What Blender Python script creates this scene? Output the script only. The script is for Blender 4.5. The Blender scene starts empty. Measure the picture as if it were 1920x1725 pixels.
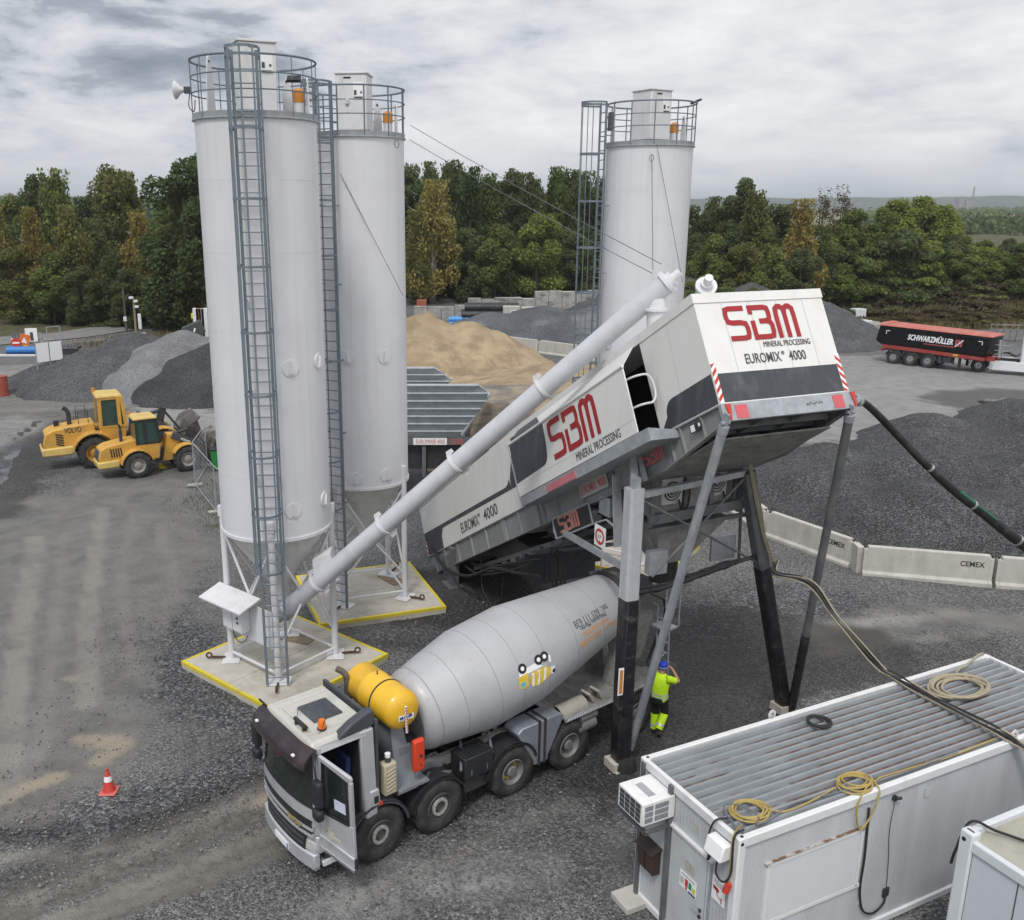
import bpy, bmesh, math, random
import numpy as np
from mathutils import Vector, Matrix
S = bpy.context.scene
C = S.collection
R = math.radians
PI = math.pi
# ------------------------------------------------------------------ camera
FPX, PITCH, CAMH, CX, CY = 1738.7, 0.2665, 11.93, 845.2, 862.5
cd = bpy.data.cameras.new('camera')
cam = bpy.data.objects.new('camera', cd); C.objects.link(cam)
cam.location = (0, 0, CAMH)
cam.rotation_euler = (PI/2 - PITCH, 0, 0)
cd.sensor_fit = 'HORIZONTAL'; cd.sensor_width = 36.0
cd.lens = 36.0 * FPX / 1920
cd.shift_x = (960 - CX) / 1920
cd.clip_start = 0.5; cd.clip_end = 12000
S.camera = cam
# ------------------------------------------------------------------ light
SUN_AZ, SUN_EL = R(-162), R(57)          # azimuth measured from +Y towards +X: behind and left of the camera
sdir = Vector((math.sin(SUN_AZ)*math.cos(SUN_EL), math.cos(SUN_AZ)*math.cos(SUN_EL), math.sin(SUN_EL)))
sl = bpy.data.lights.new('sun', 'SUN'); sl.energy = 1.9; sl.angle = R(12); sl.color = (1.0, 0.965, 0.91)
sun = bpy.data.objects.new('sun', sl); C.objects.link(sun)
sun.rotation_euler = (-sdir).to_track_quat('-Z', 'Y').to_euler(); sun.location = (0, 0, 60)
W = bpy.data.worlds.new('World'); S.world = W; W.use_nodes = True
def world():
 nt = W.node_tree; nt.nodes.clear(); N = nt.nodes.new; L = nt.links.new
 def math_(op, a, b=None, clamp=False):
  n = N('ShaderNodeMath'); n.operation = op; n.use_clamp = clamp
  for i, v in enumerate((a, b)):
   if v is None: continue
   if isinstance(v, (int, float)): n.inputs[i].default_value = v
   else: L(v, n.inputs[i])
  return n.outputs[0]
 out = N('ShaderNodeOutputWorld'); tc = N('ShaderNodeTexCoord')
 sky = N('ShaderNodeTexSky'); sky.sky_type = 'NISHITA'; sky.sun_disc = False
 sky.sun_elevation = SUN_EL; sky.sun_rotation = SUN_AZ
 b1 = N('ShaderNodeBackground'); b1.inputs[1].default_value = 0.11; L(sky.outputs[0], b1.inputs[0])
 sep = N('ShaderNodeSeparateXYZ'); L(tc.outputs['Generated'], sep.inputs[0])
 cmb = N('ShaderNodeVectorMath'); cmb.operation = 'MULTIPLY'; L(tc.outputs['Generated'], cmb.inputs[0]); cmb.inputs[1].default_value = (1, 1, 2.9)
 def noise(scale, det, rough, dist, off):
  mp = N('ShaderNodeMapping'); mp.inputs['Location'].default_value = off
  mp.inputs['Scale'].default_value = (scale,)*3; L(cmb.outputs[0], mp.inputs[0])
  n = N('ShaderNodeTexNoise'); n.inputs['Scale'].default_value = 1; n.inputs['Detail'].default_value = det
  n.inputs['Roughness'].default_value = rough; n.inputs['Distortion'].default_value = dist
  L(mp.outputs[0], n.inputs[0]); return n.outputs[0]
 n1 = noise(6.0, 8, 0.55, 0.5, (3.1, 7.7, 0)); n2 = noise(15, 9, 0.62, 0.15, (1.2, 0.4, 2)); n3 = noise(3.2, 3, 0.5, 0.2, (6.2, 2.2, 5))
 s = math_('ADD', math_('ADD', math_('MULTIPLY', n1, 0.55), math_('MULTIPLY', n2, 0.25)), math_('MULTIPLY', n3, 0.20))
 # the heavier grey bank that hangs over the left of the yard: more cloud depth to the west
 az = N('ShaderNodeMath'); az.operation = 'ARCTAN2'; L(sep.outputs[0], az.inputs[0]); L(sep.outputs[1], az.inputs[1])
 mr = N('ShaderNodeMapRange'); L(az.outputs[0], mr.inputs[0])
 mr.inputs[1].default_value = 0.05; mr.inputs[2].default_value = -0.34; mr.inputs[3].default_value = -0.30; mr.inputs[4].default_value = 1.0
 mz = N('ShaderNodeMapRange'); L(sep.outputs[2], mz.inputs[0])
 mz.inputs[1].default_value = 0.03; mz.inputs[2].default_value = 0.12; mz.inputs[3].default_value = 0.25; mz.inputs[4].default_value = 1.0
 bank = math_('MULTIPLY', math_('MULTIPLY', mr.outputs[0], mz.outputs[0]), 0.095)
 s = math_('ADD', math_('SUBTRACT', s, bank), 0.022)
 rp = N('ShaderNodeValToRGB'); L(s, rp.inputs[0]); e = rp.color_ramp.elements
 e[0].position = 0.33; e[0].color = (0.25, 0.285, 0.34, 1)
 e[1].position = 0.64; e[1].color = (0.97, 0.965, 0.97, 1)
 for p, c in ((0.405, (0.40, 0.435, 0.50, 1)), (0.445, (0.60, 0.63, 0.685, 1)), (0.49, (0.74, 0.745, 0.785, 1)), (0.545, (0.85, 0.845, 0.865, 1))):
  k = e.new(p); k.color = c
 hz = N('ShaderNodeMapRange'); L(sep.outputs[2], hz.inputs[0])
 hz.inputs[1].default_value = -0.01; hz.inputs[2].default_value = 0.075; hz.inputs[3].default_value = 0.8; hz.inputs[4].default_value = 0.0
 mx = N('ShaderNodeMix'); mx.data_type = 'RGBA'; L(hz.outputs[0], mx.inputs[0]); L(rp.outputs[0], mx.inputs[6]); mx.inputs[7].default_value = (0.66, 0.715, 0.775, 1)
 # extra sky brightness added towards the sun, outside the view, to light the silos
 dt = N('ShaderNodeVectorMath'); dt.operation = 'DOT_PRODUCT'; L(tc.outputs['Generated'], dt.inputs[0]); dt.inputs[1].default_value = sdir
 dd = math_('POWER', math_('MAXIMUM', dt.outputs['Value'], 0.0), 2.0)
 st = math_('ADD', math_('MULTIPLY', dd, 1.1), 1.0)
 b2 = N('ShaderNodeBackground'); L(mx.outputs[2], b2.inputs[0]); L(st, b2.inputs[1])
 ms = N('ShaderNodeMixShader'); ms.inputs[0].default_value = 0.94
 L(b1.outputs[0], ms.inputs[1]); L(b2.outputs[0], ms.inputs[2]); L(ms.outputs[0], out.inputs[0])
world()
vs = S.view_settings
S.display_settings.display_device = 'sRGB'
vs.view_transform = 'Standard'; vs.look = 'None'; vs.gamma = 1.0; vs.use_curve_mapping = False; vs.exposure = 0.0
S.cycles.use_denoising = True; S.render.filter_size = 1.0
S.cycles.max_bounces = 6; S.cycles.diffuse_bounces = 3; S.cycles.transparent_max_bounces = 8
# ------------------------------------------------------------------ measuring helpers: photo pixel -> point of the place
def _ray(u, v):
 x, y = (u-CX)/FPX, (v-CY)/FPX
 c, s = math.cos(PITCH), math.sin(PITCH)
 return Vector((x, c - y*s, -s - y*c))
def atz(u, v, z=0.0):
 d = _ray(u, v); t = (z-CAMH)/d.z; return Vector((d.x*t, d.y*t, z))
def aty(u, v, y):
 d = _ray(u, v); t = y/d.y; return Vector((d.x*t, y, CAMH + d.z*t))
# ------------------------------------------------------------------ scene helpers
def tag(o, label=None, cat=None, group=None, kind=None):
 if label: o['label'] = label
 if cat: o['category'] = cat
 if group: o['group'] = group
 if kind: o['kind'] = kind
 return o
def thing(name, label, cat, loc=(0, 0, 0), rz=0.0, group=None):
 o = bpy.data.objects.new(name, None); C.objects.link(o); o.location = loc; o.rotation_euler = (0, 0, rz)
 o.empty_display_size = 0.3
 return tag(o, label, cat, group)
def dup(root, loc, rz=None, label=None, scale=None):
 r = root.copy(); C.objects.link(r); r.location = loc
 if rz is not None: r.rotation_euler = (0, 0, rz)
 if scale is not None: r.scale = scale if hasattr(scale, '__len__') else (scale,)*3
 if label: r['label'] = label
 for ch in list(root.children):
  c = ch.copy(); C.objects.link(c); c.parent = r
  for g in ch.children:
   d = g.copy(); C.objects.link(d); d.parent = c
 return r
def frame(d):
 d = Vector(d).normalized()
 a = Vector((0, 0, 1)) if abs(d.z) < 0.95 else Vector((1, 0, 0))
 u = d.cross(a).normalized(); return u, d.cross(u).normalized(), d
class MB:
 """collects boxes, bars, tubes and plates; build() links them as ONE mesh object"""
 def __init__(s): s.v = []; s.f = []; s.mi = []; s.m = 0
 def add(s, vs, fs):
  o = len(s.v); s.v += [tuple(p) for p in vs]; s.f += [tuple(i+o for i in f) for f in fs]; s.mi += [s.m]*len(fs); return s
 def box(s, c, d, M=None):
  x, y, z = [k/2 for k in d]
  p = [Vector((sx*x, sy*y, sz*z)) for sz in (-1, 1) for sy in (-1, 1) for sx in (-1, 1)]
  if M is not None: p = [M @ q for q in p]
  return s.hexa([q+Vector(c) for q in p])
 def hexa(s, p):   # order x fastest, then y, then z
  return s.add(p, [(0, 2, 3, 1), (4, 5, 7, 6), (0, 1, 5, 4), (2, 6, 7, 3), (0, 4, 6, 2), (1, 3, 7, 5)])
 def b2(s, a, b): # box between two corners
  return s.box([(i+j)/2 for i, j in zip(a, b)], [abs(j-i) for i, j in zip(a, b)])
 def bar(s, p, q, w, h=None, up=None):
  p, q = Vector(p), Vector(q); h = h or w; d = (q-p).normalized()
  up = Vector(up) if up is not None else (Vector((0, 0, 1)) if abs(d.z) < .97 else Vector((1, 0, 0)))
  u = d.cross(up).normalized()*w/2; v = u.cross(d).normalized()*h/2
  return s.hexa([p-u-v, p+u-v, q-u-v, q+u-v, p-u+v, p+u+v, q-u+v, q+u+v])
 def cyl(s, p, q, r, r2=None, n=14, caps=True):
  p, q = Vector(p), Vector(q); r2 = r if r2 is None else r2; u, v, d = frame(q-p)
  a = [2*PI*i/n for i in range(n)]
  vs = [p+(u*math.cos(t)+v*math.sin(t))*r for t in a]+[q+(u*math.cos(t)+v*math.sin(t))*r2 for t in a]
  fs = [(i, (i+1) % n, n+(i+1) % n, n+i) for i in range(n)]
  if caps: fs += [tuple(range(n-1, -1, -1)), tuple(range(n, 2*n))]
  return s.add(vs, fs)
 def tube(s, pts, r, n=7, closed=False, caps=True):
  pts = [Vector(p) for p in pts]; m = len(pts); vs = []; pu = None
  for i, p in enumerate(pts):
   if closed: d = pts[(i+1) % m]-pts[i-1]
   else: d = pts[min(i+1, m-1)]-pts[max(i-1, 0)]
   d.normalize()
   if pu is None: u, v, _ = frame(d)
   else:
    u = (pu-d*pu.dot(d))
    u = u.normalized() if u.length > 1e-5 else frame(d)[0]
    v = d.cross(u)
   pu = u; rr = r[i] if hasattr(r, '__len__') else r
   vs += [p+(u*math.cos(2*PI*k/n)+v*math.sin(2*PI*k/n))*rr for k in range(n)]
  fs = []
  for i in range(m if closed else m-1):
   a, b = i*n, ((i+1) % m)*n
   fs += [(a+k, a+(k+1) % n, b+(k+1) % n, b+k) for k in range(n)]
  if caps and not closed: fs += [tuple(range(n-1, -1, -1)), tuple(range((m-1)*n, m*n))]
  return s.add(vs, fs)
 def lathe(s, prof, o=(0, 0, 0), ax=(0, 0, 1), n=32, caps=True):
  o = Vector(o); u, v, d = frame(ax); vs = []
  for r, h in prof:
   vs += [o+d*h+(u*math.cos(2*PI*k/n)+v*math.sin(2*PI*k/n))*r for k in range(n)]
  fs = []
  for i in range(len(prof)-1):
   a, b = i*n, (i+1)*n
   fs += [(a+k, a+(k+1) % n, b+(k+1) % n, b+k) for k in range(n)]
  if caps: fs += [tuple(range(n-1, -1, -1)), tuple(range((len(prof)-1)*n, len(prof)*n))]
  return s.add(vs, fs)
 def prism(s, pts, off):
  pts = [Vector(p) for p in pts]; off = Vector(off); n = len(pts)
  fs = [tuple(range(n-1, -1, -1)), tuple(range(n, 2*n))]+[(i, (i+1) % n, n+(i+1) % n, n+i) for i in range(n)]
  return s.add(pts+[p+off for p in pts], fs)
 def strip(s, pts, w, nrm, th=0.004, closed=False):
  """flat ribbon of width w following pts, lying in the plane with normal nrm"""
  pts = [Vector(p) for p in pts]; nrm = Vector(nrm).normalized(); m = len(pts); A = []; B = []
  for i, p in enumerate(pts):
   d0 = (p-pts[i-1]) if (i > 0 or closed) else (pts[1]-p)
   d1 = (pts[(i+1) % m]-p) if (i < m-1 or closed) else d0
   d0 = d0.normalized(); d1 = d1.normalized(); t = (d0+d1).normalized()
   k = nrm.cross(t).normalized()*(w/2/max(0.45, t.dot(d1))); A.append(p+k); B.append(p-k)
  vs = A+B+[q+nrm*th for q in A]+[q+nrm*th for q in B]; fs = []
  for i in range(m if closed else m-1):
   j = (i+1) % m
   fs += [(2*m+i, 3*m+i, 3*m+j, 2*m+j), (i, 2*m+i, 2*m+j, j), (m+i, m+j, 3*m+j, 3*m+i)]
  return s.add(vs, fs)
 def build(s, name, mat, parent=None, smooth=False, bevel=0.0, seg=2, M=None, ang=38, split=False):
  if split:
   par = list(range(len(s.v)))
   def find(i):
    while par[i] != i: par[i] = par[par[i]]; i = par[i]
    return i
   for f in s.f:
    for i in f[1:]: par[find(i)] = find(f[0])
   gs = {}
   for f in s.f: gs.setdefault(find(f[0]), []).append(f)
   out = []
   for fs in gs.values():
    b = MB(); ids = sorted({i for f in fs for i in f}); mp = {i: k for k, i in enumerate(ids)}
    b.add([s.v[i] for i in ids], [tuple(mp[i] for i in f) for f in fs]); out.append(b.build(name, mat, parent, smooth, bevel, seg, M, ang))
   return out
  me = bpy.data.meshes.new(name); vs = s.v
  if M is not None: vs = [tuple(M @ Vector(p)) for p in vs]
  me.from_pydata(vs, [], s.f)
  for m in (mat if isinstance(mat, (list, tuple)) else [mat]): me.materials.append(m)
  if s.m or any(s.mi): me.polygons.foreach_set('material_index', s.mi)
  bm = bmesh.new(); bm.from_mesh(me); bmesh.ops.recalc_face_normals(bm, faces=bm.faces); bm.to_mesh(me); bm.free()
  if smooth: me.shade_smooth(); me.set_sharp_from_angle(angle=R(ang))
  o = bpy.data.objects.new(name, me); C.objects.link(o)
  if parent is not None: o.parent = parent
  if bevel:
   b = o.modifiers.new('edge', 'BEVEL'); b.width = bevel; b.segments = seg; b.limit_method = 'ANGLE'; b.angle_limit = R(40)
   if not smooth: me.shade_smooth(); me.set_sharp_from_angle(angle=R(30))
  return o
def text(body, size, mat, parent, M, name='lettering', th=0.003, shear=0.0, bold=0.0, align='LEFT', sx=1.0, mapf=None, width=None):
 cu = bpy.data.curves.new(name, 'FONT'); cu.body = body; cu.size = size; cu.extrude = th; cu.shear = shear
 cu.offset = bold; cu.align_x = align; cu.resolution_u = 3
 t = bpy.data.objects.new(name, cu); C.objects.link(t)
 me = bpy.data.meshes.new_from_object(t.evaluated_get(bpy.context.evaluated_depsgraph_get()))
 bpy.data.objects.remove(t); bpy.data.curves.remove(cu)
 if width:
  xs = [v.co.x for v in me.vertices]; sx = width/(max(xs)-min(xs))
 if mapf is None:
  me.transform(M @ Matrix.Diagonal((sx, 1, 1, 1)))
 else:
  bm = bmesh.new(); bm.from_mesh(me)
  for v in bm.verts: v.co = mapf(v.co.x*sx, v.co.y, v.co.z)
  bm.to_mesh(me); bm.free()
 me.materials.clear(); me.materials.append(mat)
 o = bpy.data.objects.new(name, me); C.objects.link(o); o.parent = parent
 return o
def plane_M(o, x, y):
 x = Vector(x).normalized(); y = Vector(y).normalized(); z = x.cross(y).normalized()
 m = Matrix((x, y, z)).transposed().to_4x4(); m.translation = Vector(o); return m
def chaikin(p, k=2):
 p = [Vector(q) for q in p]
 for _ in range(k):
  q = [p[0]]
  for a, b in zip(p, p[1:]): q += [a*.75+b*.25, a*.25+b*.75]
  q.append(p[-1]); p = [q[0]]+q[2:-2]+[q[-1]] if len(q) > 4 else q
 return p
def catmull(pts, n=8):
 p = [Vector(q) for q in pts]; p = [p[0]*2-p[1]]+p+[p[-1]*2-p[-2]]; out = []
 for i in range(1, len(p)-2):
  for k in range(n):
   t = k/n; a, b, c, d = p[i-1:i+3]
   out.append(0.5*((2*b)+(c-a)*t+(2*a-5*b+4*c-d)*t*t+(3*b-3*c+d-a)*t**3))
 out.append(p[-2]); return out
# ------------------------------------------------------------------ materials
def _nodes(name):
 m = bpy.data.materials.new(name); m.use_nodes = True; nt = m.node_tree
 return m, nt, nt.nodes.new, nt.links.new, nt.nodes['Principled BSDF']
def rgba(c): return (c[0], c[1], c[2], 1.0)
def mat(name, c, rough=0.5, metal=0.0, var=0.10, scale=3.0, bump=0.0, bscale=60.0, dirt=None, damt=0.5, dscale=(5, 5, 0.7), dlo=0.5, dhi=0.72, spec=0.4, coat=0.0, dirt2=None, d2scale=1.2, d2lo=0.55, d2hi=0.62, d2amt=0.6, rvar=0.15):
 m, nt, N, L, bs = _nodes(name)
 tc = N('ShaderNodeTexCoord')
 n = N('ShaderNodeTexNoise'); n.inputs['Scale'].default_value = scale; n.inputs['Detail'].default_value = 7; n.inputs['Roughness'].default_value = 0.62
 L(tc.outputs['Object'], n.inputs['Vector'])
 r = N('ShaderNodeValToRGB'); L(n.outputs[0], r.inputs[0])
 r.color_ramp.elements[0].position = 0.3; r.color_ramp.elements[1].position = 0.7
 r.color_ramp.elements[0].color = rgba([k*(1-var) for k in c]); r.color_ramp.elements[1].color = rgba([min(1, k*(1+var)) for k in c])
 col = r.outputs[0]
 def over(col, dc, sc, lo, hi, amt, det=6):
  mp = N('ShaderNodeMapping'); mp.inputs['Scale'].default_value = sc if hasattr(sc, '__len__') else (sc,)*3; L(tc.outputs['Object'], mp.inputs[0])
  d = N('ShaderNodeTexNoise'); d.inputs['Scale'].default_value = 1; d.inputs['Detail'].default_value = det; d.inputs['Roughness'].default_value = 0.65; L(mp.outputs[0], d.inputs[0])
  q = N('ShaderNodeMapRange'); q.inputs[1].default_value = lo; q.inputs[2].default_value = hi; q.inputs[4].default_value = amt; L(d.outputs[0], q.inputs[0])
  x = N('ShaderNodeMix'); x.data_type = 'RGBA'; L(q.outputs[0], x.inputs[0]); L(col, x.inputs[6]); x.inputs[7].default_value = rgba(dc)
  return x.outputs[2]
 if dirt: col = over(col, dirt, dscale, dlo, dhi, damt)
 if dirt2: col = over(col, dirt2, d2scale, d2lo, d2hi, d2amt, 9)
 L(col, bs.inputs['Base Color'])
 rr = N('ShaderNodeMapRange'); rr.inputs[3].default_value = max(0.03, rough-rvar); rr.inputs[4].default_value = min(1, rough+rvar); L(n.outputs[0], rr.inputs[0]); L(rr.outputs[0], bs.inputs['Roughness'])
 bs.inputs['Metallic'].default_value = metal; bs.inputs['Specular IOR Level'].default_value = spec
 if coat: bs.inputs['Coat Weight'].default_value = coat; bs.inputs['Coat Roughness'].default_value = 0.12
 if bump:
  b = N('ShaderNodeTexNoise'); b.inputs['Scale'].default_value = bscale; b.inputs['Detail'].default_value = 5; L(tc.outputs['Object'], b.inputs['Vector'])
  k = N('ShaderNodeBump'); k.inputs['Strength'].default_value = bump; k.inputs['Distance'].default_value = 0.02; L(b.outputs[0], k.inputs['Height']); L(k.outputs[0], bs.inputs['Normal'])
 return m
def stones(name, cols, scale=14.0, big=0.35, bump=0.7, dist=0.03, patch=None, psc=0.25, plo=0.5, phi=0.62, pamt=0.7):
 """loose aggregate: every stone its own grey, relief between the stones, broad patches"""
 m, nt, N, L, bs = _nodes(name); tc = N('ShaderNodeTexCoord')
 v = N('ShaderNodeTexVoronoi'); v.inputs['Scale'].default_value = scale; L(tc.outputs['Object'], v.inputs['Vector'])
 sp = N('ShaderNodeSeparateColor'); L(v.outputs['Color'], sp.inputs[0])
 r = N('ShaderNodeValToRGB'); L(sp.outputs[0], r.inputs[0]); e = r.color_ramp.elements
 e[0].color = rgba(cols[0]); e[1].color = rgba(cols[-1]); e[0].position = 0.0; e[1].position = 1.0
 for i, c in enumerate(cols[1:-1]): k = e.new((i+1)/(len(cols)-1)); k.color = rgba(c)
 n = N('ShaderNodeTexNoise'); n.inputs['Scale'].default_value = big; n.inputs['Detail'].default_value = 8; n.inputs['Roughness'].default_value = 0.6; L(tc.outputs['Object'], n.inputs['Vector'])
 q = N('ShaderNodeMapRange'); q.inputs[1].default_value = 0.3; q.inputs[2].default_value = 0.7; q.inputs[3].default_value = 0.72; q.inputs[4].default_value = 1.28; L(n.outputs[0], q.inputs[0])
 x = N('ShaderNodeMix'); x.data_type = 'RGBA'; x.blend_type = 'MULTIPLY'; x.inputs[0].default_value = 1; L(r.outputs[0], x.inputs[6]); L(q.outputs[0], x.inputs[7])
 col = x.outputs[2]
 if patch:
  pn = N('ShaderNodeTexNoise'); pn.inputs['Scale'].default_value = psc; pn.inputs['Detail'].default_value = 9; pn.inputs['Roughness'].default_value = 0.65; L(tc.outputs['Object'], pn.inputs['Vector'])
  pq = N('ShaderNodeMapRange'); pq.inputs[1].default_value = plo; pq.inputs[2].default_value = phi; pq.inputs[4].default_value = pamt; L(pn.outputs[0], pq.inputs[0])
  y = N('ShaderNodeMix'); y.data_type = 'RGBA'; L(pq.outputs[0], y.inputs[0]); L(col, y.inputs[6]); y.inputs[7].default_value = rgba(patch); col = y.outputs[2]
 L(col, bs.inputs['Base Color']); bs.inputs['Roughness'].default_value = 0.92; bs.inputs['Specular IOR Level'].default_value = 0.2
 k = N('ShaderNodeBump'); k.inputs['Strength'].default_value = bump; k.inputs['Distance'].default_value = dist; k.invert = True
 L(v.outputs['Distance'], k.inputs['Height']); L(k.outputs[0], bs.inputs['Normal'])
 return m
white_silo = mat('white silo paint', (0.645, 0.65, 0.675), 0.45, var=0.03, scale=1.2, dirt=(0.50, 0.49, 0.46), damt=0.4, dscale=(6, 6, 0.14), dlo=0.52, dhi=0.75, dirt2=(0.42, 0.36, 0.28), d2scale=2.5, d2lo=0.68, d2hi=0.74, d2amt=0.35)
white_panel = mat('white plant panel', (0.70, 0.695, 0.67), 0.42, var=0.03, scale=1.0, dirt=(0.45, 0.43, 0.38), damt=0.35, dscale=(2.5, 2.5, 0.3), dlo=0.52, dhi=0.8)
white_paint = mat('white paint', (0.64, 0.64, 0.65), 0.5, var=0.05, dirt=(0.40, 0.37, 0.32), damt=0.4, dscale=(4, 4, 1.2), dlo=0.5, dhi=0.75)
anthracite = mat('anthracite paint', (0.050, 0.056, 0.066), 0.5, var=0.12, dirt=(0.16, 0.16, 0.155), damt=0.5, dscale=(3, 3, 0.6))
galv = mat('galvanised steel', (0.36, 0.385, 0.41), 0.5, 0.35, var=0.16, scale=6, dirt=(0.24, 0.24, 0.235), damt=0.5, dscale=(3, 3, 1.2))
galv_blue = mat('weathered blue grey galvanised steel', (0.165, 0.20, 0.235), 0.55, 0.25, var=0.15, scale=8, dirt=(0.28, 0.28, 0.27), damt=0.35, dscale=(4, 4, 2))
galv_dark = mat('dull dark galvanised steel', (0.13, 0.136, 0.142), 0.6, 0.2, var=0.2, scale=5, dirt=(0.27, 0.265, 0.25), damt=0.5, dscale=(2, 2, 1.2))
cement_steel = mat('cement dusted steel', (0.20, 0.20, 0.19), 0.85, 0.05, var=0.3, scale=4, dirt=(0.34, 0.33, 0.30), damt=0.7, dscale=(3, 3, 1.5), bump=0.3, bscale=30)
dark_steel = mat('dark oily steel', (0.045, 0.046, 0.048), 0.6, 0.2, var=0.3, scale=6, dirt=(0.085, 0.08, 0.072), damt=0.5, dscale=(3, 3, 2))
black_rubber = mat('black rubber', (0.020, 0.020, 0.021), 0.7, var=0.3, scale=10, dirt=(0.05, 0.048, 0.044), damt=0.45, dscale=(5, 5, 5))
black_plastic = mat('black plastic', (0.022, 0.023, 0.025), 0.5, var=0.2, dirt=(0.06, 0.06, 0.057), damt=0.3, dscale=(4, 4, 4))
dark_grey_plastic = mat('dark grey plastic', (0.055, 0.06, 0.068), 0.55, var=0.15, dirt=(0.15, 0.15, 0.14), damt=0.3, dscale=(4, 4, 2))
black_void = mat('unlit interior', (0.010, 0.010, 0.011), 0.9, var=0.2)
red_logo = mat('dark red sign paint', (0.33, 0.018, 0.022), 0.45, var=0.06)
red_dull = mat('faded red paint', (0.45, 0.10, 0.10), 0.5, var=0.1)
red_bright = mat('red paint', (0.52, 0.045, 0.03), 0.45, var=0.1)
dark_text = mat('dark grey lettering', (0.07, 0.07, 0.075), 0.5, var=0.05)
white_flat = mat('white sign face', (0.80, 0.80, 0.80), 0.5, var=0.02)
concrete = mat('pad concrete', (0.46, 0.43, 0.37), 0.9, var=0.12, scale=2.5, bump=0.15, bscale=45, dirt=(0.22, 0.20, 0.17), damt=0.55, dscale=(0.8, 0.8, 0.8), dlo=0.5, dhi=0.68, dirt2=(0.16, 0.15, 0.13), d2scale=3, d2lo=0.66, d2hi=0.72, d2amt=0.5)
precast = mat('precast concrete', (0.46, 0.45, 0.405), 0.9, var=0.10, scale=2.0, bump=0.12, bscale=50, dirt=(0.27, 0.26, 0.23), damt=0.5, dscale=(1.8, 1.8, 0.8), dlo=0.48, dhi=0.7, dirt2=(0.20, 0.185, 0.16), d2scale=4, d2lo=0.64, d2hi=0.7, d2amt=0.5)
old_block = mat('weathered block concrete', (0.33, 0.325, 0.30), 0.95, var=0.2, scale=1.5, dirt=(0.10, 0.10, 0.09), damt=0.75, dscale=(0.6, 0.6, 1.6), dlo=0.5, dhi=0.62)
yellow_line = mat('yellow edge paint', (0.62, 0.50, 0.035), 0.6, var=0.12, dirt=(0.36, 0.31, 0.16), damt=0.7, dscale=(3, 3, 3), dlo=0.54, dhi=0.66)
glass = mat('dark glass', (0.012, 0.016, 0.017), 0.06, var=0.05, spec=0.6, rvar=0.03)
glass_green = mat('green tinted glass', (0.035, 0.065, 0.055), 0.07, var=0.1, spec=0.6, rvar=0.03)
chrome = mat('bare bright metal', (0.62, 0.62, 0.62), 0.28, 0.9, var=0.1)
orange_paint = mat('orange paint', (0.55, 0.22, 0.035), 0.45, var=0.08)
rust = mat('rusty steel', (0.095, 0.055, 0.04), 0.85, 0.1, var=0.3, scale=6)
blue_pipe = mat('blue plastic', (0.035, 0.17, 0.46), 0.45, var=0.12)
wood = mat('weathered wood', (0.25, 0.19, 0.13), 0.85, var=0.25, scale=5)
# ------------------------------------------------------------------ ground
def _h(ix, iy, s):
 n = (ix.astype(np.int64)*374761393 + iy.astype(np.int64)*668265263 + s*1442695041) & 0x7fffffff
 n = ((n ^ (n >> 13))*1274126177) & 0x7fffffff
 return ((n ^ (n >> 16)) & 0xffff)/65535.0
def vnoise(x, y, s=0):
 ix, iy = np.floor(x), np.floor(y); fx, fy = x-ix, y-iy
 fx = fx*fx*(3-2*fx); fy = fy*fy*(3-2*fy)
 a, b, c, d = _h(ix, iy, s), _h(ix+1, iy, s), _h(ix, iy+1, s), _h(ix+1, iy+1, s)
 return (a*(1-fx)+b*fx)*(1-fy)+(c*(1-fx)+d*fx)*fy
def fbm(x, y, o=5, s=0):
 t = 0; a = 0.5; k = 0
 for i in range(o): t = t+a*vnoise(x*2**i, y*2**i, s+i*17); k += a; a *= 0.52
 return t/k
def sstep(a, b, x):
 t = np.clip((x-a)/(b-a), 0, 1); return t*t*(3-2*t)
def pl_dist(X, Y, pts):
 d = np.full(X.shape, 1e9)
 for (x0, y0), (x1, y1) in zip(pts, pts[1:]):
  dx, dy = x1-x0, y1-y0; L2 = dx*dx+dy*dy+1e-9
  t = np.clip(((X-x0)*dx+(Y-y0)*dy)/L2, 0, 1)
  d = np.minimum(d, np.hypot(X-x0-t*dx, Y-y0-t*dy))
 return d
def gp(*px): return [tuple(atz(u, v)[:2]) for u, v in px]
def bank_z(X, Y):     # scrub covered bank behind the yard on the right
 e = (Y-(97+0.0*X)) - np.clip((52-X)*0.45, 0, 20)
 return 3.0*sstep(0, 13, e)*sstep(30, 46, X) + 1.2*sstep(108, 126, Y)*sstep(-30, -8, X)*(1-sstep(20, 34, X))
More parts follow.
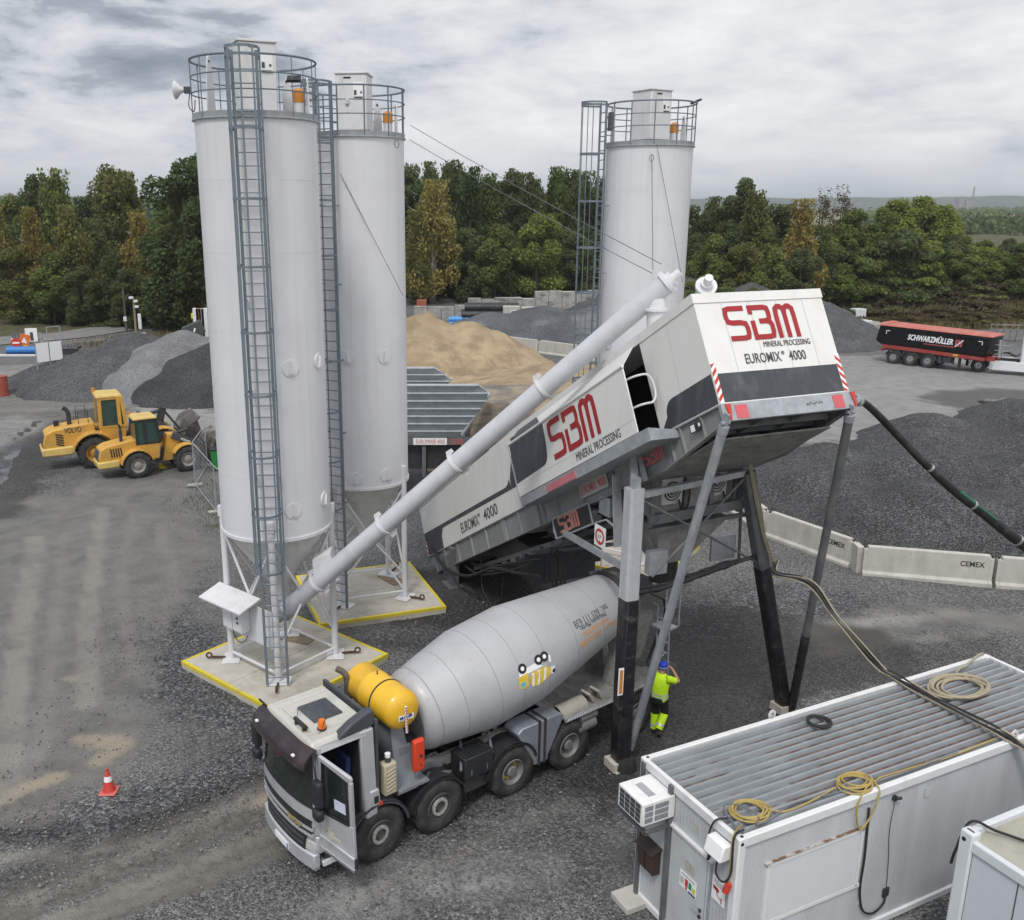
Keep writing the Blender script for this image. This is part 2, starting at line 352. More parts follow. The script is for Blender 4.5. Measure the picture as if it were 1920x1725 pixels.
def make_ground():
 NR, NA = 700, 420
 r = 3.5*np.exp(np.linspace(0, math.log(460/3.5), NR)); a = np.linspace(R(-78), R(78), NA)
 RR, AA = np.meshgrid(r, a, indexing='ij'); X = RR*np.sin(AA); Y = RR*np.cos(AA)
 n1 = fbm(X*.35, Y*.35, 6, 1); n2 = fbm(X*1.3, Y*1.3, 5, 5); n3 = fbm(X*3.1, Y*3.1, 3, 9)
 wob = (n2-.5)*1.1
 def zone(pts, rad, soft=0.8): return 1-sstep(rad-soft, rad+soft, pl_dist(X, Y, gp(*pts))+wob*min(1.6, rad))
 dust = np.zeros_like(X); coarse = dust.copy(); mud = dust.copy(); sand = dust.copy(); wet_and_shade = dust.copy(); pale = dust.copy(); veg = dust.copy(); pud = dust.copy(); ref = np.maximum
 for p, q, k in (([(30, 1400), (40, 1180), (110, 1020), (260, 930)], 3.0, 1), ([(300, 950), (285, 1040), (150, 1200), (80, 1330)], 2.1, 1), ([(60, 1000), (-200, 1250)], 5, 1), ([(240, 905), (340, 900)], 2.5, .7), ([(250, 1330), (380, 1390), (300, 1430)], .9, .45),
     ([(60, 1030), (30, 1250), (10, 1500)], .5, 1), ([(195, 960), (165, 1150), (160, 1300)], .42, 1), ([(0, 760), (250, 800), (380, 790)], 4, .9), ([(420, 1000), (380, 1150)], .9, .5), ([(1560, 1190), (1740, 1150), (1900, 1170)], .9, .9), ([(560, 1720), (860, 1650), (1010, 1720)], 1.0, .35), ([(1160, 1560), (1180, 1720)], .5, .5)):
  dust = ref(dust, k*zone(p, q))
 for p, q, k in (([(0, 1545), (230, 1530), (440, 1450), (480, 1370)], .75, 1), ([(470, 1360), (340, 1270), (275, 1170), (330, 1070)], 1.5, .85), ([(0, 1690), (130, 1610)], .35, .8), ([(760, 1200), (860, 1170), (1010, 1110)], 1.5, .6), ([(1290, 1180), (1400, 1120), (1560, 1130)], 1.6, .7), ([(900, 1640), (1130, 1500)], 2, .55)):
  coarse = ref(coarse, k*zone(p, q))
 for p, q, k in (([(-60, 1740), (200, 1610), (490, 1500), (700, 1380)], .62, 1), ([(60, 1760), (330, 1640), (560, 1560)], .5, .9), ([(300, 1600), (520, 1490)], .5, .8)):
  mud = ref(mud, k*zone(p, q, .35))
 for p, q, k in (([(0, 1495), (110, 1455)], .28, .9), ([(150, 1385), (230, 1395), (190, 1430)], .32, .75), ([(130, 1270), (140, 1275)], .2, .8), ([(480, 1500), (500, 1490)], .3, .9), ([(60, 700), (420, 700)], 3, .45), ([(1000, 740), (1150, 780), (1250, 830)], 4, 1.0)):
  sand = ref(sand, k*zone(p, q, .3))
 for p, q, k in (([(1190, 1400), (1290, 1290), (1400, 1200), (1560, 1225)], 2.3, .95), ([(830, 1120), (1010, 1080), (1150, 1100)], 2.3, .9), ([(750, 1545), (1000, 1440), (1190, 1370)], .75, .8), ([(0, 1568), (170, 1562), (330, 1522), (485, 1452)], .22, 1), ([(0, 1650), (120, 1590), (330, 1540)], .3, .8), ([(1840, 752), (1920, 748)], 3.5, .85), ([(90, 780), (200, 800)], 1.3, .5), ([(-40, 960), (30, 890), (80, 830), (190, 775)], 1.7, .85), ([(260, 890), (420, 880)], 1.2, .45), ([(1680, 1250), (1850, 1210)], .8, .5)):  # damp ground; below the plant and along the bank edge also painted shade
  wet_and_shade = ref(wet_and_shade, k*zone(p, q))
 for p, q, k in (([(1560, 730), (1760, 700), (1920, 715)], 9, 1), ([(1660, 760), (1480, 790)], 5, .8), ([(0, 700), (230, 690)], 4, .6), ([(300, 775), (395, 800)], 2.4, .8), ([(40, 790), (0, 830)], 2, .5), ([(1560, 1170), (1700, 1160)], .5, .6), ([(620, 1715), (760, 1650), (1000, 1640)], .9, .5)):
  pale = ref(pale, k*zone(p, q))
 pud = ref(zone([(-8, 905), (12, 860), (30, 835)], .42, .25), zone([(30, 822), (70, 790)], .22, .2)); pud = ref(pud, zone([(1858, 754), (1890, 752)], .9, .5))
 L_edge = 84+(X+41)*1.25                         # yard edge towards the road on the left
 veg = ref(veg, sstep(-1, 3, Y-np.minimum(L_edge-3.5, 96)+wob*3)*(1-sstep(-20, -12, X)))
 veg = ref(veg, sstep(0, 5, Y-116+wob*3)*sstep(-26, -18, X)*(1-sstep(24, 34, X)))
 veg = ref(veg, sstep(-1, 4, Y-96+wob*4-np.clip((52-X)*.45, 0, 20))*sstep(24, 34, X)); veg = ref(veg, sstep(130, 138, Y))
 veg = ref(veg, .75*zone([(370, 880), (420, 860)], 1.0)*sstep(.45, .6, n2)); veg = ref(veg, .7*zone([(395, 960), (412, 985)], .8)*sstep(.4, .6, n2))
 H = (n1-.5)*.10+(n2-.5)*.05+(n3-.5)*.03*(1+coarse)
 near = 1-sstep(60, 110, RR)
 H = H*(.4+.6*near)+coarse*.03*(n3-.3)-mud*.07+(1-np.abs(np.clip(pl_dist(X, Y, gp((0, 1600), (250, 1545), (470, 1470)))/.45, 0, 1)*2-1))*.05
 # tread marks of the big tyres
 for p in ([(60, 1020), (30, 1250), (10, 1480)], [(195, 960), (165, 1150), (160, 1300)], [(90, 1725), (330, 1632), (560, 1548)], [(40, 1700), (260, 1612), (490, 1510)]):
  d = pl_dist(X, Y, gp(*p)); H -= .025*(1-sstep(.18, .30, d)); H += .02*np.sin((X*.6+Y)*2*PI/.24)*(1-sstep(.15, .25, d))
 H -= pud*.05
 H = H*(1-sstep(200, 300, RR))+bank_z(X, Y)
 co = np.stack([X, Y, H], -1).reshape(-1, 3)
 i = np.arange(NR*NA).reshape(NR, NA)
 q = np.stack([i[:-1, :-1], i[:-1, 1:], i[1:, 1:], i[1:, :-1]], -1).reshape(-1, 4)
 me = bpy.data.meshes.new('ground'); me.vertices.add(len(co)); me.vertices.foreach_set('co', co.ravel())
 me.loops.add(q.size); me.loops.foreach_set('vertex_index', q[:, ::-1].ravel().astype(np.int32)); me.polygons.add(len(q))
 me.polygons.foreach_set('loop_start', np.arange(0, q.size, 4, dtype=np.int32)); me.polygons.foreach_set('loop_total', np.full(len(q), 4, np.int32))
 me.update(calc_edges=True); me.shade_smooth()
 trk = np.zeros_like(X); edge_n = (n3-.5)*.5
 for p, w, k in (([(160, 1597), (300, 1558), (400, 1525), (480, 1500)], .09, 1), ([(0, 1612), (120, 1600)], .2, .7), ([(190, 955), (166, 1130), (162, 1320)], .30, 1), ([(66, 1010), (38, 1200), (10, 1490)], .34, 1), ([(120, 1000), (100, 1200), (70, 1420)], .2, .5), ([(300, 985), (330, 1090), (300, 1190)], .22, .55), ([(250, 960), (225, 1100), (250, 1260)], .2, .5), ([(60, 1735), (330, 1630), (500, 1560)], .16, .8), ([(20, 1690), (240, 1600), (480, 1492)], .10, .9), ([(470, 1490), (300, 1560), (60, 1690)], .07, .9), ([(150, 1725), (420, 1620), (590, 1560)], .14, .6),
     ([(0, 800), (180, 775), (420, 790)], .5, .7), ([(0, 770), (200, 762), (420, 765)], .4, .6), ([(1540, 745), (1700, 705), (1920, 690)], .6, .8), ([(1500, 760), (1700, 728), (1920, 722)], .5, .7), ([(1600, 690), (1660, 668), (1760, 672)], .4, .5), ([(1500, 1195), (1640, 1165), (1800, 1150)], .25, .9), ([(1540, 1225), (1700, 1200), (1840, 1190)], .22, .6), ([(640, 1700), (860, 1600), (1080, 1500)], .2, .4)):
  d = pl_dist(X, Y, gp(*p)); trk = ref(trk, k*(1-sstep(w*.6, w*1.3, d+edge_n*w))*(.55+.45*sstep(.35, .6, n2)))
 for nm, ch in (('zone_a', (dust, coarse, mud, sand)), ('zone_b', (wet_and_shade, pale, veg, pud)), ('zone_c', (trk, trk, trk, trk))):
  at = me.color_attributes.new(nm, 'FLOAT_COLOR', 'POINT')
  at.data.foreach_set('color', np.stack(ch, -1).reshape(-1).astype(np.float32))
 me.materials.append(ground_mat())
 o = bpy.data.objects.new('ground', me); C.objects.link(o); o['kind'] = 'structure'
def ground_mat():
 m, nt, N, L, bs = _nodes('yard surface'); tc = N('ShaderNodeTexCoord').outputs['Object']
 def att(n):
  a = N('ShaderNodeVertexColor'); a.layer_name = n; s = N('ShaderNodeSeparateColor'); L(a.outputs['Color'], s.inputs[0]); return s.outputs[0], s.outputs[1], s.outputs[2], a.outputs['Alpha']
 dust, coarse, mud, sand = att('zone_a'); wet_and_shade, pale, veg, pud = att('zone_b'); trk = att('zone_c')[0]
 def noise(sc, det=8, rough=.62):
  n = N('ShaderNodeTexNoise'); n.inputs['Scale'].default_value = sc; n.inputs['Detail'].default_value = det; n.inputs['Roughness'].default_value = rough; L(tc, n.inputs['Vector']); return n.outputs[0]
 def mth(op, a, b, clamp=False):
  n = N('ShaderNodeMath'); n.operation = op; n.use_clamp = clamp
  for i, v in enumerate((a, b)):
   if isinstance(v, (int, float)): n.inputs[i].default_value = v
   else: L(v, n.inputs[i])
  return n.outputs[0]
 def mrange(x, a, b, c=0., d=1.):
  n = N('ShaderNodeMapRange'); L(x, n.inputs[0])
  for i, v in enumerate((a, b, c, d)): n.inputs[i+1].default_value = v
  return n.outputs[0]
 def mix(f, a, b, blend='MIX'):
  n = N('ShaderNodeMix'); n.data_type = 'RGBA'; n.blend_type = blend
  if isinstance(f, (int, float)): n.inputs[0].default_value = f
  else: L(f, n.inputs[0])
  for k, v in ((6, a), (7, b)):
   if isinstance(v, tuple): n.inputs[k].default_value = rgba(v)
   else: L(v, n.inputs[k])
  return n.outputs[2]
 def vor(sc):
  v = N('ShaderNodeTexVoronoi'); v.inputs['Scale'].default_value = sc; L(tc, v.inputs['Vector'])
  s = N('ShaderNodeSeparateColor'); L(v.outputs['Color'], s.inputs[0]); return s.outputs[0], v.outputs['Distance']
 nb, nm_, nf, nff = noise(.22), noise(1.1), noise(6), noise(28, 4)
 c1, d1 = vor(17); c2, d2 = vor(30)
 def ramp(x, cols):
  r = N('ShaderNodeValToRGB'); L(x, r.inputs[0]); e = r.color_ramp.elements
  e[0].color = rgba(cols[0]); e[1].color = rgba(cols[-1])
  for i, c in enumerate(cols[1:-1]): k = e.new((i+1)/(len(cols)-1)); k.color = rgba(c)
  return r.outputs[0]
 fine = ramp(c2, [(.032, .033, .034), (.070, .071, .072), (.105, .106, .106), (.15, .15, .148), (.25, .25, .246)])
 big = ramp(c1, [(.020, .021, .023), (.042, .044, .047), (.068, .070, .073), (.115, .117, .12), (.24, .243, .246)])
 def edge(w, lo=.28, hi=.72): return mrange(mth('ADD', w, mth('MULTIPLY', mth('SUBTRACT', mth('ADD', mth('MULTIPLY', nm_, .5), mth('MULTIPLY', nf, .5)), .5), 1.1)), lo, hi)
 ce = edge(coarse)
 col = mix(mth('MULTIPLY', ce, .85), fine, big)
 col = mix(1., col, mix(mrange(nb, .3, .7), (.74, .74, .73), (1.2, 1.2, 1.2)), 'MULTIPLY')
 dcol = mix(mrange(nm_, .32, .66), (.100, .099, .096), (.190, .186, .177)); dcol = mix(mrange(nb, .42, .68, 0, .5), dcol, (.205, .19, .16)); dcol = mix(mrange(nff, .35, .7, 0, .6), dcol, (.085, .083, .078))
 de = mth('MULTIPLY', edge(dust), mrange(nf, .26, .5, .72, .97)); col = mix(de, col, dcol)
 me_ = edge(mud); mcol = mix(mrange(nf, .35, .65), (.085, .079, .069), (.150, .141, .122)); col = mix(mth('MULTIPLY', me_, .93), col, mcol)
 se = edge(sand, .35, .8); col = mix(mth('MULTIPLY', se, .85), col, mix(mrange(nff, .3, .7), (.34, .285, .205), (.23, .20, .155)))
 col = mix(mth('MULTIPLY', trk, .8), col, mix(mrange(nff, .3, .7), (.26, .246, .215), (.175, .167, .148)))
 pe = edge(pale); col = mix(mth('MULTIPLY', pe, .75), col, mix(mrange(nm_, .3, .7), (.20, .20, .197), (.315, .313, .305)))
 ve = edge(veg); vcol = mix(mrange(nm_, .35, .62), (.045, .055, .022), (.135, .115, .055)); col = mix(ve, col, mix(mrange(nf, .4, .7), vcol, (.03, .035, .016)))
 we = edge(wet_and_shade, .2, .8); col = mix(we, col, mix(1., col, (.40, .395, .385), 'MULTIPLY'))  # damp gravel and the painted shade are darkened alike
 pu = mrange(mth('ADD', pud, mth('MULTIPLY', mth('SUBTRACT', nm_, .5), 1.4)), .52, .60); col = mix(pu, col, (.03, .028, .025))
 L(col, bs.inputs['Base Color'])
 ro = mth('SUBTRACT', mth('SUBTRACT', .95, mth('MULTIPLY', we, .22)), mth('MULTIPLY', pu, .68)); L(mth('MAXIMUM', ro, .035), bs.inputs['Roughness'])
 bs.inputs['Specular IOR Level'].default_value = .35
 hgt = mth('ADD', mth('MULTIPLY', d2, -.35), mth('ADD', mth('MULTIPLY', mth('MULTIPLY', d1, ce), -1.0), mth('MULTIPLY', nf, .6)))
 k = N('ShaderNodeBump'); k.inputs['Distance'].default_value = .045; L(hgt, k.inputs['Height'])
 L(mth('MULTIPLY', mth('SUBTRACT', 1., pu), mth('SUBTRACT', .85, mth('MULTIPLY', de, .4))), k.inputs['Strength']); L(k.outputs[0], bs.inputs['Normal'])
 return m
make_ground()
field_mat = mat('far fields', (0.115, 0.13, 0.05), 0.95, var=0.35, scale=0.006, dirt=(0.21, 0.17, 0.09), damt=0.8, dscale=(0.004, 0.011, 0.01), dlo=0.52, dhi=0.56)
mb = MB(); mb.add([(-7000, -7000, -.35), (7000, -7000, -.35), (7000, 9000, -.35), (-7000, 9000, -.35)], [(0, 1, 2, 3)])
mb.build('land', field_mat)['kind'] = 'structure'
def ridge(name, dist, x0, x1, hfun, depth, m, nx=120, ny=10):
 v = []; f = []
 for j in range(ny):
  for i in range(nx):
   t = i/(nx-1); s = j/(ny-1); x = x0+(x1-x0)*t
   v.append((x, dist+depth*s, hfun(x)*math.sin(PI*s*.97)-0.6))
 f = [(j*nx+i, j*nx+i+1, (j+1)*nx+i+1, (j+1)*nx+i) for j in range(ny-1) for i in range(nx-1)]
 mb = MB(); mb.add(v, f); o = mb.build(name, m, smooth=True); o['kind'] = 'structure'; return o
wood_far = mat('wooded hillside', (0.032, 0.052, 0.026), 0.95, var=0.5, scale=0.03, bump=1.0, bscale=0.09, dirt=(0.075, 0.085, 0.035), damt=0.7, dscale=(.02, .02, .02), dlo=.5, dhi=.56)
def fn1(x): a = np.array([x]); return float(20+10*fbm(a*.004, a*0+3, 4, 3)[0]+5*fbm(a*.05, a*0, 3, 8)[0])
ridge('hills', 620, -420, 20, lambda x: (fn1(x)-5)*min(1, (20-x)/150)*.92, 260, wood_far, 220)
def fn2(x): a = np.array([x]); return float(26+34*fbm(a*.0011, a*0+1, 3, 11)[0]+6*fbm(a*.02, a*0, 3, 2)[0])
ridge('hills', 2600, -3200, 3600, fn2, 900, wood_far, 260)
road_mat = mat('old asphalt road', (0.175, 0.172, 0.165), 0.9, var=0.15, scale=1.2, bump=0.1, dirt=(0.26, 0.25, 0.225), damt=0.6, dscale=(.6, .6, .6))
rp = catmull([atz(-420, 700), atz(-160, 660), atz(0, 640), atz(130, 629), atz(240, 612), atz(330, 600), atz(440, 588), atz(560, 580)], 6)
mb = MB()
for i, p in enumerate(rp[:-1]):
 pass
Lf, Rt = [], []
for i, p in enumerate(rp):
 d = (rp[min(i+1, len(rp)-1)]-rp[max(i-1, 0)]).normalized(); nn = Vector((-d.y, d.x, 0))*2.7
 Lf.append(p+nn+Vector((0, 0, .07))); Rt.append(p-nn+Vector((0, 0, .07)))
n = len(rp); mb.add(Lf+Rt, [(i, i+1, n+i+1, n+i) for i in range(n-1)]); mb.build('road', road_mat, smooth=True)['kind'] = 'structure'
# ------------------------------------------------------------------ trees, scrub, grass
def leaf_mat(name, a, b, hue=.5):
 m, nt, N, L, bs = _nodes(name); tc = N('ShaderNodeTexCoord'); oi = N('ShaderNodeObjectInfo')
 n = N('ShaderNodeTexNoise'); n.inputs['Scale'].default_value = .9; n.inputs['Detail'].default_value = 4; L(tc.outputs['Object'], n.inputs['Vector'])
 n2 = N('ShaderNodeTexWhiteNoise'); n2.noise_dimensions = '3D'; L(tc.outputs['Object'], n2.inputs['Vector'])
 gm = N('ShaderNodeNewGeometry')
 ad = N('ShaderNodeMath'); ad.operation = 'MULTIPLY_ADD'; L(gm.outputs['Random Per Island'], ad.inputs[0]); ad.inputs[1].default_value = .45; L(n.outputs[0], ad.inputs[2])
 mr = N('ShaderNodeMapRange'); mr.inputs[1].default_value = .35; mr.inputs[2].default_value = 1.05; L(ad.outputs[0], mr.inputs[0])
 x = N('ShaderNodeMix'); x.data_type = 'RGBA'; L(mr.outputs[0], x.inputs[0]); x.inputs[6].default_value = rgba(a); x.inputs[7].default_value = rgba(b)
 hs = N('ShaderNodeHueSaturation'); L(x.outputs[2], hs.inputs['Color'])
 h = N('ShaderNodeMapRange'); L(oi.outputs['Random'], h.inputs[0]); h.inputs[3].default_value = .490; h.inputs[4].default_value = .514; L(h.outputs[0], hs.inputs['Hue'])
 v = N('ShaderNodeMapRange'); L(oi.outputs['Random'], v.inputs[0]); v.inputs[3].default_value = 1.2; v.inputs[4].default_value = .82; L(v.outputs[0], hs.inputs['Value'])
 L(hs.outputs[0], bs.inputs['Base Color']); bs.inputs['Roughness'].default_value = .75; bs.inputs['Specular IOR Level'].default_value = .15
 tr = N('ShaderNodeBsdfTranslucent'); L(hs.outputs[0], tr.inputs[0]); ms = N('ShaderNodeMixShader'); ms.inputs[0].default_value = .42
 out = nt.nodes['Material Output']; L(bs.outputs[0], ms.inputs[1]); L(tr.outputs[0], ms.inputs[2]); L(ms.outputs[0], out.inputs[0]); return m
LEAF = dict(dark=leaf_mat('dark green foliage', (0.054, 0.076, 0.032), (0.146, 0.183, 0.071)), green=leaf_mat('mid green foliage', (0.073, 0.105, 0.032), (0.213, 0.259, 0.078)),
   light=leaf_mat('light green foliage', (0.098, 0.137, 0.032), (0.287, 0.336, 0.083)), olive=leaf_mat('olive foliage', (0.085, 0.098, 0.034), (0.244, 0.244, 0.081)),
   ochre=leaf_mat('ochre autumn foliage', (.135, .118, .036), (.34, .285, .09)), yellow=leaf_mat('yellowing birch foliage', (.15, .14, .042), (.39, .34, .11)),
   brown=leaf_mat('brownish scrub foliage', (0.076, 0.063, 0.032), (0.183, 0.144, 0.067)))
bark = mat('grey brown bark', (.10, .085, .068), .95, var=.35, scale=4); birch_bark = mat('pale birch bark', (.40, .38, .34), .9, var=.25, scale=2, dirt=(.05, .045, .04), damt=.8, dscale=(3, 3, 6), dlo=.56, dhi=.62)
def crown_mesh(seed, shape, n, leaf):
 """unit tree: height 1, crown half width 1; many small leaf sprays gathered in clumps with gaps"""
 rg = np.random.default_rng(seed); P_ = [];
 lobes = []
 nl = {'shrub': 26, 'round': 46, 'birch': 48, 'pine': 40, 'thin': 34}[shape]
 for k in range(nl):
  z = rg.uniform(.0, 1.0)
  if shape == 'birch': env = (math.sin(PI*min(1, (z*.92+.08))**.75))**.8*(1-.35*z); zz = .16+.84*z
  elif shape == 'round': env = math.sin(PI*min(1, z*.86+.14))**.55; zz = .14+.86*z
  elif shape == 'pine': env = (1-z)**.7*.95+.05; zz = .2+.8*z
  elif shape == 'thin': env = .75*math.sin(PI*min(1, z*.85+.15))**.7; zz = .2+.8*z
  else: env = math.sqrt(max(0, 1-z*z)); zz = .02+.98*z
  env *= rg.uniform(.72, 1.1)
  a = rg.uniform(0, 2*PI); r_ = env*math.sqrt(rg.uniform(.12, 1.0))
  lobes.append((r_*math.cos(a), r_*math.sin(a), zz-.02, rg.uniform(.20, .36)*(1.0 if shape != 'thin' else .7)))
 w = np.array([l[3]**2 for l in lobes]); w /= w.sum(); idx = rg.choice(nl, n, p=w); lob = np.array(lobes)[idx]
 d = rg.normal(size=(n, 3)); d /= np.linalg.norm(d, axis=1)[:, None]; rad = rg.uniform(.25, 1, n)**.5
 hz = .34 if shape in ('birch', 'shrub') else .30
 pos = lob[:, :3]+d*rad[:, None]*lob[:, 3:4]*np.array([1, 1, hz])
 if shape == 'birch': pos[:, 2] -= rg.exponential(.030, n)
 if shape == 'thin' or shape == 'birch' or shape == 'light':     # a few wispy leaders
  k = n//14; t = rg.integers(0, 5, k); base = np.array([[rg.normal()*.25, rg.normal()*.25] for _ in range(5)])[t]
  pos[:k, 0] = base[:, 0]+rg.normal(size=k)*.07; pos[:k, 1] = base[:, 1]+rg.normal(size=k)*.07; pos[:k, 2] = rg.uniform(.78, 1.07, k)
 pos[:, 2] = np.maximum(pos[:, 2], .01)
 return pos, d, rg
def build_crown(name, seed, shape, H, Wd, n, leaf, mt):
 pos, d, rg = crown_mesh(seed, shape, n, leaf); pos = pos*np.array([Wd, Wd, H]); n = len(pos)
 nr = d*.55+rg.normal(size=(n, 3))*.6+np.array([0, 0, .35]); nr /= np.linalg.norm(nr, axis=1)[:, None]
 t = rg.normal(size=(n, 3)); u = np.cross(nr, t); u /= np.linalg.norm(u, axis=1)[:, None]; v = np.cross(nr, u)
 s = leaf*rg.uniform(.55, 1.35, n)[:, None]; el = rg.uniform(.45, .8, n)[:, None]
 if shape == 'birch': v = v*.6+np.array([0, 0, -.55])
 q = np.stack([pos-u*s*el, pos-v*s*.9+nr*s*.15, pos+u*s*el, pos+v*s*1.1-nr*s*.2], 1).reshape(-1, 3)
 me = bpy.data.meshes.new(name); me.vertices.add(4*n); me.vertices.foreach_set('co', q.ravel()); me.loops.add(4*n); me.loops.foreach_set('vertex_index', np.arange(4*n, dtype=np.int32))
 me.polygons.add(n); me.polygons.foreach_set('loop_start', np.arange(0, 4*n, 4, dtype=np.int32)); me.polygons.foreach_set('loop_total', np.full(n, 4, np.int32)); me.update(calc_edges=True); me.materials.append(mt); return me
def trunk_mesh(name, seed, H, Wd, stems, r0, mt):
 rg = random.Random(seed); mb = MB()
 for s_ in range(stems):
  lx, ly = rg.uniform(-.35, .35)*Wd*(stems > 1), rg.uniform(-.35, .35)*Wd*(stems > 1); ox, oy = lx*.35, ly*.35
  pts = [(ox, oy, -.4), (ox+lx*.15, oy+ly*.15, H*.2), (ox+lx*.4+rg.uniform(-.2, .2), oy+ly*.4, H*.5), (ox+lx*.8, oy+ly*.8+rg.uniform(-.2, .2), H*.78), (ox+lx, oy+ly, H*.97)]
  mb.tube(pts, [r0*1.25, r0, r0*.72, r0*.4, .02], 7)
  for k in range(7):
   f = .28+.09*k; a = rg.uniform(0, 2*PI); b = Vector((ox+lx*f, oy+ly*f, H*f)); e = b+Vector((math.cos(a), math.sin(a), rg.uniform(.35, .9)))*Wd*rg.uniform(.4, .75); mb.tube([b, b.lerp(e, .5)+Vector((0, 0, -.15)), e], [r0*.35, r0*.22, .015], 5)
 me = bpy.data.meshes.new(name); me.from_pydata(mb.v, [], mb.f); me.materials.append(mt); me.shade_smooth(); return me
PROTO = {}
for key, shape, H, Wd, n, leaf, lm_, stems, bk in (('dark', 'round', 14, 3.6, 13000, .19, 'dark', 1, 0), ('dark2', 'birch', 15, 3.2, 13000, .19, 'dark', 1, 0), ('green', 'round', 13, 3.7, 13000, .19, 'green', 1, 0), ('green2', 'birch', 14, 3.1, 13000, .185, 'green', 1, 0),
  ('light', 'round', 11, 3.3, 12000, .18, 'light', 2, 0), ('olive', 'round', 14, 3.8, 13000, .185, 'olive', 1, 0), ('olive2', 'birch', 13, 3.0, 12000, .18, 'olive', 1, 0), ('ochre', 'birch', 12, 2.9, 12000, .18, 'ochre', 1, 1), ('yellow', 'birch', 14, 3.3, 15000, .18, 'yellow', 3, 1),
  ('pine', 'pine', 15, 3.2, 12000, .18, 'dark', 1, 0), ('thin', 'thin', 14, 3.0, 1700, .15, 'brown', 2, 0), ('shrub', 'shrub', 4.2, 3.2, 9000, .16, 'green', 3, 0), ('shrub2', 'shrub', 4.4, 3.2, 9000, .16, 'dark', 3, 0), ('shrub3', 'shrub', 3.6, 3.0, 9000, .15, 'light', 3, 0), ('scrub', 'shrub', 1.5, 2.0, 2400, .13, 'brown', 3, 0), ('scrub2', 'shrub', 1.5, 2.0, 2400, .13, 'olive', 3, 0)):
 PROTO[key] = (build_crown(key+' crown', hash(key) % 1000 if False else sum(map(ord, key)), shape, H, Wd, n, leaf, LEAF[lm_]), trunk_mesh(key+' trunk', len(key)*7+n, H, Wd, stems, .07 if H < 6 else .17, birch_bark if bk else bark), H)
def gz(x, y): return float(bank_z(np.array([x]), np.array([y]))[0])
NT = dict(dark='deciduous_tree', dark2='birch_tree', green='deciduous_tree', green2='birch_tree', light='young_tree', olive='deciduous_tree', olive2='birch_tree', ochre='birch_tree', yellow='birch_tree', pine='pine_tree', thin='sparse_tree', shrub='bush', shrub2='bush', shrub3='bush', scrub='scrub_bush', scrub2='scrub_bush')
GEN = dict(dark='dark green tree in the dense forest edge behind the yard', dark2='dark drooping birch in the dense forest edge behind the yard', green='mid green tree in the forest edge behind the yard', green2='slender green birch in the forest edge behind the yard', light='light green young tree in the belt beyond the tipper trailer',
   olive='olive green tree starting to turn, in the forest edge', olive2='olive birch starting to turn, in the forest edge', ochre='ochre autumn birch standing at the forest edge', yellow='yellow autumn birch at the forest edge', pine='dark pine rising above the other trees', thin='sparse half bare tree sticking out of the green belt',
   shrub='green bush in the scrub belt on the bank', shrub2='dark green bush in the scrub belt on the bank', shrub3='light green bush in the scrub belt on the bank', scrub='low brownish scrub bush on the bank behind the yard', scrub2='low olive scrub bush on the bank behind the yard')
def tree(kind, x, y, H, label=None, wide=1.0, rz=None):
 cm, tm, H0 = PROTO[kind]; k = H/H0; rg = random.Random(int(x*13+y*7))
 o = bpy.data.objects.new(NT[kind], None); C.objects.link(o); o.location = (x, y, gz(x, y)-.05); o.rotation_euler = (0, 0, rg.uniform(0, 6.28) if rz is None else rz)
 kw = k**.6*wide*rg.uniform(.92, 1.1); o.scale = (kw, kw, k)
 tag(o, label or GEN[kind], 'bush' if 'shrub' in kind or 'scrub' in kind else 'tree', None if label else {'shrub': 'bushes of the scrub belt', 'scrub': 'low scrub on the bank'}.get(kind.rstrip('23'), 'trees of the forest edge'))
 for nm, me in (('crown', cm), ('trunk', tm)):
  c = bpy.data.objects.new(nm, me); C.objects.link(c); c.parent = o
 return o
def ptree(u, vtop, depth, kind, label=None, wide=1.0):
 if u > 1530 and depth < 108: depth += 12
 p = aty(u, vtop, depth); g = gz(p.x, p.y); return tree(kind, p.x, p.y, max(1.2, p.z-g), label, wide)
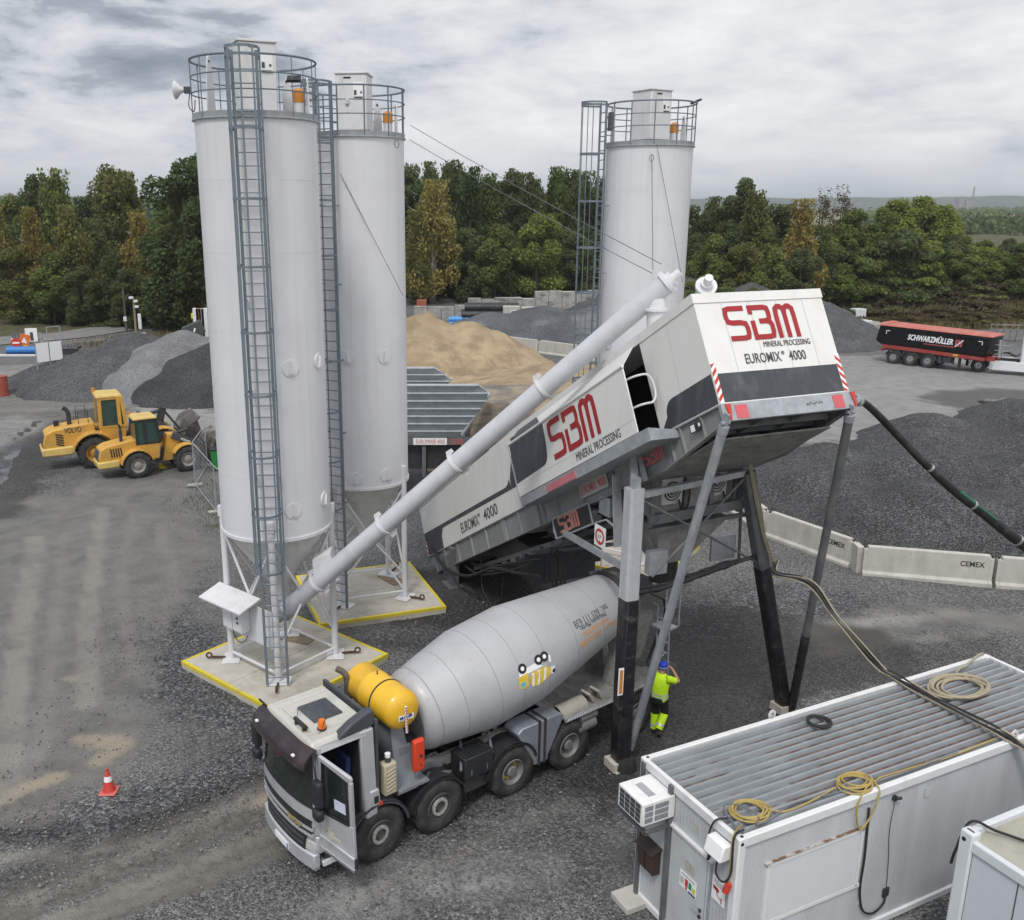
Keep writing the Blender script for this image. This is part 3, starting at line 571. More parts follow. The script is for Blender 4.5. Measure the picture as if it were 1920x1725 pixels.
for a in ((-12, 398, 104, 'ochre'), (24, 372, 114, 'green'), (66, 331, 113, 'dark'), (104, 334, 110, 'green2'), (56, 402, 101, 'ochre', 'tall ochre birch beside another at the left edge of the picture'), (126, 398, 100, 'olive2'), (152, 372, 117, 'dark'), (204, 324, 111, 'olive', 'tallest olive tree left of the gap where the wooded hill shows'), (236, 338, 114, 'olive2'), (172, 420, 104, 'dark2'),
   (256, 412, 100, 'ochre', 'orange brown birch left of the nearest silo, in front of the dark trees'), (306, 432, 97, 'olive'), (338, 306, 91, 'dark', 'tall dark tree half hidden by the nearest silo'), (366, 300, 95, 'green'), (336, 440, 92, 'olive2'), (385, 420, 92, 'olive'), (20, 470, 99, 'olive'), (90, 480, 98, 'green'), (150, 500, 97, 'dark'), (205, 480, 98, 'dark2'), (240, 505, 95, 'dark'), (300, 500, 93, 'green'), (5, 430, 108, 'dark'),
   (772, 312, 130, 'dark'), (808, 318, 124, 'dark2'), (850, 305, 127, 'dark'), (882, 328, 122, 'dark2'), (915, 340, 126, 'green2'), (960, 322, 127, 'dark'), (1000, 338, 122, 'dark2'), (1046, 328, 124, 'green2'), (1076, 322, 130, 'dark'), (1092, 335, 126, 'dark2'), (745, 330, 126, 'dark'),
   (808, 352, 116, 'yellow', 'large yellow autumn birch beside the middle silo', 1.25), (780, 405, 115, 'olive2'), (930, 425, 114, 'green'), (1012, 404, 112, 'light', 'light green tree between the middle silo and the rear silo ladder'), (880, 430, 117, 'dark'), (960, 440, 116, 'dark2'), (1060, 430, 117, 'dark'), (1085, 440, 114, 'dark'), (700, 330, 120, 'dark'), (1130, 335, 126, 'dark'), (1180, 350, 124, 'dark2'), (1240, 360, 120, 'dark'),
   (1300, 388, 114, 'dark'), (1336, 382, 113, 'dark2'), (1372, 372, 112, 'dark'), (1402, 346, 109, 'pine', 'dark pine rising highest right of the rear silo'), (1422, 372, 104, 'olive2'), (1460, 386, 112, 'dark'), (1508, 388, 102, 'ochre', 'small ochre birch standing alone in the green belt on the right'), (1484, 392, 110, 'pine'), (1548, 362, 115, 'thin'), (1582, 357, 116, 'thin'), (1606, 396, 110, 'green'), (1652, 396, 110, 'green'),
   (1692, 376, 101, 'light', 'light green tree with feathery top left of the far factory tower', 1.1), (1732, 371, 102, 'light'), (1772, 386, 101, 'light'), (1692, 436, 94, 'shrub2'), (1600, 430, 97, 'green'), (1556, 446, 96, 'light'), (1815, 444, 99, 'green'), (1850, 452, 97, 'green'), (1896, 448, 103, 'dark'), (1925, 458, 93, 'green'), (1340, 446, 98, 'green'), (1400, 462, 97, 'olive'), (1450, 470, 96, 'green'), (1505, 468, 95, 'dark'), (1310, 440, 104, 'dark'), (1640, 440, 97, 'light'), (1750, 452, 95, 'light'), (1790, 470, 94, 'green'), (1715, 405, 106, 'green'), (1440, 430, 103, 'green'), (1530, 425, 104, 'dark'), (1580, 415, 104, 'green'), (1360, 420, 106, 'dark')):
 ptree(*a)
random.seed(21)
sky_l = [(-60, 395), (0, 380), (70, 345), (130, 365), (205, 345), (250, 375), (290, 420), (330, 330), (400, 320), (560, 330), (700, 335), (850, 325), (960, 335), (1080, 335), (1200, 360), (1300, 392), (1400, 375), (1500, 400), (1600, 400), (1700, 400), (1780, 405), (1805, 455), (1960, 462)]
def skyv(u):
 for (a, b), (c, d) in zip(sky_l, sky_l[1:]):
  if a <= u <= c: return b+(d-b)*(u-a)/(c-a)
 return 430
for k in range(86):
 u = -50+2000*(k+random.random())/86; dp = random.uniform(118, 150) if not 760 < u < 1280 else random.uniform(130, 160)
 if u > 1785: dp = random.uniform(105, 125)
 if 272 < u < 318: continue
 ptree(u, skyv(u)+random.uniform(6, 46), dp, random.choice(['dark', 'dark', 'dark2', 'green', 'green2', 'olive', 'pine' if 1280 < u < 1620 else 'dark']))
for k in range(64):    # scrub belt in front of the trees on the right, and undergrowth of the other edges
 if k < 36: u = 1300+640*k/36+random.uniform(-8, 8); dp = random.uniform(104, 111) if u > 1500 else random.uniform(90, 98); p = aty(u, 0, dp); tree(random.choice(['shrub', 'shrub', 'shrub2', 'shrub3', 'green']), p.x, dp, random.uniform(3.2, 5.6), wide=1.15)
 elif k < 50: u = -20+330*(k-36)/14; p = aty(u, 0, 93+random.uniform(0, 4)+(3 if u < 120 else 0)); tree(random.choice(['shrub2', 'shrub2', 'shrub']), p.x, p.y+3.5, random.uniform(2.6, 4.2), wide=1.1)
 else: u = 765+340*(k-50)/14; p = aty(u, 0, 120+random.uniform(0, 5)); tree(random.choice(['shrub2', 'shrub2', 'shrub']), p.x, p.y, random.uniform(2.5, 4.0), wide=1.1)
for k in range(60):
 u = 1540+420*random.random(); dp = random.uniform(94, 106); p = aty(u, 560, dp); tree(random.choice(['scrub', 'scrub', 'scrub2']), p.x, dp+2, random.uniform(.7, 1.7), wide=1.2)
for k in range(16):
 u = 270+130*random.random(); p = aty(u, 0, random.uniform(80, 88)); tree(random.choice(['scrub2', 'scrub']), p.x, p.y, random.uniform(.6, 1.3))
def grass(name, n, sampler, h, seed, cols):
 rg = np.random.default_rng(seed); xy = np.array([sampler(rg) for _ in range(n)]); z = bank_z(xy[:, 0], xy[:, 1]); a = rg.uniform(0, 2*PI, n); hh = h*rg.uniform(.4, 1.3, n); w = (.05 if h > .3 else .012)*rg.uniform(.7, 1.6, n); lean = rg.normal(size=(n, 2))*.22
 b = np.stack([xy[:, 0], xy[:, 1], z-.02], -1); u = np.stack([np.cos(a), np.sin(a), 0*a], -1)*w[:, None]; tp = b+np.stack([lean[:, 0]*hh, lean[:, 1]*hh, hh], -1)
 q = np.stack([b-u, b+u, tp], 1).reshape(-1, 3); me = bpy.data.meshes.new(name); me.from_pydata(q.tolist(), [], [(3*i, 3*i+1, 3*i+2) for i in range(n)]); me.materials.append(cols)
 o = bpy.data.objects.new(name, me); C.objects.link(o); return o
def s_right(rg):
 u = rg.uniform(1540, 1960); dp = rg.uniform(93.5, 108); p = aty(u, 560, dp); return (p.x, dp)
def s_left(rg):
 t = rg.uniform(0, 1); p = atz(190+210*t, 646-16*t); return (p.x+rg.normal()*1.2, p.y+rg.normal()*1.6)
def s_near(rg):
 c = [(-10.6, 36.8), (-10.9, 39.5), (-9.5, 35.2)][rg.integers(0, 3)]; return (c[0]+rg.normal()*.55, c[1]+rg.normal()*.8)
dry = leaf_mat('dry grass', (.11, .09, .04), (.30, .24, .12)); fresh = leaf_mat('green grass', (.05, .075, .02), (.16, .19, .06))
for nm, n, s_, h, sd, m_, lb in (('grass', 9000, s_right, .75, 1, dry, 'dry tall grass on the bank behind the tipper trailer'), ('grass', 3500, s_left, .55, 2, dry, 'dry grass verge along the road behind the gravel heaps'), ('grass', 700, s_near, .16, 3, fresh, 'short green weeds at the foot of the wire fence')):
 o = grass(nm, n, s_, h, sd, m_); o['kind'] = 'stuff'; o['label'] = lb; o['category'] = 'grass'
# ------------------------------------------------------------------ heaps of aggregate
def pile(name, label, bumps, mt, slope=.62, rough=.10, res=.28, pad_=2.0, cat='gravel heap', clip=None, ridge_=0.0, seed=0, crest=.6):
 bx = [b[0] for b in bumps]; by_ = [b[1] for b in bumps]; R_ = max(b[2] for b in bumps)/slope+pad_
 x0, x1, y0, y1 = min(bx)-R_, max(bx)+R_, min(by_)-R_, max(by_)+R_; cx, cy = (x0+x1)/2, (y0+y1)/2
 nx, ny = int((x1-x0)/res)+1, int((y1-y0)/res)+1
 X, Y = np.meshgrid(np.linspace(x0, x1, nx), np.linspace(y0, y1, ny), indexing='ij')
 wx = (fbm(X*.45, Y*.45, 4, seed+1)-.5)*1.6; wy = (fbm(X*.45, Y*.45, 4, seed+5)-.5)*1.6
 Z = np.full(X.shape, -9.0); k = 5.0; acc = 0
 for b in bumps:
  d = np.hypot(X+wx-b[0], (Y+wy-b[1])*(b[3] if len(b) > 3 else 1)); z = b[2]+crest*.35-slope*np.sqrt(d*d+crest*crest); acc = acc+np.exp(np.clip(k*z, -60, 60))
 Z = np.log(acc+1e-30)/k
 Z = Z+(fbm(X*.9, Y*.9, 5, seed+9)-.5)*rough*2+(fbm(X*3.3, Y*3.3, 3, seed+3)-.5)*rough*.5
 if ridge_: Z = Z+ridge_*np.abs(np.sin(X*1.1+fbm(X*.4, Y*.4, 3, seed)*7))*sstep(.3, 1.5, Z)*(fbm(X*.3, Y*.5, 2, seed+30) > .48)
 if clip is not None: Z = clip(X, Y, Z)
 Z = np.maximum(Z, -.25); keep = Z > -.2
 i = np.arange(nx*ny).reshape(nx, ny); q = np.stack([i[:-1, :-1], i[1:, :-1], i[1:, 1:], i[:-1, 1:]], -1).reshape(-1, 4)
 kq = keep.ravel()[q].any(1); q = q[kq]; used = np.unique(q); mp = -np.ones(nx*ny, int); mp[used] = np.arange(len(used))
 co = np.stack([X-cx, Y-cy, Z], -1).reshape(-1, 3)[used]; q = mp[q]
 me = bpy.data.meshes.new(name); me.from_pydata(co.tolist(), [], q.tolist()); me.shade_smooth(); me.materials.append(mt)
 o = bpy.data.objects.new(name, me); C.objects.link(o); o.location = (cx, cy, 0); return tag(o, label, cat)
g_dark = stones('dark crushed stone', [(.030, .031, .032), (.054, .055, .057), (.073, .075, .077), (.098, .1, .102), (.128, .13, .132)], 20, .5, .5, .035)
g_black = stones('black crushed stone', [(.018, .019, .021), (.032, .033, .036), (.045, .047, .05), (.062, .064, .068), (.08, .082, .085)], 22, .5, .5, .035)
g_light = stones('light crushed stone', [(.095, .097, .10), (.125, .127, .13), (.155, .157, .16), (.185, .187, .19), (.23, .232, .233)], 22, .5, .4, .03)
g_mid = stones('blue grey chippings', [(.045, .048, .055), (.065, .07, .078), (.085, .09, .10), (.11, .115, .125), (.14, .145, .153)], 20, .3, .4, .04, patch=(.17, .172, .175), psc=.22, plo=.5, phi=.6, pamt=.75)
g_near = stones('dark road chippings', [(.022, .0225, .0225), (.040, .041, .0415), (.058, .059, .060), (.082, .083, .084), (.165, .166, .167)], 24, .45, .8, .035)
sand_m = stones('building sand', [(.27, .205, .125), (.30, .23, .145), (.33, .255, .165), (.365, .29, .19)], 60, .35, .15, .01, patch=(.205, .155, .098), psc=.5, plo=.48, phi=.6, pamt=.75)
pile('gravel_heap', 'dark grey gravel heap, left part of the big mound behind the wheel loaders', [(-28.5, 64.0, 1.3), (-26.0, 65, 2.3), (-22.6, 66.3, 3.35), (-30.5, 63.5, .6), (-25.2, 62.0, 1.8), (-23.2, 63.2, 2.6), (-23.8, 60.2, 1.0)], g_dark, .50, seed=3)
pile('gravel_heap', 'pale grey gravel tongue running down between two dark heaps', [(-19.0, 65.2, 3.75), (-19.9, 63.0, 2.95), (-15.5, 66.6, 3.7), (-20.6, 60.4, 1.75), (-20.8, 58.4, .85), (-19.4, 57.6, .6)], g_light, .56, seed=8, rough=.06)
pile('gravel_heap', 'blackish gravel heap beside the nearest silo, right part of the big mound', [(-12.0, 62.8, 3.5), (-9.5, 63, 3.2), (-15.8, 62.8, 3.5), (-17.3, 61.4, 2.8), (-17.4, 59.9, 2.1), (-14, 60.4, 2.5)], g_black, .60, seed=14, rough=.06)
pile('sand_heap', 'big tan sand heap behind the screw conveyor', [(-2.2, 72.5, 4.2), (1.6, 71.8, 3.5), (-6.5, 73, 3.6), (3.6, 71.0, 2.2), (-3, 69, 2.6), (.8, 68.5, 1.8)], sand_m, .56, .07, .22, cat='sand heap', ridge_=.13, seed=5)
pile('chippings_heap', 'blue grey chippings heap with pale streaks behind the sand heap', [(4, 90, 2.2), (9, 90.5, 2.7), (14, 90, 2.7), (19, 90, 2.4)], g_mid, .34, .05, seed=6)
pile('gravel_heap', 'tall dark gravel heap behind the plant, beside the tipper trailer', [(24.5, 98, 5.2), (30, 94, 4.7), (34, 90, 4.0), (20, 100, 4.6), (33, 85, 3.2), (36, 84, 1.6), (28, 88, 3.4)], g_dark, .50, .10, seed=11)
BL = [(11.0, 38.5), (11.41, 36.4), (11.9, 33.1), (13.84, 29.5), (17.75, 28.25), (21.8, 27.2), (26, 26.2), (34, 24.5)]
def near_clip(X, Y, Z):
 d = pl_dist(X, Y, BL); inside = np.zeros(X.shape, bool)
 yl = np.interp(X, [p[0] for p in BL], [p[1] for p in BL]); inside = (Y > yl) & (X > 11.0)
 lim = .55+d*.62
 return np.where(inside & (d > .14), np.minimum(Z, lim), -9)
pile('gravel_heap', 'wide low heap of dark chippings behind the concrete barriers', [(15.5, 37, 1.5), (18, 33.5, 1.9), (22, 32, 2.0), (26.5, 31.5, 1.9), (20.5, 38, 2.1), (24.5, 36.5, 2.3), (29, 36, 2.2), (34, 34, 2.2), (17.5, 41.5, 1.3), (23, 42.5, 1.9), (28, 42.5, 2.1), (33, 41, 2.2), (38, 40, 2.2), (26, 48.3, 1.3), (31, 48.5, 1.7), (36, 48, 1.9), (34, 53, 1.2), (40, 52, 1.7), (42, 46, 2)], g_near, .42, .09, .2, clip=near_clip, seed=17, crest=.9)
# ------------------------------------------------------------------ cement silos on their pads
def pad(cx, cy, rz, label, size=3.9, th=.22):
 t = thing('concrete_pad', label, 'concrete pad', (cx, cy, 0), rz, 'concrete pads under the silos')
 h = size/2; mb = MB()
 mb.b2((-h, -h, -.15), (-.006, h, th)); mb.b2((.006, -h, -.15), (h, h, th-.004))
 mb.build('slab', concrete, t, bevel=.012)
 mb = MB(); w = .085; e = .003
 for a, b in (((-h-e, -h-e), (h+e, -h+w)), ((-h-e, h-w), (h+e, h+e)), ((-h-e, -h+w), (-h+w, h-w)), ((h-w, -h+w), (h+e, h-w))):
  mb.b2((a[0], a[1], th-.09), (b[0], b[1], th+.004))
 mb.build('painted_edge', yellow_line, t)
 mb = MB()                       # ply offcut left on the slab
 mb.box((-.62, .95, th+.02), (.95, .5, .02), Matrix.Rotation(.3, 3, 'Z')); mb.build('plywood_sheet', wood, t)
 return t
def ladder_parts(t, ang, r0, z0, ztop, cage0, parent_names=True, yaw_off=0.0):
 """vertical ladder standing off the shell at azimuth ang, hooped cage outward"""
 o = Vector((math.cos(ang), math.sin(ang), 0)); s = Vector((-o.y, o.x, 0)); up = Vector((0, 0, 1))
 P = lambda a, b, z: o*(r0+a)+s*b+up*z
 mb = MB()
 for b in (-.26, .26): mb.bar(P(0, b, z0), P(0, b, ztop), .065, .05, up=o)
 z = z0+.2
 while z < ztop-.1: mb.cyl(P(0, -.26, z), P(0, .26, z), .016, n=6, caps=False); z += .28
 z = z0+1.2
 while z < ztop-.6:
  for b in (-.26, .26): mb.bar(P(0, b, z), P(-.22, b, z), .05, .03)
  z += 2.1
 mb.build('ladder', galv_blue, t)
 mb = MB(); hz = []; z = cage0
 while z < ztop: hz.append(z); z += 1.43
 hz.append(ztop)
 arc = [(.0, -.30), (.22, -.36), (.48, -.33), (.66, -.18), (.72, 0), (.66, .18), (.48, .33), (.22, .36), (.0, .30)]
 for z in hz:
  pts = [P(a, b, z) for a, b in arc]
  for p, q in zip(pts, pts[1:]): mb.bar(p, q, .012, .055)
 for a, b in ((.22, -.36), (.60, -.26), (.72, 0), (.60, .26), (.22, .36)):
  mb.bar(P(a-.015, b*.97, hz[0]), P(a-.015, b*.97, hz[-1]), .04, .014, up=o)
 mb.build('ladder_cage', galv_blue, t)
def silo(cx, cy, rz, r, lad, label, zs=0.0, cabinet=False, ports=(), lug_tall=0):
 z0 = .22; t = thing('cement_silo', label, 'cement silo', (cx, cy, z0), rz, 'cement silos of the mixing plant')
 zb, zt = 3.83-zs, 13.58-zs; rs = r-.035
 mb = MB(); mb.lathe([(rs, zb), (rs, zt)], n=72, caps=False); mb.build('shell', white_silo, t, smooth=True)
 mb = MB()
 for zz in (5.4, 7.15, 8.9, 10.7, 12.3):   # welded seams between the shell courses
  mb.lathe([(rs-.01, zz-zs-.007), (rs+.0035, zz-zs-.006), (rs+.0035, zz-zs+.006), (rs-.01, zz-zs+.007)], n=72, caps=False)
 mb.build('weld_seam', mat('weld seam paint', (.62, .62, .635), .5, var=.05) if 'weld seam paint' not in bpy.data.materials else bpy.data.materials['weld seam paint'], t, split=True)
 mb = MB(); mb.lathe([(.16, 1.75-zs), (.2, 1.75-zs), (.2, 2.05-zs), (.3, 2.25-zs), (rs-.02, zb-.02)], n=56); mb.build('cone', mat('silo cone paint', (.62, .62, .60), .55, var=.05, dirt=(.36, .34, .30), damt=.6, dscale=(2, 2, .5)) if 'silo cone paint' not in bpy.data.materials else bpy.data.materials['silo cone paint'], t, smooth=True)
 mb = MB(); mb.lathe([(rs-.03, zb-.06), (rs+.03, zb-.06), (rs+.03, zb+.02), (rs-.03, zb+.02)], n=72, caps=False); mb.build('lower_ring', white_silo, t, smooth=True)
 mb = MB(); mb.lathe([(.0, zt), (r-.02, zt), (r+.02, zt+.01), (r+.02, zt+.04), (r-.01, zt+.05), (r, zt+.16), (r-.06, zt+.16), (r-.07, zt+.05), (.0, zt+.05)], n=72, caps=False); mb.build('roof_deck', galv, t, smooth=True, ang=25)
 # railing
 mb = MB(); zr = zt+.14
 for h, rad in ((1.16, .026), (.80, .016), (.45, .016)):
  mb.tube([((r-.01)*math.cos(a), (r-.01)*math.sin(a), zr+h) for a in [2*PI*k/56 for k in range(56)]], rad, 7, closed=True)
 for k in range(12):
  a = 2*PI*(k+.4)/12; c, s = (r-.01)*math.cos(a), (r-.01)*math.sin(a); mb.bar((c, s, zr-.1), (c, s, zr+1.16), .045, .02)
 mb.build('railing', galv_blue, t)
 ladder_parts(t, lad, r+.20, .05, zt+1.32, 3.3)
 # filter housing on the deck
 f = R(20); Mz = Matrix.Rotation(f, 3, 'Z')
 mb = MB(); mb.box((0, 0, zt+.95), (.86, .86, 1.45), Mz); b = mb.build('dust_filter', white_paint, t, bevel=.03)
 mb = MB(); mb.box((0, 0, zt+.16), (.98, .98, .16), Mz); mb.build('filter_base', cement_steel, b)
 mb = MB(); mb.box(Mz @ Vector((0, 0, 0))+Vector((0, 0, zt+1.70)), (.92, .92, .05), Mz); mb.build('filter_lid', white_paint, b, bevel=.01)
 mb = MB(); q = Mz @ Vector((.20, -.437, 1.25)); mb.box(q+Vector((0, 0, zt)), (.28, .012, .42), Mz); l = mb.build('filter_notice', white_flat, b)
 mb = MB(); q = Mz @ Vector((.12, -.445, 1.20)); mb.box(q+Vector((0, 0, zt)), (.07, .01, .12), Mz); q = Mz @ Vector((.28, -.445, 1.2)); mb.box(q+Vector((0, 0, zt)), (.05, .01, .05), Mz); q = Mz @ Vector((.2, -.445, 1.07)); mb.box(q+Vector((0, 0, zt)), (.24, .01, .05), Mz); mb.build('notice_symbols', dark_text, b)
 mb = MB(); q = Mz @ Vector((-.1, -.436, 1.58)); mb.box(q+Vector((0, 0, zt)), (.2, .012, .035), Mz); mb.build('filter_vent', black_void, b)
 # lifting lugs round the rim
 for a, hh in ((R(158)-rz, 1.52), (R(62)-rz, 1.15), (R(18)-rz, 1.02)):
  o = Vector((math.cos(a), math.sin(a), 0)); s = Vector((-o.y, o.x, 0)); q = o*(r-.22)
  th = o*.03; pts = [q+s*x+Vector((0, 0, zt+z)) for x, z in ((-.17, .02), (.17, .02), (.13, hh*.62), (.06, hh-.05), (.0, hh), (-.06, hh-.05), (-.13, hh*.62))]
  mb = MB(); mb.prism(pts, th); lg = mb.build('lifting_lug', white_paint, t, bevel=.006)
  mb = MB(); mb.cyl(q+Vector((0, 0, zt+hh-.13))-o*.005, q+th+Vector((0, 0, zt+hh-.13))+o*.005, .032, n=12); mb.build('eye', black_void, lg)
 a = R(33)-rz; q = Vector((math.cos(a), math.sin(a), 0))*(r-.34)
 mb = MB(); mb.cyl(q+Vector((0, 0, zt+.50)), q+Vector((0, 0, zt+.76)), .14, n=16); mb.cyl(q+Vector((0, 0, zt+.76)), q+Vector((0, 0, zt+.82)), .14, .06, n=16); mb.build('pressure_valve', orange_paint, t, smooth=True)
 mb = MB(); mb.cyl(q+Vector((0, 0, zt+.03)), q+Vector((0, 0, zt+.50)), .13, n=16); mb.build('valve_socket', white_paint, t, smooth=True)
 # legs, feet, bracing
 feet = []
 for k in range(4):
  a = k*PI/2; x, y = 1.38*math.cos(a), 1.38*math.sin(a); feet.append(Vector((x, y, 0)))
  mb = MB(); mb.cyl((x, y, .03), (x, y, zb+.42), .085, n=18); lg = mb.build('leg', white_silo, t, smooth=True)
  o = Vector((math.cos(a), math.sin(a), 0)); s = Vector((-o.y, o.x, 0)); Mk = Matrix.Rotation(a, 3, 'Z')
  mb = MB(); mb.box((x, y, .02), (.46, .62, .03), Mk); mb.build('foot_plate', white_paint, lg, bevel=.008)
  mb = MB(); mb.bar(o*1.55+Vector((0, 0, .05)), o*1.93+Vector((0, 0, .07)), .05, .05);
  mb.tube([o*(1.98+.07*math.cos(t_))+Vector((0, 0, .12+.07*math.sin(t_))) for t_ in [2*PI*i/12 for i in range(12)]], .025, 6, closed=True); mb.build('tow_eye', rust, lg)
  mb = MB(); mb.box(o*(rs+.05)+Vector((0, 0, zb+.36)), (.10, .16, .26), Mk); mb.build('leg_bracket', white_silo, lg)
 mb = MB(); up = lambda v, z: Vector((v.x, v.y, z))
 for k in range(4):
  p, q = feet[k], feet[(k+1) % 4]; m_ = (p+q)/2
  mb.cyl(up(p, .22), up(q, .22), .035, n=8)
  mb.cyl(up(p, zb-.15), up(m_, 2.05-zs), .036, n=8); mb.cyl(up(q, zb-.15), up(m_, 2.05-zs), .036, n=8)
  mb.cyl(up(m_, 2.05-zs), up(p, .75), .032, n=8); mb.cyl(up(m_, 2.05-zs), up(q, .75), .032, n=8)
 mb.build('bracing', white_silo, t, smooth=True)
 for a, z in ports:      # sensor discs with a small flap
  a -= rz; o = Vector((math.cos(a), math.sin(a), 0)); s = Vector((-o.y, o.x, 0)); q = o*(rs-.01)+Vector((0, 0, z))
  mb = MB(); mb.cyl(q, q+o*.03, .20, n=24); pd = mb.build('sensor_disc', white_silo, t, smooth=True)
  mb = MB(); mb.prism([q+o*.03+s*x+Vector((0, 0, zz)) for x, zz in ((-.05, -.13), (.05, -.13), (.0, .15))], o*.05); mb.build('sensor_flap', white_paint, pd)
 if cabinet:
  p, q = feet[2], feet[3]; d = (q-p).normalized(); nn = Vector((d.y, -d.x, 0));  nn = nn if nn.dot(p+q) > 0 else -nn
  mb = MB(); A = p+nn*.10; B = A+d*1.95
  mb.hexa([up(A+d*.05, .95), up(B, .95), up(A+d*.05+nn*.03, .95), up(B+nn*.03, .95), up(A+d*.05, 1.95), up(B, 1.95), up(A+d*.05+nn*.03, 1.95), up(B+nn*.03, 1.95)]); pn = mb.build('cabinet_board', white_silo, t)
  mb = MB(); mb.hexa([up(A-d*.25-nn*.05, 2.13), up(A+d*1.45-nn*.05, 2.13), up(A-d*.25+nn*.62, 1.93), up(A+d*1.45+nn*.62, 1.93)]+[up(A-d*.25-nn*.05, 2.17), up(A+d*1.45-nn*.05, 2.17), up(A-d*.25+nn*.62, 1.97), up(A+d*1.45+nn*.62, 1.97)]); mb.build('rain_roof', white_paint, t)
  mb = MB(); E0, E1 = A+d*.28+nn*.04, A+d*1.08+nn*.04
  mb.hexa([up(E0, 1.2), up(E1, 1.2), up(E0+nn*.26, 1.2), up(E1+nn*.26, 1.2), up(E0, 1.86), up(E1, 1.86), up(E0+nn*.26, 1.86), up(E1+nn*.26, 1.86)]); cb = mb.build('control_cabinet', white_silo, t, bevel=.012)
  mb = MB(); mm = (E0+E1)/2+nn*.262; mb.bar(up(mm, 1.22), up(mm, 1.84), .008, .008); mb.bar(up(mm+d*.18, 1.58), up(mm+d*.26, 1.58), .02, .05); mb.bar(up(mm+d*.18, 1.45), up(mm+d*.26, 1.45), .02, .05); mb.build('door_gap', dark_text, cb)
  mb = MB(); g0 = A+d*.5+nn*.15
  mb.tube(catmull([up(g0, 1.2), up(g0+d*.02, .95), up(g0+d*.2, .82), up(g0+d*.45, .9), up(g0+d*.6, 1.1)]), .012, 6); mb.build('cable', black_rubber, t)
 return t
pad(-4.45, 22.70, R(-40.5), 'concrete pad with yellow edge under the nearest cement silo, beside the truck cab')
pad(-2.62, 27.22, R(-71), 'concrete pad with yellow edge and dark damp patch under the middle cement silo')
pad(6.24, 30.80, R(-33.8), 'concrete pad with yellow edge behind the mixing plant legs, under the rear silo')
P1 = ((R(-58), 8.05), (R(-20), 8.1), (R(-62), 4.55), (R(-18), 4.6))
s1 = silo(-4.5, 22.75, R(4.5), 1.42, -PI/2, 'white cement silo nearest the camera, with floodlight, horn antenna and switch cabinet', cabinet=True, ports=P1)
s2 = silo(-2.66, 27.30, R(-26), 1.385, -PI/2, 'white cement silo in the middle of the three, overlapped by the nearest silo', zs=.08, ports=((R(-100), 7.6), (R(-55), 7.6), (R(-95), 3.55+.5), (R(-55), 4.1)))
s3 = silo(6.30, 30.95, R(11.2), 1.385, PI, 'white cement silo standing behind the mixing plant, caged ladder on its left side', zs=.08, ports=((R(-150), 7.4), (R(-95), 7.4)))
# extras fixed to the first silo
mb = MB(); q = Vector((-1.46, -.25, 14.25)); mb.lathe([(.20, 0), (.19, .02), (.08, .12), (.04, .2)], q+Vector((-.28, 0, 0)), (1, -.1, 0), 24); mb.build('radio_dish', white_paint, s1, smooth=True)
mb = MB(); mb.box(q+Vector((.0, 0, .0)), (.16, .12, .14)); mb.tube(catmull([q+Vector((.05, -.05, -.05)), q+Vector((.02, -.1, -.35)), q+Vector((.12, -.05, -.45)), q+Vector((.15, 0, -.2))]), .012, 6); mb.build('dish_bracket', dark_grey_plastic, s1)
mb = MB(); q = Vector((.98, -.98, 14.42)); mb.box(q, (.30, .24, .06), Matrix.Rotation(.5, 3, 'X')); mb.build('floodlight', black_plastic, s1)
mb = MB(); mb.box(q+Vector((0, .02, -.036)), (.25, .19, .01), Matrix.Rotation(.5, 3, 'X')); mb.build('floodlight_lens', white_paint, s1)
mb = MB(); q = Vector((1.22, -.55, 14.86)); mb.box(q, (.3, .2, .06), Matrix.Rotation(-.4, 3, 'Y')); mb.build('floodlight', black_plastic, s3)
mb = MB(); q = Vector((.55, -1.25, 14.25)); mb.cyl(q, q+Vector((0, 0, .2)), .05, n=10); mb.box(q+Vector((.05, -.1, .1)), (.1, .2, .1)); mb.build('camera_unit', white_paint, s2)
mb = MB(); mb.box((-1.25, .25, 14.3), (.07, .28, .55)); mb.build('junction_box', galv_dark, s3)
# ------------------------------------------------------------------ mobile concrete mixing plant: raised semi-trailer on legs
TAU = R(29.2); S0, Z0, HW = -1.99, 8.46, 1.54
plant = thing('mixing_plant', 'white and anthracite mobile concrete mixing plant, raised on steel legs over the mixer truck', 'mixing plant', (5.5475, 18.98, 0), 0.3977)
PW = Matrix.Translation((5.5475, 18.98, 0)) @ Matrix.Rotation(0.3977, 4, 'Z')
ct, st_ = math.cos(TAU), math.sin(TAU)
def P(a, l, b): return Vector((l, S0+a*ct+b*st_, Z0-a*st_+b*ct))
vA = Vector((0, ct, -st_)); vB = Vector((0, st_, ct)); vL = Vector((1, 0, 0))
def side_poly(mb, pts, l=-HW, th=.004):
 return mb.prism([P(a, l, b) for a, b in pts], -vL*th)
def arc2(cx, cy, r, a0, a1, n=6): return [(cx+r*math.cos(R(a0+(a1-a0)*i/n)), cy+r*math.sin(R(a0+(a1-a0)*i/n))) for i in range(n+1)]
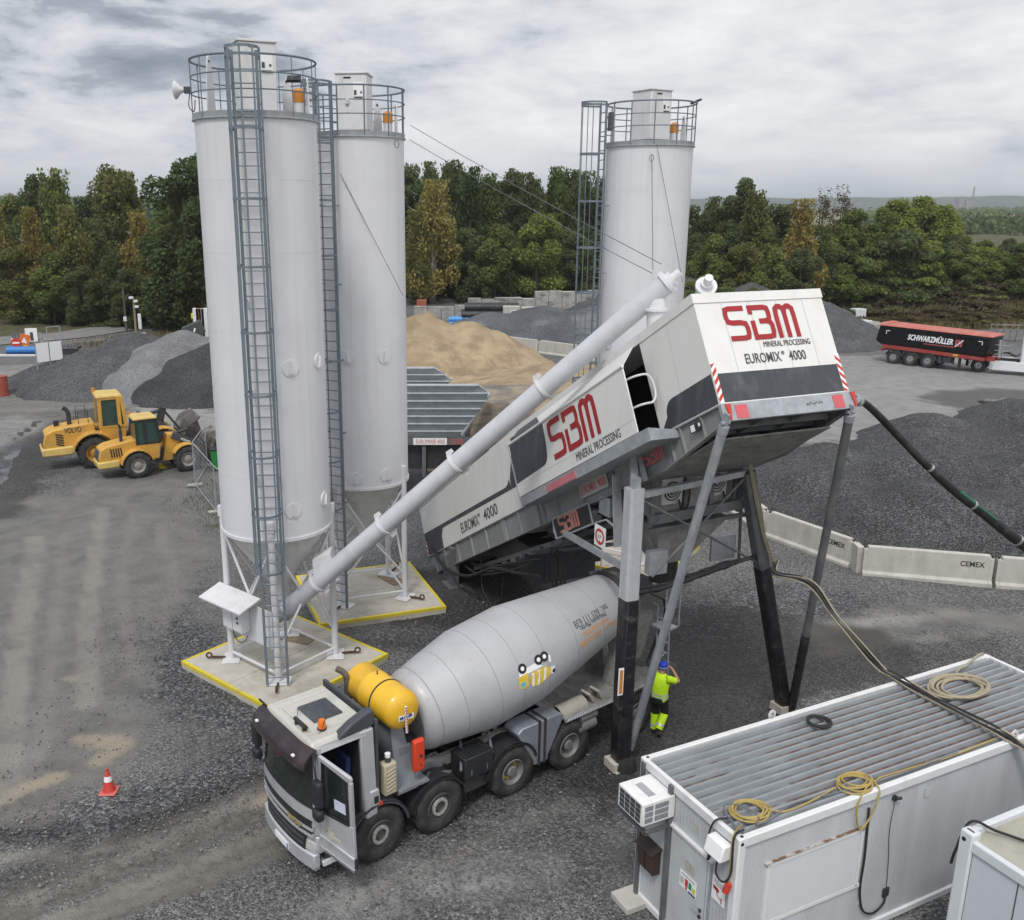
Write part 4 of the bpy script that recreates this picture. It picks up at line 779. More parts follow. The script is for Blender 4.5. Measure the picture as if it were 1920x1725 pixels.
def body():
 top = lambda a: 2.15-0.0 if a <= 5 else 2.15-(a-5)*.030
 mb = MB()
 # closed box with an opening on the near side behind the swung out bay
 A0, A1, A2, A3 = 0, 1.95, 8.1, 16.8
 def seg(a, b): mb.hexa([P(a, -HW, .0), P(b, -HW, .0), P(a, HW, 0), P(b, HW, 0), P(a, -HW, top(a)), P(b, -HW, top(b)), P(a, HW, top(a)), P(b, HW, top(b))])
 seg(A0, A1); seg(A2, 16.8)
 mb.hexa([P(A1, -.6, 0), P(A2, -.6, 0), P(A1, HW, 0), P(A2, HW, 0), P(A1, -.6, top(A1)), P(A2, -.6, top(A2)), P(A1, HW, top(A1)), P(A2, HW, top(A2))])
 mb.hexa([P(A1, -HW, top(A1)-.14), P(A2, -HW, top(A2)-.14), P(A1, -.6, top(A1)-.14), P(A2, -.6, top(A2)-.14), P(A1, -HW, top(A1)), P(A2, -HW, top(A2)), P(A1, -.6, top(A1)), P(A2, -.6, top(A2))])
 bd = mb.build('housing', white_panel, plant)
 mb = MB()     # roof flashing, slightly proud all round
 f0, f1 = -.02, 8.7
 mb.hexa([P(f0, -HW-.02, 1.98), P(f1, -HW-.02, top(f1)-.16), P(f0, HW+.02, 1.98), P(f1, HW+.02, top(f1)-.16), P(f0, -HW-.02, 2.17), P(f1, -HW-.02, top(f1)+.02), P(f0, HW+.02, 2.17), P(f1, HW+.02, top(f1)+.02)])
 mb.build('roof_flashing', white_panel, bd)
 mb = MB()     # sheet joints on the front and side
 for l in (-.93, -.28, .37, 1.02): mb.hexa([P(-.004, l-.004, .02), P(0, l-.004, .02), P(-.004, l+.004, .02), P(0, l+.004, .02), P(-.004, l-.004, 1.97), P(0, l-.004, 1.97), P(-.004, l+.004, 1.97), P(0, l+.004, 1.97)])
 side_poly(mb, [(1.02, .57), (1.028, .57), (.938, 1.97), (.93, 1.97)], th=.003)
 side_poly(mb, [(9.72, .70), (9.73, .70), (9.43, 1.98), (9.42, 1.98)], th=.006)
 mb.build('panel_joint', mat('panel joint', (.42, .42, .41), .7, var=.1), bd)
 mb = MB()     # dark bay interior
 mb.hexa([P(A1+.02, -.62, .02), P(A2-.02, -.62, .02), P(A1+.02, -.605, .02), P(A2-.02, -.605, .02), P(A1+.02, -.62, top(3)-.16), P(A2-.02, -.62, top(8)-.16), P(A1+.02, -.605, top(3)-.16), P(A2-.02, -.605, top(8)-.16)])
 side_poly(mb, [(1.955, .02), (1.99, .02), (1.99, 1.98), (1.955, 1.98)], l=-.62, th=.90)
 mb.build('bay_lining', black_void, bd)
 # anthracite areas
 mb = MB()
 mb.hexa([P(-.006, -HW+.11, .03), P(0, -HW+.11, .03), P(-.006, HW-.11, .03), P(0, HW-.11, .03), P(-.006, -HW+.11, .585), P(0, -HW+.11, .585), P(-.006, HW-.11, .585), P(0, HW-.11, .585)])
 side_poly(mb, [(.03, .02), (1.86, .02), (1.80, .12)]+arc2(1.32, .27, .30, 0, 90)[0:]+[(.03, .60)])
 side_poly(mb, [(8.12, .60), (9.25, .60), (9.20, .90), (9.0, 1.2), (8.75, 1.6), (8.62, 1.93), (8.12, 1.95)])
 side_poly(mb, [(9.25, .60), (16.78, .66), (16.78, .79), (9.60, .735), (9.42, .78), (9.28, .90), (9.252, .80)])
 side_poly(mb, [(15.15, .01), (16.78, .01), (16.78, .66), (15.0, .645), (15.12, .50)])
 side_poly(mb, [(14.6, .642), (15.0, .645), (15.12, .50), (15.15, .38), (15.13, .52), (15.05, .60), (14.9, .637)])
 mb.build('anthracite_panel', anthracite, bd, split=True)
 # hatched markers at the front corners
 for sgn, l in ((-1, -HW), (1, HW-.11)):
  mb = MB(); mb.hexa([P(-.012, l, .02), P(0, l, .02), P(-.012, l+.11, .02), P(0, l+.11, .02), P(-.012, l, .80), P(0, l, .80), P(-.012, l+.11, .80), P(0, l+.11, .80)])
  mk = mb.build('hatched_marker', white_flat, bd); mb = MB()
  for k in range(5):
   b0 = .03+k*.165; sk = .11 if sgn < 0 else -.11
   q = [(l+.002, b0), (l+.108, b0+sk), (l+.108, b0+sk+.08), (l+.002, b0+.08)]
   q = [(x, min(.795, max(.025, y))) for x, y in q]
   mb.prism([P(-.013, x, y) for x, y in q], -vA*.003)
  mb.build('stripe', red_bright, mk)
 # tail edge marker
 mb = MB(); side_poly(mb, [(16.70, .02), (16.79, .02), (16.79, .5), (16.70, .5)], th=.008); mk = mb.build('hatched_marker', white_flat, bd)
 mb = MB()
 for k in range(3): side_poly(mb, [(16.70, .05+k*.16), (16.79, .10+k*.16), (16.79, .18+k*.16), (16.70, .13+k*.16)], l=-HW-.008, th=.003)
 mb.build('stripe', red_bright, mk)
 mb = MB(); side_poly(mb, [(16.25, 1.28), (16.55, 1.28), (16.55, 1.55), (16.25, 1.55)], th=.006); mb.build('small_notice', white_flat, bd)
 return bd
bd = body()
def bay():
 o = .60; L0 = -HW
 mb = MB()      # outer panel, sloping upper panel, closed left end
 a0, a1 = 1.86, 7.62
 mb.hexa([P(a0, L0-o, .08), P(a1, L0-o, .08), P(a0, L0-o+.03, .08), P(a1, L0-o+.03, .08), P(a0, L0-o, 1.45), P(a1, L0-o, 1.45), P(a0, L0-o+.03, 1.45), P(a1, L0-o+.03, 1.45)])
 mb.hexa([P(a0, L0-o, 1.44), P(a1, L0-o, 1.44), P(a0+.28, L0-.03, 1.955), P(a1+.5, L0-.03, 1.90), P(a0, L0-o, 1.47), P(a1, L0-o, 1.47), P(a0+.28, L0-.03, 1.985), P(a1+.5, L0-.03, 1.93)])
 mb.prism([P(a1, L0-o+.03, .08), P(a1, L0-o+.03, 1.44), P(a1+.5, L0, 1.90), P(a1+.3, L0, .08)], -vA*.02)
 by = mb.build('side_bay', white_panel, plant, bevel=.006)
 mb = MB(); mb.cyl(P(a0-.02, L0-o+.0, 1.47), P(a1+.02, L0-o+.0, 1.47), .035, n=10); mb.build('edge_tube', white_panel, by, smooth=True)
 mb = MB(); z = L0-o
 side_poly(mb, [(7.60, .42), (7.60, 1.43), (5.62, 1.43), (5.66, .95)]+arc2(6.0, .78, .30, 180, 270)[1:], l=z)
 mb.prism([P(7.6, z, 1.475), P(8.09, L0-.03, 1.935), P(6.9, L0-.03, 1.94), P(5.75, z, 1.475)], vB*.004)
 mb.build('anthracite_panel', anthracite, by, split=True)
 mb = MB(); side_poly(mb, [(1.88, .355), (7.6, .355), (7.6, .363), (1.88, .363)], l=z, th=.003); mb.build('panel_joint', bpy.data.materials['panel joint'], by)
 mb = MB()      # grey platform edge under the bay
 mb.hexa([P(1.45, z-.03, -.20), P(7.55, z-.03, -.18), P(1.45, L0+.9, -.20), P(7.55, L0+.9, -.18), P(1.45, z-.03, .06), P(7.55, z-.03, .05), P(1.45, L0+.9, -.17), P(7.55, L0+.9, -.15)])
 pf = mb.build('platform', galv, by)
 mb = MB(); mb.hexa([P(4.55, z-.05, -.17), P(6.0, z-.05, -.17), P(4.55, z-.03, -.17), P(6.0, z-.03, -.17), P(4.55, z-.05, .0), P(6.0, z-.05, .0), P(4.55, z-.03, .0), P(6.0, z-.03, .0)]); mb.build('reflector', mat('faded pink reflector', (.50, .16, .19), .5, var=.12), pf)
 mb = MB(); q = [P(1.9, L0-.42, .55), P(1.78, L0-.42, .58), P(1.78, L0-.42, 1.16), P(1.9, L0-.42, 1.2)]
 mb.tube(chaikin([P(2.1, L0-.50, .62), P(1.75, L0-.42, .62), P(1.66, L0-.10, .62), P(1.66, L0-.10, 1.22), P(1.75, L0-.42, 1.22), P(2.1, L0-.5, 1.22)], 2), .024, 8); mb.build('grab_rail', white_paint, by, smooth=True)
 mb = MB(); mb.cyl(P(a1, z-.01, .0), P(a1+.05, z-.01, 1.45), .014, n=6); mb.build('rod', galv, by)
 return by
by = bay()
def logo(parent, O, U, V, h, mt, th=.004, wd=.17, name='logo'):
 """the red S-B-m lettering built from bent strokes; O origin, U/V unit axes, h height"""
 O = Vector(O); U = Vector(U); V = Vector(V); nn = U.cross(V)
 S_ = [(.74, 1), (.16, 1), (.02, .96), (0, .82), (0, .70), (.04, .56), (.2, .52), (.52, .52), (.70, .48), (.74, .34), (.74, .16), (.70, .03), (.56, 0), (0, 0)]
 B1 = [(.98, .78), (.98, 1), (1.52, 1), (1.66, .97), (1.69, .84), (1.69, .70), (1.66, .57), (1.52, .535), (1.26, .535)]
 B2 = [(1.52, .535), (1.68, .50), (1.73, .38), (1.73, .16), (1.69, .03), (1.54, 0), (1.0, 0), (1.0, .56)]
 M1 = [(1.98, -.07), (1.98, .72), (2.0, .92), (2.10, 1), (2.20, 1), (2.31, .93), (2.33, .75), (2.33, -.07)]
 M2 = [(2.33, .75), (2.36, .93), (2.47, 1), (2.56, 1), (2.67, .92), (2.69, .72), (2.69, -.07)]
 mb = MB()
 for i, q in enumerate((S_, B1, B2, M1, M2)):
  sharp = q
  pts = [O+U*(x*h)+V*(y*h) for x, y in sharp]
  mb.strip(pts, wd*h, nn, th+i*.0008)
 return mb.build(name, mt, parent)
def front_text():
 F = lambda l, b: P(-.008, l, b); U, V = vL, vB
 logo(bd, F(-.90, 1.24), U, V, .60, red_logo)
 text('MINERAL PROCESSING', .165, dark_text, bd, plane_M(F(-.20, 1.035), U, V), width=1.13)
 text('EUROMIX', .275, dark_text, bd, plane_M(F(-.72, .735), U, V), width=.84, bold=.002)
 text('\u00ae', .10, dark_text, bd, plane_M(F(.165, .86), U, V))
 text('4000', .275, dark_text, bd, plane_M(F(.33, .735), U, V), width=.41, bold=.002)
front_text()
def side_text():
 U = -vA; V = vB
 G = lambda a, b, l: P(a, l, b)
 z = -HW-.60-.006
 logo(by, G(5.38, .52, z), U, V, .80, red_logo)
 text('MINERAL PROCESSING', .26, dark_text, by, plane_M(G(4.42, .17, z), U, V), width=1.95)
 z = -HW-.006
 text('EUROMIX', .46, dark_text, bd, plane_M(G(13.38, .15, z), U, V), width=1.5, bold=.003)
 text('\u00ae', .16, dark_text, bd, plane_M(G(11.83, .36, z), U, V))
 text('4000', .46, dark_text, bd, plane_M(G(11.45, .17, z), U, V), width=1.05, bold=.003)
side_text()
def chassis():
 pr = [(0.02, -.33), (0.02, -.004), (16.8, -.004), (16.8, -.56), (16.3, -.62), (2.1, -.68), (1.75, -.62)]
 ch = None
 for sg in (-1, 1):
  mb = MB(); l = sg*1.47
  mb.prism([P(a, l-.01, b) for a, b in pr], vL*.02)
  mb.hexa([P(0, l-.075, -.03), P(16.8, l-.075, -.03), P(0, l+.075, -.03), P(16.8, l+.075, -.03), P(0, l-.075, -.004), P(16.8, l-.075, -.004), P(0, l+.075, -.004), P(16.8, l+.075, -.004)])
  for (a, b), (c, d) in (((.02, -.33), (1.75, -.62)), ((1.75, -.62), (2.1, -.68)), ((2.1, -.68), (16.3, -.62)), ((16.3, -.62), (16.8, -.56))):
   mb.hexa([P(a, l-.075, b-.025), P(c, l-.075, d-.025), P(a, l+.075, b-.025), P(c, l+.075, d-.025), P(a, l-.075, b), P(c, l-.075, d), P(a, l+.075, b), P(c, l+.075, d)])
  for a in (.65, 1.35, 1.75, 2.9, 3.2, 4.1, 4.25, 5.6, 6.9, 7.7, 8.0, 9.2, 10.2, 10.35, 11.6, 12.8, 14.0, 15.2, 16.2):
   lo = -.33-(a-.02)*.168 if a < 1.75 else -.65
   mb.hexa([P(a-.012, l-.07, lo), P(a+.012, l-.07, lo), P(a-.012, l+.07, lo), P(a+.012, l+.07, lo), P(a-.012, l-.07, -.02), P(a+.012, l-.07, -.02), P(a-.012, l+.07, -.02), P(a+.012, l+.07, -.02)])
  c = mb.build('chassis_beam', galv_dark if sg > 0 else mat('grey chassis steel', (.235, .245, .25), .55, .2, var=.12, dirt=(.33, .325, .31), damt=.55, dscale=(2, 2, 1), dlo=.45, dhi=.7), plant)
  if sg < 0: ch = c
 mb = MB()
 mb.hexa([P(-.05, -HW-.02, -.34), P(.04, -HW-.02, -.34), P(-.05, HW+.02, -.34), P(.04, HW+.02, -.34), P(-.05, -HW-.02, -.005), P(.04, -HW-.02, -.005), P(-.05, HW+.02, -.005), P(.04, HW+.02, -.005)])
 bp = mb.build('front_beam', galv, plant, bevel=.006)
 for l0, l1 in ((-1.27, -1.0), (1.04, 1.30)):
  mb = MB(); mb.hexa([P(-.058, l0, -.31), P(-.05, l0, -.31), P(-.058, l1, -.31), P(-.05, l1, -.31), P(-.058, l0, -.05), P(-.05, l0, -.05), P(-.058, l1, -.05), P(-.05, l1, -.05)]); mb.build('red_plate', mat('red reflector sheet', (.55, .11, .13), .4, var=.08) if 'red reflector sheet' not in bpy.data.materials else bpy.data.materials['red reflector sheet'], bp)
 for l in (-1.42, HW+.02):
  mb = MB(); mb.prism([P(-.075, l-.06, -.02), P(-.075, l+.06, -.02), P(-.075, l+.015, -.32), P(-.075, l-.015, -.32)], vA*.02); mb.build('pennant_reflector', red_bright, bp)
 mb = MB(); random.seed(4)
 for k in range(9): l = .38+k*.045; mb.prism([P(-.052, l, -.2+random.random()*.03), P(-.052, l+.04, -.2+random.random()*.05), P(-.052, l+.02, -.16+random.random()*.04)], vA*.002)
 mb.build('scribble', black_plastic, bp)
 # belly sheet and cross members
 mb = MB()
 mb.hexa([P(.55, -1.40, -.55), P(2.2, -1.40, -.70), P(.55, 1.40, -.55), P(2.2, 1.40, -.70), P(.55, -1.40, -.52), P(2.2, -1.40, -.67), P(.55, 1.40, -.52), P(2.2, 1.40, -.67)])
 mb.hexa([P(2.2, -1.40, -.70), P(9.0, -1.40, -.70), P(2.2, 1.40, -.70), P(9.0, 1.40, -.70), P(2.2, -1.40, -.67), P(9.0, -1.40, -.67), P(2.2, 1.40, -.67), P(9.0, 1.40, -.67)])
 mb.hexa([P(9.0, -1.40, -.45), P(16.7, -1.40, -.45), P(9.0, 1.40, -.45), P(16.7, 1.40, -.45), P(9.0, -1.40, -.42), P(16.7, -1.40, -.42), P(9.0, 1.40, -.42), P(16.7, 1.40, -.42)])
 mb.build('belly_sheet', cement_steel, plant)
 mb = MB()
 for a in (.55, 1.0, 1.5): mb.bar(P(a, -1.4, -.30), P(a, 1.4, -.30), .06, .12, up=vB)
 for l in (-.5, .45): mb.bar(P(.1, l, -.28), P(2.0, l, -.34), .06, .1)
 mb.build('cross_member', galv_dark, plant, split=True)
 # writing on the near beam
 z = -1.47-.082
 for a, b, txt in ((2.62, -.42, 'S'),):
  logo(ch, P(2.78, -1.47-.08, -.44), -vA, vB, .27, red_dull, name='logo')
 mb = MB(); side_poly(mb, [(4.30, -.50), (5.62, -.50), (5.62, -.16), (4.30, -.16)], l=-1.55, th=.006); pl = mb.build('name_plate', mat('dirty plate', (.36, .355, .34), .6, var=.1), ch)
 text('EUROMIX', .27, red_dull, pl, plane_M(P(5.57, -1.558, -.42), -vA, vB), width=.74, bold=.002)
 text('\u00ae', .09, red_dull, pl, plane_M(P(4.74, -1.558, -.30), -vA, vB))
 text('4000', .27, red_dull, pl, plane_M(P(4.72, -1.558, -.42), -vA, vB), width=.36, bold=.002)
 mb = MB(); side_poly(mb, [(.62, -.27), (1.0, -.27), (1.0, -.10), (.62, -.10)], l=-1.56, th=.004); sp = mb.build('maker_plate', black_plastic, ch)
 mb = MB(); side_poly(mb, [(.66, -.20), (.72, -.20), (.72, -.13), (.66, -.13)], l=-1.565, th=.003); side_poly(mb, [(.84, -.25), (.97, -.25), (.97, -.12), (.84, -.12)], l=-1.565, th=.003); mb.build('plate_symbols', white_flat, sp)
 return ch
ch = chassis()
def legs():
 wrapm = mat('black foil wrap', (.018, .018, .02), .32, var=.4, scale=3, bump=1.0, bscale=9, dirt=(.12, .118, .11), damt=.5, dscale=(2.5, 2.5, 6), dlo=.55, dhi=.7)
 post_m = mat('galvanised post', (.46, .48, .50), .45, .2, var=.08, scale=5, dirt=(.30, .30, .29), damt=.5, dscale=(5, 5, .6))
 def ohex(mb, p, q, w):   # hollow section with chamfered corners
  p, q = Vector(p), Vector(q); u, v, d = frame(q-p); c = .28
  u = Vector((1, 0, 0)); u = (u-d*u.dot(d)).normalized(); v = d.cross(u)
  o = [(-1, -1+2*c*.5), (-1, 1-c), (-1+c, 1), (1-c, 1), (1, 1-c), (1, -1+c), (1-c, -1), (-1+c, -1)]
  mb.add([p+u*x*w/2+v*y*w/2 for x, y in o]+[q+u*x*w/2+v*y*w/2 for x, y in o], [tuple(range(8)), tuple(range(15, 7, -1))]+[(i, 8+i, 8+(i+1) % 8, (i+1) % 8) for i in range(8)])
 specs = (((-2.06, -.22, 0.0), (-1.97, -.08, 6.38), 3.98, .34), ((2.97, .24, 0.0), (1.14, .20, 6.32), 3.98, .30))
 for k, (b, tp, zw, w) in enumerate(specs):
  b, tp = Vector(b), Vector(tp); m_ = b.lerp(tp, zw/tp.z)
  mb = MB(); ohex(mb, m_, tp, w); lg = mb.build('leg', post_m if k == 0 else galv_dark, plant)
  mb = MB(); ohex(mb, b, m_, w*1.06); mb.build('foil_wrap', wrapm, lg, bevel=.02)
  mb = MB(); mb.box(b+Vector((0, 0, .02)), (.5, .5, .05)); mb.box(b+Vector((-.18, .0, .12)), (.22, .4, .2)); mb.build('foot_plate', concrete, lg)
  if k == 0:
   mb = MB(); mb.lathe([(.27, .0), (.26, .16), (.2, .3)], b+Vector((.05, -.1, 0)), n=16); mb.build('foot_sleeve', black_rubber, lg, smooth=True)
 mb = MB()       # brackets to the chassis
 mb.bar((-1.97, -.08, 6.32), (-1.62, .55, 6.85), .14, .22); mb.bar((1.14, .2, 6.3), (1.4, .6, 6.75), .2, .24)
 mb.bar((-1.97, -.1, 6.38), (-1.97, -.1, 6.62), .16, .16); mb.bar((-1.75, -.1, 6.55), (-1.5, .55, 6.9), .1, .1)
 mb.build('leg_bracket', galv, plant, split=True)
 for p, q in (((-1.76, -.14, .34), (-1.60, -2.2, 8.02)), ((3.05, .10, .1), (1.51, -2.1, 7.95))):
  p, q = Vector(p), Vector(q)
  bm_ = mat('scuffed galvanised tube', (.30, .325, .36), .5, .3, var=.15, scale=4, dirt=(.45, .44, .42), damt=.6, dscale=(6, 6, 1.5), dlo=.5, dhi=.6) if 'scuffed galvanised tube' not in bpy.data.materials else bpy.data.materials['scuffed galvanised tube']
  mb = MB(); mb.cyl(p, q, .088, n=18); br = mb.build('brace', bm_ if p.x < 0 else galv_dark, plant, smooth=True)
  mb = MB(); d = (q-p).normalized(); mb.cyl(q-d*.05, q+d*.10, .10, n=14); mb.bar(q+d*.08, q+d*.34, .05, .12); mb.cyl(q+d*.16-vL*.09, q+d*.16+vL*.09, .04, n=10); mb.build('end_fork', galv, br)
  if p.x > 0: mb = MB(); mb.cyl(p, p.lerp(q, .30), .105, n=14); mb.build('foil_wrap', wrapm, br, smooth=True)
  if p.x < 0:
   mb = MB(); c = p.lerp(q, .34)+vL*.1; mb.tube([c+Vector((.06*math.cos(t), 0, .06*math.sin(t))) for t in [2*PI*i/10 for i in range(10)]], .018, 6, closed=True); mb.build('ring', galv, br)
 mb = MB(); mb.box((.0, 0, 0), (.02, .14, .68), None)
 mb = MB(); w = .36
 mb.hexa([Vector(k) for k in ((-2.36, -.44, 1.92), (-2.235, -.44, 1.92), (-2.36, -.425, 1.92), (-2.235, -.425, 1.92), (-2.36, -.44, 2.55), (-2.235, -.44, 2.55), (-2.36, -.425, 2.55), (-2.235, -.425, 2.55))]); rp_ = mb.build('marker_plate', white_flat, plant)
 mb = MB(); mb.b2((-2.335, -.446, 1.96), (-2.26, -.44, 2.51)); mb.build('orange_reflector', orange_paint, rp_)
 # tie bars between the legs
 mb = MB(); mb.bar((-1.8, -.1, 6.22), (1.02, .18, 6.30), .11, .13); mb.build('tie_bar', galv, plant)
 mb = MB(); mb.cyl((-1.78, -.14, 6.1), (1.62, .2, 4.12), .028, n=8); mb.cyl((1.06, .16, 6.2), (-1.5, -.2, 4.4), .028, n=8); mb.build('cross_tie', galv_dark, plant, split=True)
 mb = MB(); pts = catmull([(-1.85, -.2, 4.12), (-1.2, -.15, 4.1), (-.3, -.1, 4.2), (.6, .05, 4.25), (1.62, .2, 4.26)], 5)
 mb.tube(pts, [.085, .09, .07, .075, .09, .08, .07, .075, .085, .1, .08, .085, .09, .08, .085, .1, .07, .06, .05, .05, .05], 9); mb.build('wrapped_tie', wrapm, plant, smooth=True)
 # long diagonal strut and rear legs
 mb = MB(); mb.bar((-1.62, 3.3, 4.25), (-1.95, .15, 4.55), .09, .14); mb.build('strut', galv, plant)
 for l in (-1, 1):
  mb = MB(); x = l*1.5; mb.bar((x, 10.5, 0), (x, 10.5, 1.35), .28, .24); mb.prism([(x-.02, 10.62, .02), (x-.02, 11.35, .02), (x-.02, 11.5, .66), (x-.02, 10.62, 1.1)], (.04, 0, 0)); mb.box((x, 10.6, .02), (.5, .7, .04)); mb.build('rear_leg', galv_dark, plant)
legs()
def machinery():
 mb = MB()     # mixer trough and its frame under the front of the trailer
 mb.b2((-1.0, .55, 5.35), (1.28, 2.9, 6.35)); mb.b2((-1.25, 1.2, 6.1), (1.3, 3.6, 6.55)); mb.build('mixer_trough', cement_steel, plant, bevel=.03)
 mb = MB()
 for x in (-1.12, -.25, .42, 1.22): mb.bar((x, .48, 5.3), (x, .48, 6.75), .08, .10)
 mb.bar((-1.2, .44, 5.42), (1.4, .44, 5.50), .12, .22); mb.bar((-1.2, .44, 5.18), (1.4, .44, 5.22), .10, .08); mb.bar((-1.2, .42, 6.62), (1.4, .42, 6.70), .1, .12)
 mb.bar((1.0, .3, 6.55), (1.38, .3, 5.5), .12, .14); mb.bar((1.38, .5, 4.1), (1.34, .55, 5.6), .05, .05)
 mb.build('mixer_frame', galv_dark, plant)
 for x, y, z in ((-.62, .52, 6.0), (.56, .52, 6.05)):
  mb = MB(); mb.b2((x-.27, y-.05, z-.3), (x+.27, y+.05, z+.28)); md = mb.build('drive_cover', mat('pale grey cover', (.40, .40, .385), .6, var=.12, dirt=(.2, .2, .19), damt=.6) if 'pale grey cover' not in bpy.data.materials else bpy.data.materials['pale grey cover'], plant, bevel=.01)
  mb = MB()
  for r_ in (.22, .15, .085): mb.lathe([(r_-.03, 0), (r_, .03), (r_-.03, .05)], (x, y-.03, z), (0, -1, 0), 24, caps=False)
  mb.build('pulley', dark_steel, md, smooth=True)
  mb = MB(); mb.tube(catmull([(x+.25, y-.1, z+.2), (x+.38, y-.14, z+.05), (x+.35, y-.15, z-.35), (x+.22, y-.12, z-.42), (x+.15, y-.1, z-.2)]), .022, 6); mb.build('hose', black_rubber, md, smooth=True)
 mb = MB()     # discharge hopper above the truck
 mb.hexa([(-.65, .65, 4.25), (-.05, .65, 4.25), (-.65, 1.3, 4.25), (-.05, 1.3, 4.25), (-1.0, .5, 5.2), (1.0, .5, 5.2), (-1.0, 2.2, 5.2), (1.0, 2.2, 5.2)]); mb.build('discharge_hopper', cement_steel, plant)
 mb = MB(); mb.b2((-1.12, .42, 4.12), (-.66, .62, 4.66)); mb.b2((.62, .55, 4.15), (1.30, .62, 4.72)); mb.build('splash_plate', galv, plant, bevel=.008, split=True)
 mb = MB(); mb.lathe([(.34, 4.27), (.32, 3.95), (.30, 3.7)], (-.35, 1.0, 0), n=20, caps=False); mb.build('rubber_sleeve', black_rubber, plant, smooth=True)
 mb = MB(); mb.hexa([(-1.2, 3.0, 4.1), (.2, 3.0, 4.1), (-1.2, 4.6, 3.6), (.2, 4.6, 3.6), (-1.3, 2.2, 5.3), (.2, 2.2, 5.3), (-1.3, 5.4, 3.9), (.2, 5.4, 3.9)]); mb.build('skip_guide', dark_steel, plant)
 mb = MB()
 mb.b2((-1.0, 6.0, 1.7), (1.0, 9.6, 2.1)); mb.b2((-1.2, 6.0, 2.1), (1.2, 8.6, 2.9)); mb.build('underbody', dark_steel, plant)
 mb = MB(); mb.tube(catmull([(-1.55, 1.0, 6.0), (-1.62, .8, 5.6), (-1.55, .75, 5.2), (-1.6, .7, 4.95), (-1.58, .72, 4.7)]), .03, 7); mb.build('hydraulic_hose', black_rubber, plant, smooth=True)
 mb = MB(); mb.bar((-1.55, 1.15, 6.3), (-1.55, .95, 4.7), .04, .34); mb.build('guide_plate', galv, plant)
 mb = MB(); rg = random.Random(31)
 for k in range(14):
  y = 1.2+.55*k; z = 6.0-.56*y; mb.bar((-1.35, y, z), (1.3, y+rg.uniform(-.1, .1), z+rg.uniform(-.1, .1)), .07, .10)
 mb.bar((-1.2, 1.0, 5.3), (-1.2, 9.5, .95), .08, .12); mb.bar((1.2, 1.0, 5.3), (1.2, 9.5, .95), .08, .12); mb.build('lattice', galv_dark, plant, split=True)
 mb = MB()
 for k in range(5): x = -1.3+.16*k; mb.tube(catmull([(x, .9, 5.9), (x-.05, 1.6, 5.2+.1*k), (x, 2.6, 4.9), (x-.04, 3.6, 4.2), (x, 5.0, 3.5)]), .025, 5)
 mb.build('supply_line', black_rubber, plant, smooth=True, split=True)
 mb = MB(); mb.b2((-1.5, 1.55, 5.15), (-1.15, 2.0, 5.6)); mb.b2((-1.5, 2.3, 4.75), (-1.2, 2.6, 5.1)); mb.build('switch_box', galv, plant, bevel=.02, split=True)
 # hanging cable loops
 random.seed(8)
 mb = MB()
 for k in range(7):
  y = 4.15+random.random()*.4; dz = 1.25+random.random()*.5; x = -1.1-random.random()*.2
  mb.tube(catmull([(x, y, 3.35), (x, y-.22, 2.8), (x, y-.10, 3.35-dz), (x, y+.12, 3.30-dz), (x, y+.25, 2.8), (x, y+.05, 3.35)]), .016, 5)
 mb.tube(catmull([(-1.55, 12.2, .75), (-1.66, 11.2, .58), (-1.66, 10.2, .62), (-1.6, 9.0, .95), (-1.5, 7.6, 1.7), (-1.5, 6.2, 2.1), (-1.3, 5.0, 2.4)]), .05, 7)
 mb.tube(catmull([(-1.4, 8.6, 1.6), (-1.45, 8.4, .8), (-1.4, 7.8, .42), (-1.4, 7.2, .8), (-1.4, 7.1, 1.7)]), .018, 5)
 mb.tube(catmull([(-1.4, 9.8, .95), (-1.5, 8.6, 1.15), (-1.5, 7.2, 1.7), (-1.4, 5.6, 2.5)]), .035, 6); mb.tube(catmull([(-1.3, 9.6, 1.1), (-1.4, 8.0, 1.6), (-1.4, 6.6, 2.2), (-1.3, 5.0, 2.9)]), .04, 6)
 mb.build('cable_loop', black_rubber, plant, smooth=True, split=True)
 # illuminated name board and height limit board on the near side
 mb = MB(); side_poly(mb, [(5.34, -1.12), (7.10, -1.12), (7.10, -.70), (5.34, -.70)], l=-1.56, th=.04); sb = mb.build('sign_board', black_plastic, plant)
 mb = MB(); z = -1.60
 pts = [P(a, z, b) for a, b in ((5.26, -1.16), (7.16, -1.16), (7.16, -.66), (5.26, -.66))]
 mb.tube(pts, .028, 6, closed=True); mb.tube([pts[1]+vL*.02, pts[1]+vL*.02+vA*.1+vB*.2, pts[2]+vL*.02], .025, 6); mb.build('sign_frame', galv, sb, smooth=True)
 logo(sb, P(6.86, -1.605, -1.05), -vA, vB, .36, mat('pale red letters', (.46, .20, .17), .5, var=.1), wd=.2, th=.012)
 mb = MB(); mb.hexa([Vector(k) for k in ((-1.64, 1.88, 4.53), (-1.64, 1.36, 4.47), (-1.625, 1.88, 4.53), (-1.625, 1.36, 4.47), (-1.64, 1.94, 4.95), (-1.64, 1.46, 4.92), (-1.625, 1.94, 4.95), (-1.625, 1.46, 4.92))])
 mb = MB(); c = Vector((-1.64, 1.66, 4.70)); mb.box(c, (.014, .46, .50)); hs = mb.build('height_limit_board', white_flat, plant)
 mb = MB(); mb.lathe([(.135, 0), (.19, 0), (.19, .006), (.135, .006)], c-vL*.008, (-1, 0, 0), 32, caps=False); mb.build('red_ring', red_bright, hs)
 text('3,9', .13, dark_text, hs, plane_M(c+Vector((-.010, .10, -.045)), (0, -1, 0), (0, 0, 1)), sx=.95)
